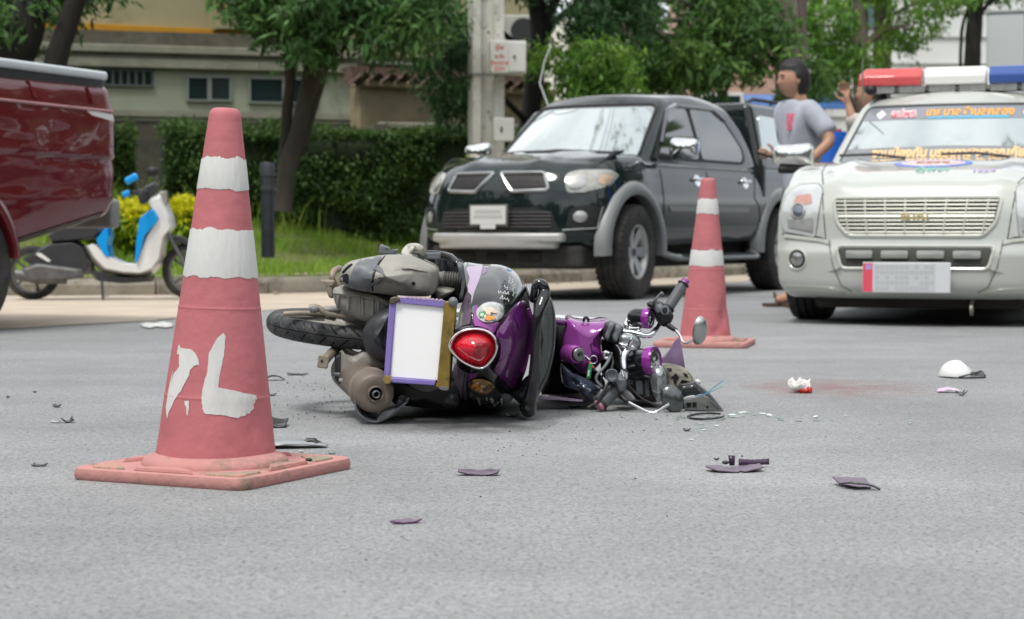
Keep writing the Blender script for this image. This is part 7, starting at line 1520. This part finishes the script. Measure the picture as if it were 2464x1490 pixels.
shard('flat lilac and black strip lying in the middle of the foreground road',Z7(2270,622),.094,.05,.010,shp,pts=[(-1,-.6),(.9,-.8),(1,.2),(.6,.8),(-.5,.9),(-1,.4)],tilt=(.1,0))
shard('purple sliver nearest to the camera',Z7(1922,850),.064,.04,.003,mat('shard_violet',(.09,.03,.09),.3,coat=.6),rot=.25,pts=[(-1,-.4),(-.2,-.7),(.7,-.4),(1,.1),(.2,.6),(-.6,.4)],tilt=(.14,0))
shard('small dark clip far left, above the hooked clip',Z7(272,300),.026,.04,.010,shk)
shard('dark hooked clip far left of the tall cone',Z7(320,374),.036,.06,.016,shk,rot=.4,pts=[(-1,-.5),(.3,-.2),(.8,-.9),(1,.8),(.4,.3),(-.9,.5)])
shard('thin white sliver beside the dark hooked clip',Z7(265,374),.03,.03,.006,shw)
shard('flat black stick left of the tall cone foot',Z7(187,580),.034,.02,.004,shk,pts=[(-1,-1),(1,-.6),(1,1),(-.9,.8)])
shard('black grain at the far left of the road',Z7(40,256),.010,.02,.006,shk); shard('black grain right of the far left one',Z7(166,231),.012,.02,.005,shk)
# big broken lilac panel on the right
shard('large broken lilac panel with raised edges, right foreground',Z8(385,852),.132,.09,.012,shl,pts=[(-1,-.2),(-.7,-.9),(.1,-1),(.15,-.6),(.3,-.95),(1,-.5),(.95,.6),(.2,.9),(-.1,.3),(-.5,.8),(-.9,.3)],curl=1)
g_=G(*Z8(485,845)); q=MB(); 
for k in range(12):
    t=k/11; x=-.005+t*.072; 
    q.v+= [(x,.05+.01*math.sin(t*2),.006+.002*t),(x,.056+.01*math.sin(t*2),.021-.003*math.sin(t*3)+.002*(k%2)*.4)]
q.f=[(2*k,2*k+2,2*k+3,2*k+1) for k in range(11)]; q.m=[0]*11; o=q.build('plastic_shard',shp,solid=.003); o.location=(g_.x-.012,g_.y-.02,0); tag(o,'upright purple rim standing on the large lilac panel','debris','plastic pieces scattered on the road')
g_=G(*Z8(378,845)); o=MB().add([(0,.05,.004),(.012,.05,.004),(.013,.052,.027),(-.003,.052,.028)],[(0,1,2,3)]).build('plastic_shard',shp,solid=.003); o.location=(g_.x-.002,g_.y,0); tag(o,'short dark tab sticking up from the large lilac panel','debris','plastic pieces scattered on the road')
g_=G(*Z8(325,828)); o=MB().ell((0,0,.006),(.009,.012,.005),10).build('plastic_shard',shk); o.location=(g_.x,g_.y,.006); tag(o,'black lump lying on the large lilac panel','debris','plastic pieces scattered on the road')
shard('pale lilac plate with a thin black edge at the lower right',Z8(1235,960),.078,.10,.004,shl,pts=[(-1,.6),(-.8,-.4),(-.1,-.9),(.8,-1),(.9,-.5),(.85,.7),(0,.9)],tilt=(.10,.04))
shard('thin black edge strip under the pale lilac plate',Z8(1285,985),.088,.05,.012,shk,curl=-1,pts=[(-1,.3),(-.2,-.8),(.6,-.4),(1,-.3),(1,.0),(.3,.4),(-.6,.7)],rot=-.25,tilt=(.05,.08))
shard('pink and white fragment with black screw end below the white cap',Z8(1925,290),.085,.07,.014,mat('shard_pink',(.55,.38,.52),.4,coat=.4,c2=(.62,.6,.62),c2s=30,c2a=.5,c2w=.1),curl=-1,tilt=(.15,0)); shard('black star-shaped clip beside the pink and white fragment',Z8(2015,312),.040,.05,.020,shk,pts=[(-1,0),(-.3,-.3),(0,-1),(.3,-.2),(1,-.3),(.4,.2),(.8,.9),(0,.4),(-.6,.9),(-.4,.1)])
shard('black crumb near the glass splinters below the broken cowl',Z8(48,568),.020,.02,.008,shk); shard('dark sliver on the road below the seat',(1382,981),.040,.03,.004,shk,pts=[(-1,-.5),(1,-.3),(.9,.5),(-.8,.6)])
shard('small black piece under the seat end of the fallen scooter',(1232,1003),.045,.05,.008,shk); shard('small dark crumb just right of the upright lilac rim',Z8(262,774),.012,.012,.003,shk)
# black open ring (mirror rim)
g_=G(*Z8(185,474)); q=MB().tube([(.052*math.cos(a),.085*math.sin(a),.006+.003*math.cos(a)) for a in np.linspace(.5,2*PI-.1,40)],.0035,8); o=q.build('rubber_ring',shk); o.location=(g_.x,g_.y,0); tag(o,'open black rubber ring lying flat below the broken cowl','ring')
# white cap (helmet peak)
g_=G(*Z8(2000,180)); e=empty('white_visor_cap',(g_.x,g_.y,0),.1,'white rounded cap piece with dark underside lying at the right','cap')
q=MB().lathe([(math.cos(t),math.sin(t)) for t in np.linspace(.0,PI/2,12)],36,0,T_((-.012,0,.004))@Matrix.Diagonal((.064,.075,.060,1))); q.v=[(x,y,z*(1-.35*max(0,x)/.05)) for x,y,z in q.v]; q.build('shell',mat('cap_white',(.72,.72,.71),.4,coat=.3,var=.03,vs=9),e)
MB().prism(crom([(-.068,-.055),(.0,-.09),(.062,-.075),(.088,-.045),(.084,.02),(.0,.08),(-.06,.05)],4,True),.001,.006,0).build('rim',shk,e,bev=.0015); MB().tube([(-.03,-.085,.006),(.03,-.083,.020),(.060,-.07,.028),(.088,-.04,.006)],.003,6).build('rim_edge',shk,e); MB().box((.045,-.074,.017),(.05,.003,.016),-.1).build('inner_lining',mat('lining_grey',(.16,.17,.17),.6),e)
# blood-stained tissue
g_=G(*Z8(865,292)); e=empty('tissue',(g_.x,g_.y,0),0,'crumpled white tissue soaked red on its lower side','tissue')
q=MB().ell((0,0,.020),(.038,.035,.022),36,k=20); q.v=[(x*(1+.35*noise.noise((x*60,y*60,z*60))),y,max(.001,(z+.004)*(1+.55*noise.noise((x*70,y*50,z*40+5))))) for x,y,z in q.v]; q.build('paper',mat('tissue_white',(.72,.70,.68),.9,bump=.6,bs=120),e,ang=25)
q=MB().ell((.012,-.012,.009),(.026,.026,.011),28,k=14); q.v=[(x*(1+.3*noise.noise((x*80,y*80,z*60))),y,max(.0005,z*(1+.7*noise.noise((x*90,y*60,z*40+9))))) for x,y,z in q.v]; q.build('soaked_part',mat('blood_red',(.45,.015,.01),.5,var=.2,vs=60),e,ang=25)
def stain(name,label,pts,m,z=.0022,cat='stain'):
    pl=crom([tuple(G(x,y))[:2] for x,y in pts],5,True); vv,ff,nb=tri2(pl,.12,False); o=MB().add([(x,y,z) for x,y in vv],ff).build(name,m,smooth=False); tag(o,label,cat); return o
def fade(name,c,a,cx,cy,rx,ry,sc=6):
    m=bpy.data.materials.new(name); m.use_nodes=True; n=m.node_tree; b=n.nodes['Principled BSDF']; N=n.nodes.new; l=n.links.new; b.inputs['Base Color'].default_value=(*c,1); b.inputs['Roughness'].default_value=.7
    t=N('ShaderNodeTexCoord'); mp=N('ShaderNodeMapping'); mp.inputs['Location'].default_value=(-cx/rx,-cy/ry,0); mp.inputs['Scale'].default_value=(1/rx,1/ry,1); l(t.outputs['Object'],mp.inputs[0])
    gr=N('ShaderNodeTexGradient'); gr.gradient_type='SPHERICAL'; l(mp.outputs[0],gr.inputs[0]); z=N('ShaderNodeTexNoise'); z.inputs['Scale'].default_value=sc; z.inputs['Detail'].default_value=6; l(t.outputs['Object'],z.inputs['Vector'])
    r=N('ShaderNodeMapRange'); r.inputs[1].default_value=.35; r.inputs[2].default_value=.65; r.inputs[3].default_value=.25; l(z.outputs[0],r.inputs[0])
    u=N('ShaderNodeMath'); u.operation='MULTIPLY'; l(gr.outputs[0],u.inputs[0]); l(r.outputs[0],u.inputs[1]); k=N('ShaderNodeMath'); k.operation='MULTIPLY'; k.inputs[1].default_value=a; l(u.outputs[0],k.inputs[0]); l(k.outputs[0],b.inputs['Alpha']); return m
a=G(2010,935); stain('blood_stain','faint reddish stain on the asphalt right of the stained tissue',[(1780,925),(1900,905),(2050,905),(2200,920),(2290,940),(2200,970),(2000,975),(1850,955)],fade('blood_faint',(.32,.12,.105),.52,a.x,a.y,.42,.50))
a=G(1120,1022); stain('shadow_damp_patch','damp patch with painted shadow on the asphalt under the fallen scooter',[(820,1010),(900,985),(1150,975),(1330,985),(1340,1020),(1240,1050),(1000,1055),(860,1040)],fade('shadow_damp_dark',(.05,.05,.05),.95,a.x,a.y,.36,.32,9),.003)  # dark sheet paints the scooter's shadow together with the wet area
# greenish glass splinters, each its own piece
gls=mat('splinter_glass',(.50,.62,.56),.15,coat=1,spec=.8); sp_me=[]
for k in range(5):
    n=random.randint(4,6); pl=[(random.uniform(.6,1)*math.cos(2*PI*j/n),random.uniform(.5,1)*math.sin(2*PI*j/n)) for j in range(n)]; sp_me.append(pl)
sp=[(x,y) for x,y in [(345,462),(365,455),(380,448),(400,440),(392,458),(410,462),(430,452),(455,462),(470,446),(495,450),(515,447),(485,440),(630,445),(650,448),(662,470),(690,474),(715,480),(738,484),(820,487),(845,489),(965,488),(982,486),(1100,493),(1163,468),(1468,403),(1640,498),(1665,500),(285,518),(300,520),(150,543),(175,546),(195,545),(205,467),(225,470),(270,505),(20,466),(8,480),(-25,470),(-10,500),(330,470),(560,455),(575,448),(1420,512),(2235,632),(95,638),(1415,625),(-60,520),(-45,540)]]
lb_=["by the black rubber ring","right of the rubber ring","in the middle of the road","far to the right"]
for i,(x,y) in enumerate(sp):
    g_=G(*Z8(x+random.gauss(0,16),y+random.gauss(0,9))); s=random.uniform(.003,.013); pl=[(a*s,b*s*1.5) for a,b in random.choice(sp_me)]
    o=MB().prism(pl,0,.0022,0,Rx(random.uniform(-.1,.25))@Ry(random.uniform(-.15,.15))).build('glass_splinter',gls,smooth=False); o.location=(g_.x,g_.y,.0018); o.rotation_euler=(0,0,random.uniform(0,6)); rg='beyond the lilac panels, far right' if x>1300 else 'alone on open asphalt right of the glass scatter' if x>780 else 'in the dense scatter right of the rubber ring' if x>310 else 'just below the black rubber ring' if x>60 else 'between the lower mirror and the rubber ring'; tag(o,'small pale green glass splinter '+rg,'glass splinter','glass splinters on the road')
# fine grit
q=MB()
def grit(n,x0,x1,y0,y1,s0,s1):
    for k in range(n):
        g_=G(random.gauss((x0+x1)/2,(x1-x0)/3.4),random.uniform(y0,y1)); s=random.uniform(s0,s1)*random.random()+s0*.5; q.ell((g_.x,g_.y,s*.4),(s,s*random.uniform(.6,1),s*.5),5,k=3)
grit(150,650,900,900,1010,.0012,.0045); grit(60,1150,1700,985,1060,.0012,.004); grit(60,150,2400,900,1350,.001,.003); grit(25,1000,1300,1040,1100,.001,.003)
tag(q.build('grit',mat('grit_dark',(.06,.055,.05),.9,isl=.8),smooth=False),'fine dark grit and crumbs strewn around the fallen scooter','grit',kind='stuff')
# trees and house fronts across the road behind the viewpoint (the car bodies and screens mirror them)
tl_=[]; 
for k in range(34):
    a=R(-230+k*8.6); rr_=random.uniform(24,33); hgt=random.uniform(4.5,8.5); x,y=math.sin(a+PI/2)*0+rr_*math.cos(a),rr_*math.sin(a)
    if y>0 and abs(x)<.34*y+7.5: continue
    tl_.append((x,y,hgt,random.uniform(2.6,4.2)))
C=sprays([((x,y,h_),(r*1.15,r*1.15,h_*.95),170) for x,y,h_,r in tl_],14,1.0,gap=-.2,seed=40,nz=.3)
o=leaf_cloud('treeline',C,1.0,lfM,None,wid=.6); tag(o,'green treeline across the road, seen only as reflections in the vehicles','treeline',kind='stuff')
